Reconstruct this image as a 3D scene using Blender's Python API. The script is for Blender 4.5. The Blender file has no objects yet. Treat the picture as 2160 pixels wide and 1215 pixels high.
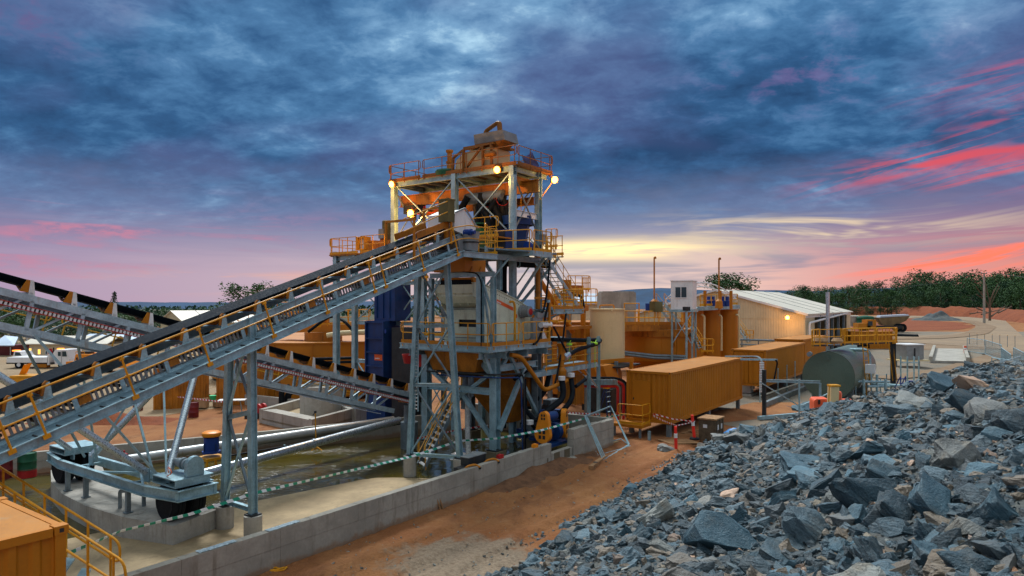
import bpy, bmesh, math, random
from math import sin, cos, pi, radians, sqrt, atan2
from mathutils import Vector, Matrix, noise
from mathutils.geometry import tessellate_polygon

random.seed(11)
SC = bpy.context.scene
COL = SC.collection
rnd = random.uniform

# ------------------------------------------------------------------ camera frame
CAMZ, HOR, FPX, CX = 6.7, 640.0, 1440.0, 1080.0
O2 = Vector((-1.6, 23.1)); U2 = Vector((0.58, 0.8146)); V2 = Vector((-0.8146, 0.58))
GRID = atan2(U2.y, U2.x)
def W(u, v, z=0.0):
    return Vector((O2.x + U2.x * u + V2.x * v, O2.y + U2.y * u + V2.y * v, z))
def P(px, py, Y):
    return Vector(((px - CX) / FPX * Y, Y, CAMZ - (py - HOR) / FPX * Y))
def G(px, py, z=0.0):
    Y = (CAMZ - z) * FPX / (py - HOR)
    return Vector(((px - CX) / FPX * Y, Y, z))
def su(px, v):            # u of the picture column px on the vertical plane v
    r = (px - CX) / FPX; a = O2 + V2 * v
    return (r * a.y - a.x) / (U2.x - r * U2.y)
def sv(px, u):
    r = (px - CX) / FPX; a = O2 + U2 * u
    return (r * a.y - a.x) / (V2.x - r * V2.y)
def uvof(p):
    d = Vector((p[0], p[1])) - O2
    return d.dot(U2), d.dot(V2)

# ------------------------------------------------------------------ mesh builder
UP = Vector((0, 0, 1))
class MB:
    def __init__(s): s.v = []; s.f = []
    def add(s, vs, fs):
        n = len(s.v); s.v.extend([Vector(x) for x in vs]); s.f.extend([tuple(i + n for i in f) for f in fs]); return s
    def obox(s, c, a, b, d):          # centre and three half axes
        c, a, b, d = Vector(c), Vector(a), Vector(b), Vector(d)
        vs = [c + a * i + b * j + d * k for k in (-1, 1) for j in (-1, 1) for i in (-1, 1)]
        fs = [(0, 2, 3, 1), (4, 5, 7, 6), (0, 1, 5, 4), (2, 6, 7, 3), (0, 4, 6, 2), (1, 3, 7, 5)]
        return s.add(vs, fs)
    def box(s, x0, y0, z0, x1, y1, z1):
        return s.obox(((x0 + x1) / 2, (y0 + y1) / 2, (z0 + z1) / 2), ((x1 - x0) / 2, 0, 0), (0, (y1 - y0) / 2, 0), (0, 0, (z1 - z0) / 2))
    def gbox(s, u0, v0, z0, u1, v1, z1):   # box on the plant grid
        c = W((u0 + u1) / 2, (v0 + v1) / 2, (z0 + z1) / 2)
        return s.obox(c, Vector((U2.x, U2.y, 0)) * (u1 - u0) / 2, Vector((V2.x, V2.y, 0)) * (v1 - v0) / 2, (0, 0, (z1 - z0) / 2))
    def frame(s, p, q, up):
        d = (q - p).normalized(); up = Vector(up)
        if abs(d.dot(up.normalized())) > 0.97: up = Vector((U2.x, U2.y, 0))
        a = d.cross(up).normalized(); b = a.cross(d).normalized()
        return d, a, b
    def beam(s, p, q, w, h, up=UP):
        p, q = Vector(p), Vector(q); d, a, b = s.frame(p, q, up)
        return s.obox((p + q) / 2, (q - p) / 2, a * w / 2, b * h / 2)
    def prof(s, p, q, pts, up=UP):    # extrude a 2D outline (side, up) from p to q
        p, q = Vector(p), Vector(q); d, a, b = s.frame(p, q, up); n = len(pts)
        vs = [p + a * x + b * y for x, y in pts] + [q + a * x + b * y for x, y in pts]
        fs = [(i, (i + 1) % n, n + (i + 1) % n, n + i) for i in range(n)] + [tuple(range(n))[::-1], tuple(range(n, 2 * n))]
        return s.add(vs, fs)
    def ibeam(s, p, q, w, h, t=None, up=UP):
        t = t or max(0.012, w * 0.1); x, y = w / 2, h / 2; k = t * 0.5
        return s.prof(p, q, [(-x, -y), (x, -y), (x, -y + t), (k, -y + t), (k, y - t), (x, y - t), (x, y), (-x, y), (-x, y - t), (-k, y - t), (-k, -y + t), (-x, -y + t)], up)
    def chan(s, p, q, w, h, t=0.02, up=UP, flip=1):
        x, y = w / 2, h / 2
        return s.prof(p, q, [(flip * a, b) for a, b in [(-x, -y), (x, -y), (x, -y + t), (-x + t, -y + t), (-x + t, y - t), (x, y - t), (x, y), (-x, y)]], up)
    def tube(s, p, q, r, n=10, r2=None):
        p, q = Vector(p), Vector(q); d, a, b = s.frame(p, q, UP); r2 = r if r2 is None else r2
        vs = [p + (a * cos(2 * pi * i / n) + b * sin(2 * pi * i / n)) * r for i in range(n)] + [q + (a * cos(2 * pi * i / n) + b * sin(2 * pi * i / n)) * r2 for i in range(n)]
        fs = [(i, (i + 1) % n, n + (i + 1) % n, n + i) for i in range(n)] + [tuple(range(n))[::-1], tuple(range(n, 2 * n))]
        return s.add(vs, fs)
    def path(s, pts, r, n=6, closed=False):
        pts = [Vector(x) for x in pts]; m = len(pts); vs = []; fs = []; prev = None
        for i, p in enumerate(pts):
            if closed: t = (pts[(i + 1) % m] - pts[i - 1])
            else: t = pts[min(i + 1, m - 1)] - pts[max(i - 1, 0)]
            t.normalize()
            if prev is None:
                a = t.cross(UP)
                if a.length < 0.1: a = t.cross(Vector((0.3, 1, 0)))
            else: a = prev - t * prev.dot(t)
            a.normalize(); prev = a; b = t.cross(a)
            vs += [p + (a * cos(2 * pi * k / n) + b * sin(2 * pi * k / n)) * r for k in range(n)]
        for i in range(m if closed else m - 1):
            j = (i + 1) % m
            for k in range(n): fs.append((i * n + k, i * n + (k + 1) % n, j * n + (k + 1) % n, j * n + k))
        if not closed: fs += [tuple(range(n))[::-1], tuple(range((m - 1) * n, m * n))]
        return s.add(vs, fs)
    def lathe(s, c, axis, prof, n=24, capped=True):   # prof: (distance along the axis, radius)
        c = Vector(c); axis = Vector(axis).normalized(); d, a, b = s.frame(Vector((0, 0, 0)), axis, UP)
        vs = [c + axis * h + (a * cos(2 * pi * k / n) + b * sin(2 * pi * k / n)) * r for h, r in prof for k in range(n)]; fs = []
        for i in range(len(prof) - 1):
            for k in range(n): fs.append((i * n + k, i * n + (k + 1) % n, (i + 1) * n + (k + 1) % n, (i + 1) * n + k))
        if capped: fs += [tuple(range(n))[::-1], tuple(range((len(prof) - 1) * n, len(prof) * n))]
        return s.add(vs, fs)
    def prism(s, poly, ext):
        poly = [Vector(x) for x in poly]; ext = Vector(ext); n = len(poly)
        return s.add(poly + [p + ext for p in poly], [tuple(range(n)), tuple(range(n, 2 * n))[::-1]] + [(i, n + i, n + (i + 1) % n, (i + 1) % n) for i in range(n)])
    def sheet(s, a, b, nx, ny, fn):      # grid over [0,1]^2
        vs = [fn(i / nx, j / ny) for j in range(ny + 1) for i in range(nx + 1)]
        return s.add(vs, [(j * (nx + 1) + i, j * (nx + 1) + i + 1, (j + 1) * (nx + 1) + i + 1, (j + 1) * (nx + 1) + i) for j in range(ny) for i in range(nx)])

def fillet(pts, r, seg=4, closed=False):
    pts = [Vector(x) for x in pts]; out = []; m = len(pts)
    for i, p in enumerate(pts):
        if not closed and i in (0, m - 1): out.append(p); continue
        a = pts[i - 1] - p; b = pts[(i + 1) % m] - p
        k = min(r, a.length * 0.49, b.length * 0.49); a = p + a.normalized() * k; b = p + b.normalized() * k
        for j in range(seg + 1):
            t = j / seg; out.append(a * (1 - t) ** 2 + p * 2 * t * (1 - t) + b * t * t)
    return out

# ------------------------------------------------------------------ objects
ORG = {}
def tag(o, label=None, cat=None, group=None, kind=None):
    if label: o['label'] = label
    if cat: o['category'] = cat
    if group: o['group'] = group
    if kind: o['kind'] = kind
    return o
def build(name, mb, m, parent=None, smooth=False, fix=True, origin=None):
    me = bpy.data.meshes.new(name)
    if origin is None:
        lo = Vector([min(v[i] for v in mb.v) for i in range(3)]); hi = Vector([max(v[i] for v in mb.v) for i in range(3)])
        origin = Vector(((lo.x + hi.x) / 2, (lo.y + hi.y) / 2, lo.z))
    me.from_pydata([v - origin for v in mb.v], [], mb.f)
    if fix:
        bm = bmesh.new(); bm.from_mesh(me); bmesh.ops.recalc_face_normals(bm, faces=bm.faces); bm.to_mesh(me); bm.free()
    if smooth:
        me.polygons.foreach_set('use_smooth', [True] * len(me.polygons)); me.set_sharp_from_angle(angle=radians(38))
    me.materials.append(m)
    o = bpy.data.objects.new(name, me); COL.objects.link(o); ORG[o.name] = origin
    if parent is not None:
        o.parent = parent; o.location = origin - ORG[parent.name]
    else: o.location = origin
    return o
def thing(name, loc, label, cat, group=None):
    o = bpy.data.objects.new(name, None); COL.objects.link(o); o.location = loc; o.empty_display_size = 0.3
    ORG[o.name] = Vector(loc); return tag(o, label, cat, group)
def dup(root, loc, rz=0.0, label=None, scale=None, parent=None):
    c = root.copy(); COL.objects.link(c)
    if parent is None:
        if loc is not None: c.location = loc; c.rotation_euler = (0, 0, rz)
        if scale: c.scale = scale if hasattr(scale, '__len__') else (scale,) * 3
        if label: c['label'] = label
    else: c.parent = parent
    for ch in list(root.children): dup(ch, None, parent=c)
    return c
def place(root, loc, rz=0.0):
    root.location = loc; root.rotation_euler = (0, 0, rz); return root

# ------------------------------------------------------------------ materials
class NT:
    def __init__(s, tree): s.t = tree; s.n = tree.nodes; s.l = tree.links
    def new(s, typ, **kw):
        n = s.n.new(typ)
        for k, v in kw.items(): setattr(n, k, v)
        return n
    def put(s, sock, v):
        if isinstance(v, bpy.types.NodeSocket): s.l.new(v, sock)
        elif v is not None:
            if hasattr(v, '__len__') and sock.type == 'RGBA' and len(v) == 3: v = (*v, 1)
            sock.default_value = v
    def math(s, op, a, b=None, c=None, clamp=False):
        n = s.new('ShaderNodeMath', operation=op, use_clamp=clamp); s.put(n.inputs[0], a)
        if b is not None: s.put(n.inputs[1], b)
        if c is not None: s.put(n.inputs[2], c)
        return n.outputs[0]
    def mix(s, f, a, b, mode='MIX'):
        n = s.new('ShaderNodeMix', data_type='RGBA', blend_type=mode); s.put(n.inputs[0], f); s.put(n.inputs[6], a); s.put(n.inputs[7], b); return n.outputs[2]
    def noise(s, vec, scale, detail=4, rough=0.55, dist=0.0, ):
        n = s.new('ShaderNodeTexNoise'); s.put(n.inputs['Vector'], vec); n.inputs['Scale'].default_value = scale; n.inputs['Detail'].default_value = detail
        n.inputs['Roughness'].default_value = rough; n.inputs['Distortion'].default_value = dist; return n.outputs['Fac']
    def ramp(s, f, stops):
        n = s.new('ShaderNodeValToRGB'); e = n.color_ramp.elements
        while len(e) < len(stops): e.new(0.5)
        for x, (p, c) in zip(e, stops): x.position = p; x.color = (*c, 1) if len(c) == 3 else c
        s.put(n.inputs[0], f); return n.outputs[0]
    def rng(s, v, a, b, c=0.0, d=1.0, smooth=True):
        n = s.new('ShaderNodeMapRange', interpolation_type='SMOOTHSTEP' if smooth else 'LINEAR'); s.put(n.inputs[0], v)
        for i, x in enumerate((a, b, c, d)): n.inputs[i + 1].default_value = x
        return n.outputs[0]
    def comb(s, x, y, z):
        n = s.new('ShaderNodeCombineXYZ'); s.put(n.inputs[0], x); s.put(n.inputs[1], y); s.put(n.inputs[2], z); return n.outputs[0]
    def sep(s, v):
        n = s.new('ShaderNodeSeparateXYZ'); s.put(n.inputs[0], v); return n.outputs
    def mapping(s, vec, scale=(1, 1, 1), rot=(0, 0, 0)):
        n = s.new('ShaderNodeMapping'); s.put(n.inputs[0], vec); n.inputs['Scale'].default_value = scale; n.inputs['Rotation'].default_value = rot; return n.outputs[0]
MATS = {}
def base_mat(name):
    m = bpy.data.materials.new(name); m.use_nodes = True; nt = NT(m.node_tree); b = m.node_tree.nodes['Principled BSDF']; MATS[name] = m; b.inputs['Specular IOR Level'].default_value = 0.3
    return m, nt, b
def coords(nt, world=False):
    if world: return nt.new('ShaderNodeNewGeometry').outputs['Position']
    return nt.new('ShaderNodeTexCoord').outputs['Object']
def bump(nt, b, h, strength, dist=0.02):
    n = nt.new('ShaderNodeBump'); n.inputs['Strength'].default_value = strength; n.inputs['Distance'].default_value = dist
    nt.put(n.inputs['Height'], h); nt.l.new(n.outputs[0], b.inputs['Normal'])
def paint(name, col, rough=0.5, metal=0.0, var=0.25, scale=1.6, dirt=None, dirt_amt=0.35, bmp=0.1, fine=22, streak=True):
    m, nt, b = base_mat(name); g = coords(nt, True)
    n1 = nt.noise(g, scale, 3); n2 = nt.noise(g, fine, 3, 0.6)
    k = nt.math('ADD', nt.math('MULTIPLY', n1, 0.6), nt.math('MULTIPLY', n2, 0.4))
    c = nt.mix(nt.rng(k, 0.35, 0.65), [x * (1 - var) for x in col], [min(1, x * (1 + var * 0.6)) for x in col])
    if dirt:
        vec = nt.mapping(g, (3.0, 3.0, 0.35)) if streak else g
        d = nt.noise(vec, 1.7, 4, 0.7)
        c = nt.mix(nt.rng(d, 0.62 - dirt_amt * 0.25, 0.80, 0, 0.75), c, dirt)
    nt.put(b.inputs['Base Color'], c); b.inputs['Metallic'].default_value = metal
    nt.put(b.inputs['Roughness'], nt.rng(n2, 0.2, 0.8, max(0.05, rough - 0.12), min(1, rough + 0.15)))
    if bmp: bump(nt, b, n2, bmp, 0.01)
    return m
def simple(name, col, rough=0.6, metal=0.0): return paint(name, col, rough, metal, var=0.15)
def emit(name, col, st):
    m, nt, b = base_mat(name); b.inputs['Base Color'].default_value = (*col, 1); b.inputs['Emission Color'].default_value = (*col, 1); b.inputs['Emission Strength'].default_value = st; return m

BROWN = paint('backlit_brown_paint', (0.24, 0.092, 0.012), 0.5, 0, 0.25, 1.2, dirt=(0.08, 0.04, 0.015), dirt_amt=0.4)  # ochre darkened to brown: the backlit shade is put into the colour
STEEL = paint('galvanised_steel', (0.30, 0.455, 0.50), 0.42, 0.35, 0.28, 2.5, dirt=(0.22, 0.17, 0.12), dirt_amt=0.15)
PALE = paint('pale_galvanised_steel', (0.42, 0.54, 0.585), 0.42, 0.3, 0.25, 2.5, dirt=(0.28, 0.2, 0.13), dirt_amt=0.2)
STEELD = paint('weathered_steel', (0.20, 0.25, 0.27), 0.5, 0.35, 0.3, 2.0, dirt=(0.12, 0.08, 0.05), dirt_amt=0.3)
BRIGHT = paint('bright_galvanised_tube', (0.50, 0.58, 0.62), 0.30, 0.7, 0.15, 3.0, bmp=0)
YEL = paint('safety_yellow_rail_paint', (0.66, 0.29, 0.010), 0.42, 0, 0.2, 2.0, dirt=(0.2, 0.09, 0.02), dirt_amt=0.2)
OCH = paint('ochre_paint', (0.46, 0.160, 0.006), 0.5, 0, 0.10, 0.8, dirt=(0.30, 0.12, 0.015), dirt_amt=0.0)
OCHD = paint('ochre_wet_paint', (0.42, 0.15, 0.012), 0.45, 0, 0.35, 0.9, dirt=(0.05, 0.025, 0.01), dirt_amt=0.6)
ROOFO = paint('ochre_roof_paint', (0.43, 0.165, 0.017), 0.55, 0, 0.18, 0.8, dirt=(0.35, 0.22, 0.10), dirt_amt=0.4, streak=False)
ORANGE = paint('orange_guard_paint', (0.80, 0.26, 0.012), 0.4, 0, 0.12, 2.0)
CREAM = paint('cream_cladding', (0.60, 0.50, 0.31), 0.6, 0, 0.12, 0.6, dirt=(0.36, 0.26, 0.15), dirt_amt=0.2)
CREAMT = paint('cream_tank_paint', (0.70, 0.56, 0.30), 0.5, 0, 0.1, 0.6, dirt=(0.45, 0.3, 0.14), dirt_amt=0.15)
SCRN = paint('pale_green_cream_paint', (0.62, 0.66, 0.50), 0.45, 0, 0.15, 1.4, dirt=(0.28, 0.26, 0.17), dirt_amt=0.3)
WHITE = paint('white_paint', (0.75, 0.75, 0.73), 0.45, 0, 0.12, 1.0, dirt=(0.4, 0.34, 0.26), dirt_amt=0.2)
ROOFC = paint('pale_roof_sheet', (0.62, 0.57, 0.46), 0.5, 0.1, 0.12, 0.4)
ROOFB = paint('zinc_roof_sheet', (0.50, 0.58, 0.66), 0.4, 0.3, 0.12, 0.4)
BLUE = paint('deep_blue_paint', (0.008, 0.040, 0.15), 0.45, 0, 0.3, 1.2, dirt=(0.02, 0.03, 0.05), dirt_amt=0.4)
BLUEB = paint('bright_blue_paint', (0.008, 0.045, 0.24), 0.4, 0, 0.2, 1.2)
GREEN = paint('green_paint', (0.008, 0.085, 0.038), 0.5, 0, 0.3, 1.5)
GREENB = paint('bright_green_plastic', (0.03, 0.55, 0.20), 0.5, 0, 0.15, 1.5)
TANKG = paint('grey_green_tank_paint', (0.10, 0.155, 0.125), 0.35, 0.15, 0.15, 0.6, dirt=(0.12, 0.13, 0.10), dirt_amt=0.2)
RUB = paint('black_rubber', (0.009, 0.012, 0.015), 0.6, 0, 0.3, 2.5)
BELT = paint('conveyor_belt_rubber', (0.006, 0.013, 0.022), 0.72, 0, 0.3, 2.5)
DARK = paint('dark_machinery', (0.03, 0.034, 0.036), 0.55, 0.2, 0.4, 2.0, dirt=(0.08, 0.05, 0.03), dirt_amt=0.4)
REDC = paint('red_paint', (0.45, 0.02, 0.02), 0.45, 0, 0.25, 1.5)
MAROON = paint('maroon_drum_paint', (0.14, 0.015, 0.018), 0.45, 0, 0.3, 1.5)
REDO = paint('orange_red_stripe', (0.72, 0.11, 0.02), 0.45, 0, 0.12, 1.5)
CORAL = paint('coral_machine_paint', (0.82, 0.14, 0.06), 0.4, 0, 0.12, 1.5)
LIME = paint('lime_tape', (0.45, 0.85, 0.05), 0.6, 0, 0.1, 4)
TIMBER = paint('rough_timber', (0.33, 0.18, 0.08), 0.8, 0, 0.35, 5)
CRATE = paint('dark_crate_timber', (0.12, 0.085, 0.05), 0.8, 0, 0.35, 4)
CARD = paint('brown_cardboard', (0.40, 0.25, 0.13), 0.85, 0, 0.2, 3)
TARP = paint('blue_tarp', (0.02, 0.22, 0.55), 0.45, 0, 0.3, 3)
GLASS = paint('dark_window_glass', (0.03, 0.06, 0.07), 0.08, 0, 0.2, 1)
GRATE = paint('walkway_grating', (0.15, 0.24, 0.29), 0.5, 0.3, 0.25, 6)
OLIVE = paint('olive_bin_paint', (0.12, 0.10, 0.03), 0.5, 0, 0.25, 2)
GREYB = paint('grey_box_paint', (0.24, 0.26, 0.26), 0.45, 0.1, 0.2, 2)
for _m in (RUB, BELT): _m.node_tree.nodes['Principled BSDF'].inputs['Specular IOR Level'].default_value = 0.10
LAMPM = emit('lamp_glow', (1.0, 0.42, 0.045), 14.0)
WINM = emit('lit_window', (1.0, 0.50, 0.08), 1.5)
BEACON = emit('orange_beacon', (1.0, 0.25, 0.03), 2.2)

def concrete(name, col, mud=False, stain=0.45):
    m, nt, b = base_mat(name); g = coords(nt, True)
    n1 = nt.noise(g, 0.8, 6, 0.65); n2 = nt.noise(g, 14, 5, 0.6); n3 = nt.noise(nt.mapping(g, (2.2, 2.2, 0.25)), 1.5, 5, 0.7)
    c = nt.mix(nt.rng(n1, 0.3, 0.7), [x * 0.72 for x in col], [x * 1.12 for x in col])
    c = nt.mix(nt.rng(n2, 0.35, 0.75, 0, 0.35), c, [x * 0.6 for x in col])
    c = nt.mix(nt.rng(n3, 0.52, 0.74, 0, stain), c, (0.13, 0.10, 0.065))
    if mud: z = nt.sep(g)[2]; c = nt.mix(nt.rng(nt.math('SUBTRACT', z, nt.math('MULTIPLY', nt.noise(g, 3.2, 5, 0.7), 0.55)), -0.18, 0.0, 0.7, 0), c, (0.24, 0.125, 0.055))
    nt.put(b.inputs['Base Color'], c); b.inputs['Roughness'].default_value = 0.85; bump(nt, b, n2, 0.25, 0.015); return m
CONC = concrete('bund_concrete', (0.38, 0.355, 0.295), True, 0.6)
CONCP = concrete('plinth_concrete', (0.40, 0.375, 0.32), stain=0.65)
CONCF = concrete('sandy_slab_concrete', (0.40, 0.295, 0.165), stain=0.4)
CONCD = concrete('wet_stained_concrete', (0.16, 0.13, 0.08), stain=0.8)

def ground_mat(name, cols, sc=0.12, far=False):
    m, nt, b = base_mat(name); g = coords(nt, True)
    n1 = nt.noise(g, sc, 6, 0.6, 0.4); n2 = nt.noise(g, 1.3, 6, 0.65); n3 = nt.noise(g, 11, 5, 0.65); n4 = nt.noise(nt.mapping(g, (1, 0.35, 1), (0, 0, GRID - pi / 2)), 0.9, 5, 0.6)
    c = nt.mix(nt.rng(n1, 0.36, 0.64), cols[0], cols[1])
    c = nt.mix(nt.rng(n4, 0.48, 0.72, 0, 0.65), c, cols[2])
    c = nt.mix(nt.rng(n2, 0.52, 0.75, 0, 0.55), c, cols[3])
    c = nt.mix(nt.rng(n3, 0.45, 0.8, 0, 0.45), c, [x * 0.45 for x in cols[0]])
    nt.put(b.inputs['Base Color'], c); b.inputs['Roughness'].default_value = 0.95
    h = nt.math('ADD', nt.math('MULTIPLY', n2, 0.6), nt.math('MULTIPLY', n3, 0.4)); bump(nt, b, h, 1.0, 0.16); return m
def pale_patch(m, cx, cy, r, col):
    nt = NT(m.node_tree); b = m.node_tree.nodes['Principled BSDF']; g = coords(nt, True); x, y, z = nt.sep(g); old = b.inputs['Base Color'].links[0].from_socket
    d = nt.math('SQRT', nt.math('ADD', nt.math('POWER', nt.math('SUBTRACT', x, cx), 2.0), nt.math('POWER', nt.math('MULTIPLY', nt.math('SUBTRACT', y, cy), 1.0), 2.0)))
    e = nt.math('ADD', d, nt.math('MULTIPLY', nt.math('SUBTRACT', nt.noise(g, 1.6, 5, 0.7), 0.5), r * 1.6)); nt.put(b.inputs['Base Color'], nt.mix(nt.rng(e, r * 0.7, r * 1.2, 0.75, 0), old, nt.mix(nt.rng(nt.noise(g, 9, 4, 0.7), 0.35, 0.7), col, [c * 0.55 for c in col])))
DIRT = ground_mat('brown_dirt', [(0.26, 0.095, 0.030), (0.34, 0.152, 0.054), (0.13, 0.046, 0.017), (0.37, 0.20, 0.09)])
pale_patch(DIRT, -1.2, 17.6, 1.9, (0.31, 0.265, 0.19))
YARD = ground_mat('sandy_yard', [(0.286, 0.197, 0.109), (0.326, 0.238, 0.143), (0.245, 0.150, 0.075), (0.272, 0.211, 0.143)])
GRAV = ground_mat('pale_gravel', [(0.224, 0.180, 0.128), (0.176, 0.160, 0.128), (0.248, 0.168, 0.100), (0.280, 0.240, 0.184)])
TRACK = ground_mat('haul_track', [(0.308, 0.217, 0.133), (0.252, 0.182, 0.119), (0.210, 0.161, 0.112), (0.350, 0.266, 0.182)])
REDE = ground_mat('red_earth', [(0.20, 0.050, 0.016), (0.25, 0.068, 0.022), (0.13, 0.034, 0.014), (0.25, 0.095, 0.042)])
BUSHG = ground_mat('scrub_ground', [(0.05, 0.06, 0.03), (0.08, 0.07, 0.04), (0.04, 0.05, 0.03), (0.09, 0.07, 0.04)])

def rock_mat(name, a, b_, dust, amt=0.45, island=False):
    m, nt, b = base_mat(name); g = coords(nt); oi = nt.new('ShaderNodeObjectInfo'); gw = coords(nt, True)
    lay = nt.noise(nt.mapping(g, (1.5, 1.5, 9)), 2.2, 6, 0.65); n1 = nt.noise(gw, 2.3, 6, 0.65); n2 = nt.noise(gw, 24, 5, 0.65)
    c = nt.mix(nt.rng(lay, 0.3, 0.7), a, b_)
    rd = nt.new('ShaderNodeNewGeometry').outputs['Random Per Island'] if island else oi.outputs['Random']
    c = nt.mix(nt.rng(nt.math('FRACT', nt.math('MULTIPLY', rd, 7.7)), 0.45, 0.9, 0, 0.55), c, [sum(b_) / 3.2] * 2 + [sum(b_) / 3.4])
    c = nt.mix(nt.rng(rd, 0.0, 0.55, 0.8, 0.0), c, [x * 0.38 for x in a]); c = nt.mix(nt.rng(rd, 0.6, 1.0, 0, 0.7), c, [x * 1.55 for x in b_])
    if island: c = nt.mix(nt.rng(nt.math('FRACT', nt.math('MULTIPLY', rd, 17.3)), 0.72, 0.9, 0, 0.8), c, dust)
    c = nt.mix(nt.rng(n1, 0.48, 0.72, 0, amt), c, dust)
    c = nt.mix(nt.rng(n2, 0.5, 0.8, 0, 0.4), c, [x * 1.9 for x in b_])
    nt.put(b.inputs['Base Color'], c); b.inputs['Roughness'].default_value = 0.55; b.inputs['Specular IOR Level'].default_value = 0.45
    h = nt.math('ADD', nt.math('MULTIPLY', lay, 0.65), nt.math('MULTIPLY', n2, 0.35)); bump(nt, b, h, 1.0, 0.12); return m
ROCK = rock_mat('blue_grey_slate', (0.028, 0.076, 0.102), (0.074, 0.148, 0.185), (0.24, 0.20, 0.14), 0.25)
ROCKB = rock_mat('dusty_grey_rock', (0.15, 0.165, 0.155), (0.23, 0.24, 0.215), (0.30, 0.24, 0.16), 0.6)
ROCKT = rock_mat('tan_ore_stone', (0.42, 0.25, 0.15), (0.50, 0.34, 0.24), (0.40, 0.20, 0.09), 0.5)
RUBB = rock_mat('slate_rubble', (0.032, 0.070, 0.090), (0.086, 0.142, 0.170), (0.27, 0.20, 0.13), 0.2, True)
RUBD = rock_mat('dusty_rubble', (0.15, 0.165, 0.155), (0.23, 0.24, 0.215), (0.30, 0.24, 0.16), 0.5, True)
RUBT = rock_mat('tan_rubble', (0.42, 0.25, 0.15), (0.50, 0.34, 0.24), (0.45, 0.2, 0.08), 0.4, True)
HEAP = ground_mat('fine_slate_spoil', [(0.07, 0.085, 0.09), (0.11, 0.115, 0.105), (0.045, 0.06, 0.07), (0.19, 0.14, 0.09)], 0.4)

def leaf_mat(name, a, b_):
    m, nt, b = base_mat(name); g = coords(nt, True); oi = nt.new('ShaderNodeObjectInfo')
    c = nt.mix(nt.rng(nt.noise(g, 0.6, 4), 0.35, 0.65), a, b_); c = nt.mix(nt.math('MULTIPLY', oi.outputs['Random'], 0.5), c, [a[0] * 0.6, a[1] * 0.75, a[2] * 0.9])
    nt.put(b.inputs['Base Color'], c); b.inputs['Roughness'].default_value = 0.8
    return m
LEAF = leaf_mat('eucalypt_leaves', (0.020, 0.070, 0.020), (0.070, 0.140, 0.030))
LEAFD = leaf_mat('dark_pine_needles', (0.010, 0.048, 0.020), (0.030, 0.085, 0.028))
BARK = paint('grey_bark', (0.16, 0.11, 0.075), 0.9, 0, 0.35, 4)
HILLM = paint('haze_blue_ridge', (0.007, 0.045, 0.105), 0.95, 0, 0.35, 0.01, bmp=0)  # blue haze of distance painted into the ridge colour

def water_mat():
    m, nt, b = base_mat('muddy_pond_water'); g = coords(nt, True)
    b.inputs['Roughness'].default_value = 0.03; b.inputs['IOR'].default_value = 1.5; b.inputs['Specular IOR Level'].default_value = 0.5
    c = nt.mix(nt.rng(nt.noise(g, 0.35, 4), 0.35, 0.65), (0.090, 0.066, 0.010), (0.056, 0.048, 0.012)); nt.put(b.inputs['Base Color'], c)
    w = nt.noise(nt.mapping(g, (1.0, 2.6, 1), (0, 0, -0.1)), 2.1, 3, 0.55, 0.6); w2 = nt.noise(nt.mapping(g, (1, 2.2, 1)), 7, 2, 0.5)
    bump(nt, b, nt.math('MULTIPLY', nt.math('ADD', w, nt.math('MULTIPLY', w2, 0.3)), nt.rng(nt.noise(g, 0.28, 3), 0.40, 0.62, 0.06, 1.0)), 0.55, 0.10); return m
WATER = water_mat()

def tape_mat(name, a, b_, per):
    m, nt, b = base_mat(name); uvn = nt.new('ShaderNodeAttribute', attribute_name='along')
    s = nt.math('FRACT', nt.math('MULTIPLY', uvn.outputs['Fac'], 1 / per)); f = nt.math('GREATER_THAN', s, 0.5)
    nt.put(b.inputs['Base Color'], nt.mix(f, a, b_)); b.inputs['Roughness'].default_value = 0.4; return m
TAPEG = tape_mat('green_white_tape', (0.01, 0.28, 0.17), (0.75, 0.77, 0.78), 0.34)
TAPER = tape_mat('red_white_tape', (0.50, 0.02, 0.025), (0.75, 0.72, 0.70), 0.26)
# ------------------------------------------------------------------ shared part builders
def handrail(root, pts, h=0.95, mid=0.5, gap=1.25, r=0.021, m=None, kick=0.13, ends=True, lean=None, posts=None, km=None, drop=0.12):
    m = m or YEL; pts = [Vector(p) for p in pts]; up = lean or UP
    top = [p + up * h for p in pts]; low = [p + up * mid for p in pts]
    mb = MB()
    if ends: mb.path(fillet(top + low[::-1], 0.14, 4, True), r, 6, True)
    else:
        mb.path(fillet(top, 0.1, 3), r, 6); mb.path(fillet(low, 0.1, 3), r * 0.9, 6)
    o = build('handrail', mb, m, root, True)
    if kick:
        k = MB()
        for a, b in zip(pts, pts[1:]): k.beam(a + up * kick * 0.55, b + up * kick * 0.55, 0.012, kick, up)
        build('kick_plate', k, km or m, root)
    if posts is None:
        posts = []
        for i, (a, b) in enumerate(zip(pts, pts[1:])):
            L = (b - a).length; n = max(1, round(L / gap)); e = 0.12 / max(L, 0.3)
            for j in range(n + 1):
                if j == 0 and i > 0: continue
                t = e + (1 - 2 * e) * j / n; posts.append(a.lerp(b, t))
    for p in posts:
        q = MB().tube(p - up * drop, p + up * h, r * 1.05, 6); q.obox(p - up * drop * 0.5, (0.035, 0, 0), (0, 0.035, 0), up * drop * 0.5)
        build('post', q, m, o)
    return o
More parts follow.
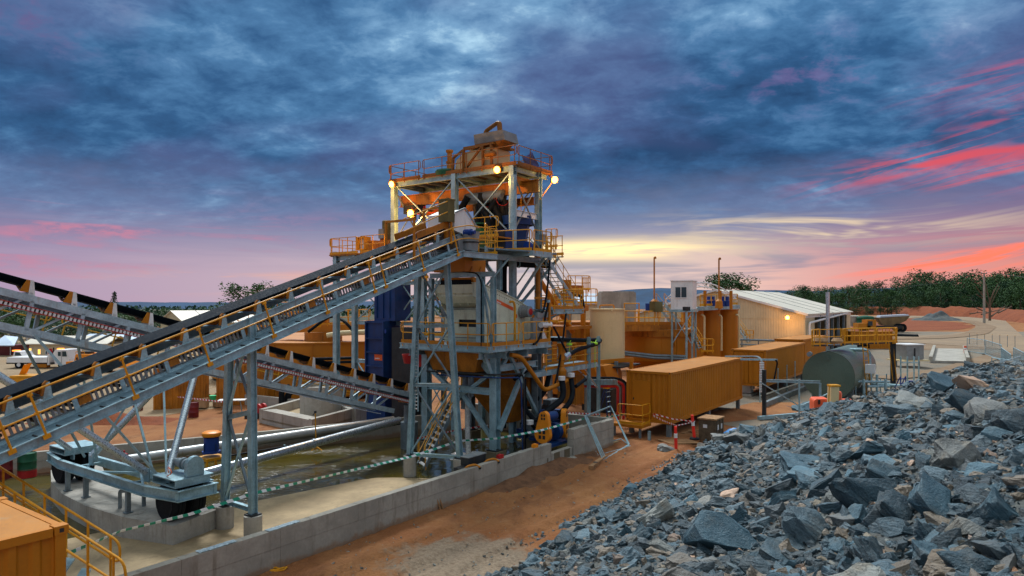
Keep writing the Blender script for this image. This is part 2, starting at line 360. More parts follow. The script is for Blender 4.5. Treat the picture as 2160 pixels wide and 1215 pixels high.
def stair(root, a, b, w, side, n=9, sm=None, tm=None, rail=True, rh=0.9, rm=None):
    a, b, side = Vector(a), Vector(b), Vector(side).normalized(); sm = sm or STEEL; tm = tm or sm
    for k in (-1, 1):
        build('stringer', MB().beam(a + side * k * w / 2, b + side * k * w / 2, 0.03, 0.22), sm, root)
    for i in range(n):
        p = a.lerp(b, (i + 0.5) / n); d = (b - a); d.z = 0; d.normalize()
        build('tread', MB().obox(p, side * (w / 2 - 0.02), d * 0.11, (0, 0, 0.015)), tm, root)
    if rail:
        for k in (-1, 1):
            handrail(root, [a + side * k * w / 2, b + side * k * w / 2], rh, rh * 0.5, 1.3, 0.019, rm, 0, True)
def tapeobj(pts, label, w=0.075, m=None, name='barrier_tape', sag=0.0, group=None, twist=0.0):
    m = m or TAPEG; pts = [Vector(p) for p in pts]; dense = []; acc = 0; al = []
    for a, b in zip(pts, pts[1:]):
        n = max(4, int((b - a).length / 0.25))
        for i in range(n): 
            t = i / n; dense.append(a.lerp(b, t) - UP * sag * 4 * t * (1 - t) * (b - a).length)
    dense.append(pts[-1]); vs = []; al = []
    for i, p in enumerate(dense):
        if i: acc += (p - dense[i - 1]).length
        d = (dense[min(i + 1, len(dense) - 1)] - dense[max(i - 1, 0)]).normalized(); sd = d.cross(UP).normalized(); up = sd.cross(d)
        an = twist * sin(acc * 0.9) + 0.25 * sin(acc * 0.37); e = (up * cos(an) + sd * sin(an)) * w / 2; nn = d.cross(e).normalized() * 0.002
        vs += [p + e + nn, p - e + nn, p - e - nn, p + e - nn]; al += [acc + 0.02] + [acc - 0.02] * 2 + [acc + 0.02]
    fs = []
    for i in range(len(dense) - 1):
        for k in range(4): fs.append((i * 4 + k, i * 4 + (k + 1) % 4, i * 4 + 4 + (k + 1) % 4, i * 4 + 4 + k))
    mb = MB().add(vs, fs); o = build(name, mb, m, None, fix=True)
    at = o.data.attributes.new('along', 'FLOAT', 'POINT'); at.data.foreach_set('value', al)
    return tag(o, label, 'tape', group)

# ------------------------------------------------------------------ world, sun, camera
SUN_EL, SUN_AZ = radians(52.0), radians(-16.0)      # the bright gap in the cloud high above the tower
def world():
    w = bpy.data.worlds.new('World'); SC.world = w; w.cycles.sampling_method = 'MANUAL'; w.cycles.sample_map_resolution = 256; w.use_nodes = True; nt = NT(w.node_tree)
    bg = w.node_tree.nodes['Background']; d = nt.new('ShaderNodeTexCoord').outputs['Generated']; x, y, z = nt.sep(d)
    az = nt.math('ARCTAN2', x, y); el = nt.math('ARCSINE', z); zc = nt.math('MAXIMUM', z, 0.0)
    inv = nt.math('DIVIDE', 1.0, nt.math('ADD', zc, 0.26))
    pl = nt.comb(nt.math('MULTIPLY', x, inv), nt.math('MULTIPLY', y, inv), 0.0)
    n1 = nt.noise(nt.mapping(pl, (1.0, 1.25, 1), (0, 0, 0.5)), 1.7, 5, 0.58, 0.25)
    n2 = nt.noise(nt.mapping(pl, (1.0, 1.15, 1), (0, 0, 0.35)), 8.0, 5, 0.64, 0.2)
    n3 = nt.noise(nt.comb(nt.math('MULTIPLY', az, 3.2), nt.math('MULTIPLY', el, 34.0), 4.0), 1.0, 4, 0.62, 0.6)
    st = nt.noise(nt.comb(nt.math('MULTIPLY', az, 5.0), nt.math('MULTIPLY', nt.math('SUBTRACT', el, nt.math('MULTIPLY', az, 0.16)), 46.0), 1.0), 1.0, 4, 0.66, 0.9)
    def blob(a0, e0, wa, we):
        q = nt.math('ADD', nt.math('POWER', nt.math('DIVIDE', nt.math('SUBTRACT', az, a0), wa), 2.0), nt.math('POWER', nt.math('DIVIDE', nt.math('SUBTRACT', el, e0), we), 2.0))
        return nt.math('EXPONENT', nt.math('MULTIPLY', q, -1.0))
    def S(*a):
        r = a[0]
        for b in a[1:]: r = nt.math('ADD', r, b)
        return r
    def M(a, b): return nt.math('MULTIPLY', a, b)
    bright = S(M(nt.math('SUBTRACT', n1, 0.5), 1.7), M(nt.math('SUBTRACT', n2, 0.5), 1.0), 0.41,
               M(blob(-0.13, 0.34, 0.16, 0.15), 0.34), M(blob(0.28, 0.40, 0.25, 0.10), 0.15), M(blob(0.60, 0.36, 0.16, 0.10), 0.22), M(blob(-0.42, 0.30, 0.22, 0.12), 0.06),
               M(blob(0.10, 0.19, 0.22, 0.07), -0.22), M(blob(0.32, 0.27, 0.30, 0.08), -0.20), M(blob(-0.6, 0.27, 0.25, 0.1), -0.14), M(blob(0.0, 0.12, 0.5, 0.03), 0.10))
    hi = nt.ramp(bright, [(0.0, (0.014, 0.050, 0.130)), (0.3, (0.026, 0.092, 0.215)), (0.55, (0.062, 0.170, 0.335)), (0.78, (0.155, 0.31, 0.50)), (1.0, (0.40, 0.62, 0.78))])
    hi = nt.mix(M(nt.rng(nt.noise(nt.mapping(pl, (0.7, 0.9, 1), (0, 0, 1.0)), 1.9, 3, 0.5), 0.48, 0.66), 0.45), hi, (0.095, 0.095, 0.225))
    # towards the horizon: mauve to the left, cream in the middle, salmon to the right
    a01 = nt.rng(az, -0.66, 0.66, 0, 1, False)
    low = nt.ramp(a01, [(0.0, (0.36, 0.26, 0.38)), (0.33, (0.50, 0.38, 0.43)), (0.55, (0.62, 0.52, 0.50)), (0.72, (0.72, 0.50, 0.43)), (0.86, (0.64, 0.30, 0.28)), (1.0, (0.66, 0.24, 0.20))])
    mid = nt.ramp(a01, [(0.0, (0.145, 0.165, 0.30)), (0.4, (0.145, 0.19, 0.33)), (0.7, (0.16, 0.20, 0.335)), (1.0, (0.17, 0.14, 0.25))])
    c = nt.mix(nt.rng(S(el, M(nt.math('SUBTRACT', n1, 0.5), 0.12)), 0.075, 0.21), mid, hi)
    c = nt.mix(nt.rng(S(el, M(nt.math('SUBTRACT', n3, 0.5), 0.07)), 0.025, 0.130), low, c)
    c = nt.mix(M(nt.rng(n3, 0.44, 0.62), nt.rng(blob(0.3, 0.06, 0.35, 0.05), 0.1, 0.7, 0, 0.55)), c, (0.17, 0.20, 0.30))
    pink = M(M(M(nt.rng(n3, 0.46, 0.66), nt.rng(n2, 0.38, 0.60, 0.25, 1.0)), blob(-0.55, 0.080, 0.32, 0.045)), 0.8); c = nt.mix(nt.math('MINIMUM', pink, 1.0), c, (0.56, 0.19, 0.27))
    gl = M(nt.rng(n3, 0.44, 0.60), blob(-0.33, 0.030, 0.15, 0.012)); c = nt.mix(M(gl, 0.7), c, (0.85, 0.42, 0.25))
    yl = M(nt.rng(n3, 0.32, 0.54), blob(0.13, 0.077, 0.15, 0.013)); c = nt.mix(nt.math('MINIMUM', M(yl, 1.35), 1.0), c, (1.2, 0.92, 0.45))
    y2 = M(nt.rng(n3, 0.46, 0.62), blob(0.42, 0.100, 0.22, 0.020)); c = nt.mix(M(y2, 0.85), c, (0.95, 0.72, 0.42))
    e2 = nt.math('SUBTRACT', el, M(nt.math('SUBTRACT', az, 0.5), 0.12))
    def band(e0, we, a0, wa, amt, col, cc):
        k = M(nt.math('EXPONENT', M(nt.math('POWER', nt.math('DIVIDE', nt.math('SUBTRACT', e2, e0), we), 2.0), -1.0)), nt.rng(az, a0, a0 + wa))
        return nt.mix(nt.math('MINIMUM', M(M(nt.rng(st, 0.44, 0.66), k), amt), 1.0), cc, col)
    c = band(0.168, 0.018, 0.34, 0.22, 1.0, (0.60, 0.085, 0.115), c)
    c = band(0.190, 0.028, 0.50, 0.14, 0.8, (0.52, 0.07, 0.115), c)
    c = band(0.250, 0.018, 0.47, 0.18, 0.7, (0.50, 0.07, 0.13), c)
    c = band(0.135, 0.014, 0.50, 0.14, 1.0, (0.60, 0.10, 0.13), c)
    c = band(0.045, 0.015, 0.40, 0.16, 1.3, (1.0, 0.20, 0.12), c)
    pu = M(M(nt.rng(n2, 0.5, 0.66), blob(0.42, 0.30, 0.16, 0.05)), 0.4); c = nt.mix(pu, c, (0.20, 0.09, 0.24))
    pu = M(M(nt.rng(n2, 0.48, 0.66), blob(-0.62, 0.33, 0.10, 0.04)), 0.5); c = nt.mix(pu, c, (0.13, 0.05, 0.16))
    # overhead and behind the viewer the cloud is still bright: that is the soft light on the site
    back = nt.rng(y, 0.25, -0.5); top = nt.rng(el, 0.50, 1.0)
    over = nt.mix(nt.rng(n1, 0.3, 0.7), (ZEN * 0.78, ZEN * 0.92, ZEN * 1.0), (ZEN * 1.05, ZEN * 1.12, ZEN * 1.16))
    c = nt.mix(nt.math('MAXIMUM', top, M(back, nt.rng(el, 0.0, 0.6, 0.10, 0.6))), c, over)
    sky = nt.new('ShaderNodeTexSky', sky_type='NISHITA', sun_disc=False, sun_elevation=SUN_EL, sun_rotation=SUN_AZ, dust_density=3.0)
    c = nt.mix(1.0, c, nt.mix(1.0, sky.outputs[0], (0.0008, 0.0008, 0.0008), 'MULTIPLY'), 'ADD')
    c = nt.mix(nt.rng(el, -0.06, -0.01), (0.10, 0.07, 0.05), c)
    nt.put(bg.inputs['Color'], c); bg.inputs['Strength'].default_value = 1.0
ZEN = 0.78
world()
sd = bpy.data.lights.new('sun', 'SUN'); sd.energy = 3.0; sd.angle = radians(16); sd.color = (0.93, 0.97, 1.0)
so = bpy.data.objects.new('sun', sd); COL.objects.link(so)
dirv = Vector((sin(SUN_AZ) * cos(SUN_EL), cos(SUN_AZ) * cos(SUN_EL), sin(SUN_EL))); so.rotation_euler = dirv.to_track_quat('Z', 'Y').to_euler(); so.location = dirv * 60
cd = bpy.data.cameras.new('camera'); cd.lens = 24; cd.sensor_width = 36; cd.clip_end = 30000; cd.shift_y = 32.5 / 2160
co = bpy.data.objects.new('camera', cd); COL.objects.link(co); co.location = (0, 0, CAMZ); co.rotation_euler = (pi / 2, 0, 0); SC.camera = co
SC.view_settings.view_transform = 'Standard'; SC.view_settings.look = 'None'; SC.view_settings.exposure = 0.27; SC.view_settings.gamma = 1
SC.cycles.adaptive_threshold = 0.025; SC.cycles.max_bounces = 5; SC.cycles.diffuse_bounces = 2; SC.cycles.sample_clamp_indirect = 4

# ------------------------------------------------------------------ ground with the sunken bund
def zfloor(u, v):
    ve = 5.65 - 0.2 * (u + 4.1)
    t = min(1, max(0, (u - 0.2) / 3.0)); t = t * t * (3 - 2 * t); ve = ve * (1 - t) + 0.9 * t
    return -0.035 * (v - ve) - 0.012
BUND = [W(-17, 0.28), W(12.2, 0.28), W(12.2, 8.2), Vector((-3.4, 35.9, 0)), Vector((-12.2, 30.6, 0)), Vector((-19.5, 26.4, 0)), W(-17, 9)]
BUND = [Vector((p.x, p.y, 0)) for p in BUND]
R0 = 6000
outer = [Vector((-R0, -60, 0)), Vector((R0, -60, 0)), Vector((R0, R0, 0)), Vector((-R0, R0, 0))]
ring = [Vector((-40, 2, 0)), Vector((45, 2, 0)), Vector((60, 75, 0)), Vector((-60, 75, 0))]
def holed(a, b):
    tri = tessellate_polygon([a, b]); mb = MB(); mb.v = [*a, *b]; mb.f = [tuple(t) for t in tri]; return mb
tag(build('ground', holed(outer, BUND), DIRT, None, origin=Vector((0, 0, 0))), kind='structure')
def flat(name, pts, m, z=0.02, kind='structure'):
    pts = [Vector((p[0], p[1], z)) for p in pts]; tri = tessellate_polygon([pts]); mb = MB(); mb.v = pts; mb.f = [tuple(t) for t in tri]
    return tag(build(name, mb, m, None, origin=Vector((0, 0, 0))), kind=kind)
def blobpts(pts, sub=5, amp=0.06):
    out = []; n = len(pts)
    for i in range(n):
        a, b = pts[i], pts[(i + 1) % n]; L = (b - a).length
        for j in range(sub):
            p = a.lerp(b, j / sub); out.append(Vector((p.x + L * amp * rnd(-1, 1), p.y + L * amp * rnd(-1, 1), 0)))
    return out
flat('yard_ground', blobpts([G(-600, 905), G(150, 905), G(420, 865), G(560, 850), G(700, 800), G(760, 700), G(300, 690), G(-900, 690)]), YARD, 0.015)
flat('gravel_ground', blobpts([G(1560, 905), G(1440, 870), G(1600, 830), G(1640, 770), G(1750, 700), G(2300, 700), G(2900, 800), G(2400, 905), G(1900, 900)], 5, 0.03), GRAV, 0.015)
flat('dirt_path', blobpts([G(1640, 880), G(1750, 872), G(1760, 850), G(1600, 850), G(1500, 870), G(1480, 900)], 4, 0.05), DIRT, 0.03)
flat('red_earth_ground', blobpts([G(1800, 700), G(2010, 697), G(2060, 690), G(2000, 678), G(1900, 668), G(1790, 668)], 5, 0.04), REDE, 0.05)
flat('haul_road', [G(1780, 668), G(1900, 666), G(2050, 668), G(2120, 676), G(2135, 690), G(2160, 712), G(2500, 760), G(2300, 790), G(2100, 735), G(1900, 722), G(1800, 724), G(1800, 712), G(2000, 706), G(2055, 697), G(2060, 685), G(2000, 674), G(1900, 671), G(1780, 674)], TRACK, 0.08)
def ribbon(name, pts, w, m, z):
    pts = fillet([Vector((p.x, p.y, z)) for p in pts], 14, 8); vs = []
    for i, p in enumerate(pts):
        d = (pts[min(i + 1, len(pts) - 1)] - pts[max(i - 1, 0)]).normalized(); n = Vector((d.y, -d.x, 0)); j = w * (1 + 0.3 * noise.noise(p * 0.11)); vs += [p + n * j / 2, p - n * j / 2]
    mb = MB().add(vs, [(2 * i, 2 * i + 1, 2 * i + 3, 2 * i + 2) for i in range(len(pts) - 1)]); return tag(build(name, mb, m, None), kind='structure')
DTRK = ground_mat('dark_wheel_track', [(0.22, 0.145, 0.085), (0.26, 0.18, 0.11), (0.18, 0.11, 0.06), (0.27, 0.19, 0.12)])
for k in range(2): ribbon('haul_road', [G(1800 - 30 * k, 716 + 1.4 * k), G(1960, 714 + 1.6 * k), G(2050 + 10 * k, 706 + k), G(2078 + 9 * k, 690), G(2040 + 6 * k, 676 + .6 * k), G(1930, 669.2 + 0.5 * k)], 3.4, DTRK, 0.11 + 0.05 * k)
for k in range(1): ribbon('haul_road', [G(1860, 800 - 6 * k), G(1990, 786 - 5 * k), G(2120, 745 + 3 * k), G(2260, 735 + 3 * k)], 2.4, DTRK, 0.1)
flat('yard_dirt', blobpts([G(1860, 728), G(2060, 722), G(2110, 738), G(2020, 737), G(1960, 738), G(1900, 745)], 5, 0.08), DTRK, 0.045)
flat('concrete_pad', [G(1885, 812), G(1960, 800), G(2000, 845), G(1890, 850)], CONCF, 0.05)
# the dirt track itself: rutted, with wheel marks running beside the wall
mb = MB()
def rut(u, v):
    z = 0.012 + 0.03 * noise.noise(Vector((u * 0.5, v * 0.9, 0))) + 0.032 * noise.noise(Vector((u * 1.6, v * 2.6, 4))) + 0.022 * noise.noise(Vector((u * 5, v * 6, 9)))
    for c in (-1.5, -3.1, -4.2, -5.7):
        w = v - c - 0.25 * sin(u * 0.22 + c); z -= 0.085 * math.exp(-(w / 0.22) ** 2); z += 0.042 * math.exp(-((abs(w) - 0.38) / 0.14) ** 2) + 0.010 * sin(u * 16) * math.exp(-(w / 0.2) ** 2)
    return z
def tk(s, t):
    u = -12 + 26.4 * s; v = -11.0 + 10.98 * t; e = min(1, 12 * min(s, 1 - s, t * 1.5)); return W(u, v, 0.055 * e + rut(u, v) * e - 0.02 * (1 - e))
mb.sheet(0, 0, 340, 120, tk)
tag(build('dirt_track', mb, DIRT, None, True), kind='structure')
# bund floor and water
mb = MB()
def ff(s, t):
    u = -17 + 29.2 * s; v = 0.29 + 13.5 * t; return W(u, v, zfloor(u, v))
mb.sheet(0, 0, 60, 30, ff)
tag(build('bund_floor', mb, CONCF, None, True), kind='structure')
wp = [Vector((p.x, p.y, -0.02)) for p in [W(-16.9, 0.4), W(12.1, 0.4), W(12.1, 8.1), Vector((-3.4, 35.7, 0)), Vector((-12.2, 30.5, 0)), Vector((-19.2, 26.2, 0)), W(-16.9, 9)]]
mb = MB(); mb.v = wp; mb.f = [tuple(t) for t in tessellate_polygon([wp])]
tag(build('pond_water', mb, WATER, None, origin=Vector((0, 0, 0))), kind='structure')
# far ridges
def ridge(name, pts, Y, m):
    mb = MB(); vs = []
    n = 160
    for i in range(n + 1):
        px = pts[0][0] + (pts[-1][0] - pts[0][0]) * i / n
        for a, b in zip(pts, pts[1:]):
            if a[0] <= px <= b[0]: py = a[1] + (b[1] - a[1]) * (px - a[0]) / (b[0] - a[0])
        py += 1.6 * noise.noise(Vector((px * 0.012, Y, 0))) + 0.7 * noise.noise(Vector((px * 0.08, Y, 3)))
        t = P(px, py, Y); vs += [Vector((t.x * 0.86, Y * 0.86, -2)), t, Vector((t.x * 1.2, Y * 1.2, -2))]
    fs = []
    for i in range(n): fs += [(3 * i, 3 * i + 3, 3 * i + 4, 3 * i + 1), (3 * i + 1, 3 * i + 4, 3 * i + 5, 3 * i + 2)]
    mb.add(vs, fs); return tag(build(name, mb, m, None, True, origin=Vector((0, 0, 0))), kind='structure')
ridge('far_hills', [(-900, 637), (200, 637), (480, 638), (700, 636), (1000, 634), (1220, 628), (1300, 612), (1400, 607), (1480, 612), (1560, 612), (1640, 612), (1700, 614), (1760, 612), (1830, 608), (1900, 606), (2000, 610), (3000, 620)], 4300, HILLM)

ridge('forest_ridge', [(-900, 637.5), (100, 638), (500, 638.5), (900, 638), (1150, 637), (1700, 636), (1900, 634)], 900, HILLM)
# ------------------------------------------------------------------ concrete work round the pond
def wall(name, a, b, th, h0, h1, label, m=CONC, joints=2.4, seam=(0.55,), z0=-0.5, flip=1, cap=True):
    a, b = Vector((a[0], a[1], 0)), Vector((b[0], b[1], 0)); d = (b - a).normalized(); nrm = Vector((d.y, -d.x, 0)) * flip; L = (b - a).length
    r = thing(name, a, label, 'wall')
    n = max(1, round(L / joints)); g = 0.007
    for i in range(n):
        p = a + d * (L * i / n + g / 2); q = a + d * (L * (i + 1) / n - g / 2); t0 = i / n; t1 = (i + 1) / n; hh = (h0 + (h1 - h0) * (t0 + t1) / 2)
        levels = [z0] + [s * hh for s in seam] + [hh]
        for k, (za, zb) in enumerate(zip(levels, levels[1:])):
            build('wall_panel', MB().obox((p + q) / 2 - nrm * (th / 2 + (0.0 if k == len(levels) - 2 else 0.006)) + UP * (za + zb) / 2, (q - p) / 2, nrm * th / 2, UP * ((zb - za) / 2 - (0.006 if k else 0))), m, r)
    return r
wall('bund_wall', W(-17.5, 0), W(5.5, 0), 0.24, 1.03, 1.05, 'long grey concrete bund wall between the pond and the dirt track', joints=2.6)
wall('notched_wall', W(5.54, 0.02), W(7.2, 0.02), 0.24, 0.62, 0.62, 'low stained notch in the concrete wall below the orange pump guards', joints=1.2, m=CONC, seam=(0.5,))
wall('block_wall', W(7.24, -0.02), W(11.0, 0), 0.3, 1.36, 1.26, 'tall end of the grey concrete wall behind the leaning fence panels', joints=1.3, seam=(0.34, 0.68))
build('stain', MB().gbox(5.75, -0.006, -0.2, 6.15, 0.02, 0.60), CONCD, bpy.data.objects['notched_wall'])
build('stain', MB().gbox(6.55, -0.006, -0.2, 6.95, 0.02, 0.60), CONCD, bpy.data.objects['notched_wall'])
build('stain', MB().gbox(5.2, -0.008, 0.05, 5.26, 0.01, 0.5), CONCD, bpy.data.objects['bund_wall'])
wall('pond_wall', Vector((-21, 25.6, 0)), Vector((-11.9, 30.75, 0)), 0.22, 0.85, 0.85, 'grey concrete wall along the far left of the pond behind the blue motor', flip=1)
wall('rear_pond_wall', Vector((-11.9, 30.75, 0)), Vector((-3.2, 36.0, 0)), 0.22, 0.85, 0.95, 'grey concrete wall on the far side of the pond under the two long pipes', flip=1)
wall('side_wall', W(11.4, 0.35), W(11.4, 9.0), 0.25, 1.2, 1.2, 'grey concrete cross wall under the raised screen at the end of the pond', flip=-1)
wall('corner_wall', W(-9.6, 13.6), W(-15.5, 13.6), 0.25, 0.8, 0.8, 'short concrete wall left of the curved plinth by the red drum', flip=-1)
# curved plinth the stacker wheels run on
PIV = (5.9, 7.6)
angs = [pi + 0.275 - (0.275 + 0.42) * i / 5 for i in range(6)]
def ringpt(R, a, z): return W(PIV[0] + R * cos(a), PIV[1] + R * sin(a), z)
pl = thing('curved_plinth', ringpt(14.0, angs[2], 0), 'curved pale concrete plinth under the wheels of the galvanised slewing base', 'plinth')
PZ = 0.61
for i in range(5):
    a, b = angs[i], angs[i + 1]; e = 0.0006
    poly = [ringpt(14.5, a - e, -0.6), ringpt(14.5, b + e, -0.6), ringpt(12.9, b + e, -0.6), ringpt(12.9, a - e, -0.6)]
    build('plinth_segment', MB().prism(poly, UP * (PZ + 0.6)), CONCP, pl)
# far concrete bund with the round column
fb = thing('raised_concrete_bund', G(660, 915), 'pale angular concrete bund with wide sloping rim beyond the pond', 'bund')
Aq, Bq, Cq, Dq = G(552, 893, 0), G(658, 918, 0), G(742, 893, 0), G(660, 860, 0)
def rim(a, b, w, h):
    d = (b - a).normalized(); nr = Vector((-d.y, d.x, 0))
    return MB().prism([a, b, b + nr * w * 0.8 - d * w * 0.3, a + nr * w * 0.8 + d * w * 0.3], UP * h)
build('rim', rim(Aq, Bq, 0.9, 0.75), CONCP, fb); build('rim', rim(Bq, Cq, 0.35, 0.80), CONCP, fb)
build('rim', MB().beam(Cq + UP * 0.4, Dq + UP * 0.4, 0.3, 0.82), CONCP, fb); build('rim', MB().beam(Dq + UP * 0.4, Aq + UP * 0.4, 0.3, 0.78), CONCP, fb)
build('slab', MB().prism([Aq + UP * 0.2, Bq + UP * 0.2, Cq + UP * 0.2, Dq + UP * 0.2], UP * 0.1), CONCF, fb)
c0 = G(680, 885, 0); rc = thing('round_concrete_tank', c0, 'round concrete stump tank inside the angular bund beyond the pond', 'tank')
build('shell', MB().lathe(c0, UP, [(0, 1.25), (2.0, 1.25), (2.0, 1.1), (1.8, 1.1)], 32), CONCP, rc, True)
build('base_ring', MB().lathe(c0, UP, [(0, 1.4), (0.35, 1.4)], 32), CONCP, rc, True)
fw = thing('back_concrete_wall', G(800, 890), 'pale concrete wall behind the far end of the lower conveyor', 'wall')
build('wall_panel', MB().beam(G(748, 893) + UP * 0.55, G(860, 872) + UP * 0.55, 0.25, 1.1), CONCP, fw)
build('wall_panel', MB().beam(G(470, 848) + UP * 0.35, G(640, 868) + UP * 0.35, 0.25, 0.7), CONCP, fw)
# ------------------------------------------------------------------ main conveyor (rises along the plant grid to the screen)
SL = 0.3424
def zt(u): return 8.58 + SL * (u - 1.887)
ND = Vector((-SL * U2.x, -SL * U2.y, 1)).normalized()      # normal of the sloped deck
AD = Vector((U2.x, U2.y, SL)).normalized()
VV = Vector((V2.x, V2.y, 0)); UU = Vector((U2.x, U2.y, 0))
def A(u, v, dz=0.0): return W(u, v, zt(u) + dz)
u0, u1 = -15.5, 2.35
ca = thing('main_conveyor', A(-6, 3, 0), 'long inclined belt conveyor with yellow handrail walkway climbing to the screening tower', 'conveyor')
mb = MB(); mb.prof(A(u0, 1.93, -0.11), A(u1, 1.93, -0.11), [(-0.035, -0.11), (0.035, -0.11), (0.035, -0.09), (-0.015, -0.09), (-0.015, 0.09), (0.035, 0.09), (0.035, 0.11), (-0.035, 0.11)], ND)
build('walkway_channel', mb, STEEL, ca)
build('walkway_channel', MB().beam(A(u0, 2.52, -0.10), A(u1, 2.52, -0.10), 0.05, 0.2, ND), STEEL, ca)
mb = MB(); n = 46
for i in range(n):
    a = u0 + (u1 - u0) * i / n; b = u0 + (u1 - u0) * (i + 1) / n
    mb.beam(A(a + 0.004, 2.22, -0.03), A(b - 0.004, 2.22, -0.03), 0.54, 0.03, ND)
gr = build('walkway_grating', mb, GRATE, ca)
mb = MB()
for i in range(40):
    u = u0 + 0.45 * i
    if u < u1: mb.obox(A(u, 2.1, 0.0), VV * 0.13, AD * 0.012, ND * 0.016)
build('cleat_rib', mb, DARK, gr)
for v, w in ((2.56, -1), (3.84, 1)):
    mb = MB(); mb.prof(A(u0, v, 0.455), A(u1 + 0.6, v, 0.455), [(-0.04, -0.11), (0.04, -0.11), (0.04, -0.095), (-0.02, -0.095), (-0.02, 0.095), (0.04, 0.095), (0.04, 0.11), (-0.04, 0.11)], ND)
    build('stringer', mb, STEEL, ca)
    build('stringer', MB().beam(A(u0, v + 0.02, 0.02), A(u1 + 0.6, v + 0.02, 0.02), 0.07, 0.07, ND), STEEL, ca)
upx = [su(x, 2.62) for x in (-60, 20, 100, 205, 303, 391, 472, 545, 613, 676, 734, 787, 837, 882, 922)]
mb = MB()                                  # carrying belt, troughed, and return belt
tp = [(2.70, 0.93), (3.00, 0.755), (3.40, 0.755), (3.70, 0.93)]
up_ = [(v, d + 0.022) for v, d in tp]; ring_ = tp + up_[::-1]
e0, e1 = u0, u1 + 0.75; vs = [A(e, v, d) for e in (e0, e1) for v, d in ring_]
mb.add(vs, [(i, (i + 1) % 8, 8 + (i + 1) % 8, 8 + i) for i in range(8)] + [(0, 1, 6, 7), (1, 2, 5, 6), (2, 3, 4, 5), (8, 9, 14, 15), (9, 10, 13, 14), (10, 11, 12, 13)])
build('belt', mb, BELT, ca)
build('return_belt', MB().beam(A(u0, 3.2, 0.24), A(e1, 3.2, 0.24), 0.95, 0.015, ND), RUB, ca)
for u in upx:
    fr = MB()
    fr.prism([A(u - 0.10, 2.585, 0.565), A(u + 0.10, 2.585, 0.565), A(u + 0.035, 2.585, 0.93), A(u - 0.035, 2.585, 0.93)], VV * 0.02)
    fr.beam(A(u, 2.58, 0.585), A(u, 3.82, 0.585), 0.09, 0.05, ND)
    fr.prism([A(u - 0.10, 3.80, 0.565), A(u + 0.10, 3.80, 0.565), A(u + 0.035, 3.80, 0.93), A(u - 0.035, 3.80, 0.93)], VV * 0.02)
    fo = build('idler_frame', fr, STEEL, ca)
    build('guard_wing', MB().prism([A(u - 0.13, 2.61, 0.68), A(u - 0.02, 2.61, 0.62), A(u + 0.02, 2.62, 0.95), A(u - 0.03, 2.62, 0.98), A(u - 0.09, 2.62, 0.93)], VV * 0.06), OCHD, fo)
    build('roller', MB().tube(A(u, 2.74, 0.855), A(u, 2.99, 0.685), 0.05, 8).tube(A(u, 3.01, 0.68), A(u, 3.39, 0.68), 0.05, 8).tube(A(u, 3.41, 0.685), A(u, 3.66, 0.855), 0.05, 8), OCHD, fo)
    if u < u1: build('return_roller', MB().tube(A(u + 0.5, 2.65, 0.18), A(u + 0.5, 3.75, 0.18), 0.05, 8), DARK, ca)
upr = [su(x, 1.95) for x in (-40, 25, 98, 285, 442, 577, 690, 790, 813, 893)]
for u in upx[1:]:
    u += 0.55
    if u < u1: build('bracket', MB().obox(A(u, 2.535, 0.18), AD * 0.055, VV * 0.012, ND * 0.19), STEEL, ca)
for k, u in enumerate(upx[2:-3:2]): build('motor_plate', MB().obox(A(u + 0.75, 2.60, 0.20), AD * 0.15, VV * 0.01, ND * 0.085), OCHD, ca)
mb = MB(); i = u0
while i < 1.6:
    mb.obox(A(i, 2.66, 0.19), AD * 0.028, VV * 0.015, ND * 0.12); i += 0.115
tr = build('cable_tray_rib', mb, GREYB, ca)
build('cable_tray_edge', MB().beam(A(u0, 2.67, 0.315), A(1.6, 2.67, 0.315), 0.05, 0.015, ND).beam(A(u0, 2.67, 0.06), A(1.6, 2.67, 0.06), 0.05, 0.03, ND), STEELD, tr)
i = u0
for k in range(12): build('cross_member', MB().beam(A(u0 + 1.5 * k, 2.6, 0.03), A(u0 + 1.5 * k, 3.8, 0.03), 0.07, 0.07, ND), STEELD, ca)
# handrail of the incline, running level at the top
HN = ND * 0.97
hp = [A(u0, 1.915, 0)] + [A(2.30, 1.915, 0)]
hr = MB(); r = 0.024
topl = [A(u0, 1.915) + HN, A(2.05, 1.915) + HN, W(2.55, 1.915, 8.74 + 0.97), W(4.4, 1.915, 8.74 + 0.97)]
midl = [A(u0, 1.915) + HN * 0.5, A(2.18, 1.915) + HN * 0.5, W(2.6, 1.915, 8.74 + 0.48), W(4.4, 1.915, 8.74 + 0.48)]
hr.path(fillet(topl, 0.15), r, 7); hr.path(fillet(midl, 0.15), r * 0.9, 7)
ho = build('handrail', hr, YEL, ca, True)
for u in upr + [su(965, 1.95)]:
    b = A(u, 1.90, -0.09); q = MB().tube(b, b + ND * 1.07, 0.026, 8)
    q.obox(b + ND * 0.03, AD * 0.075, VV * 0.02, ND * 0.05); q.lathe(b + ND * 1.0 + VV * 0.015, AD, [(-0.05, 0.038), (0.05, 0.038)], 8); q.lathe(b + ND * 0.575 + VV * 0.015, AD, [(-0.05, 0.036), (0.05, 0.036)], 8)
    build('post', q, YEL, ho)
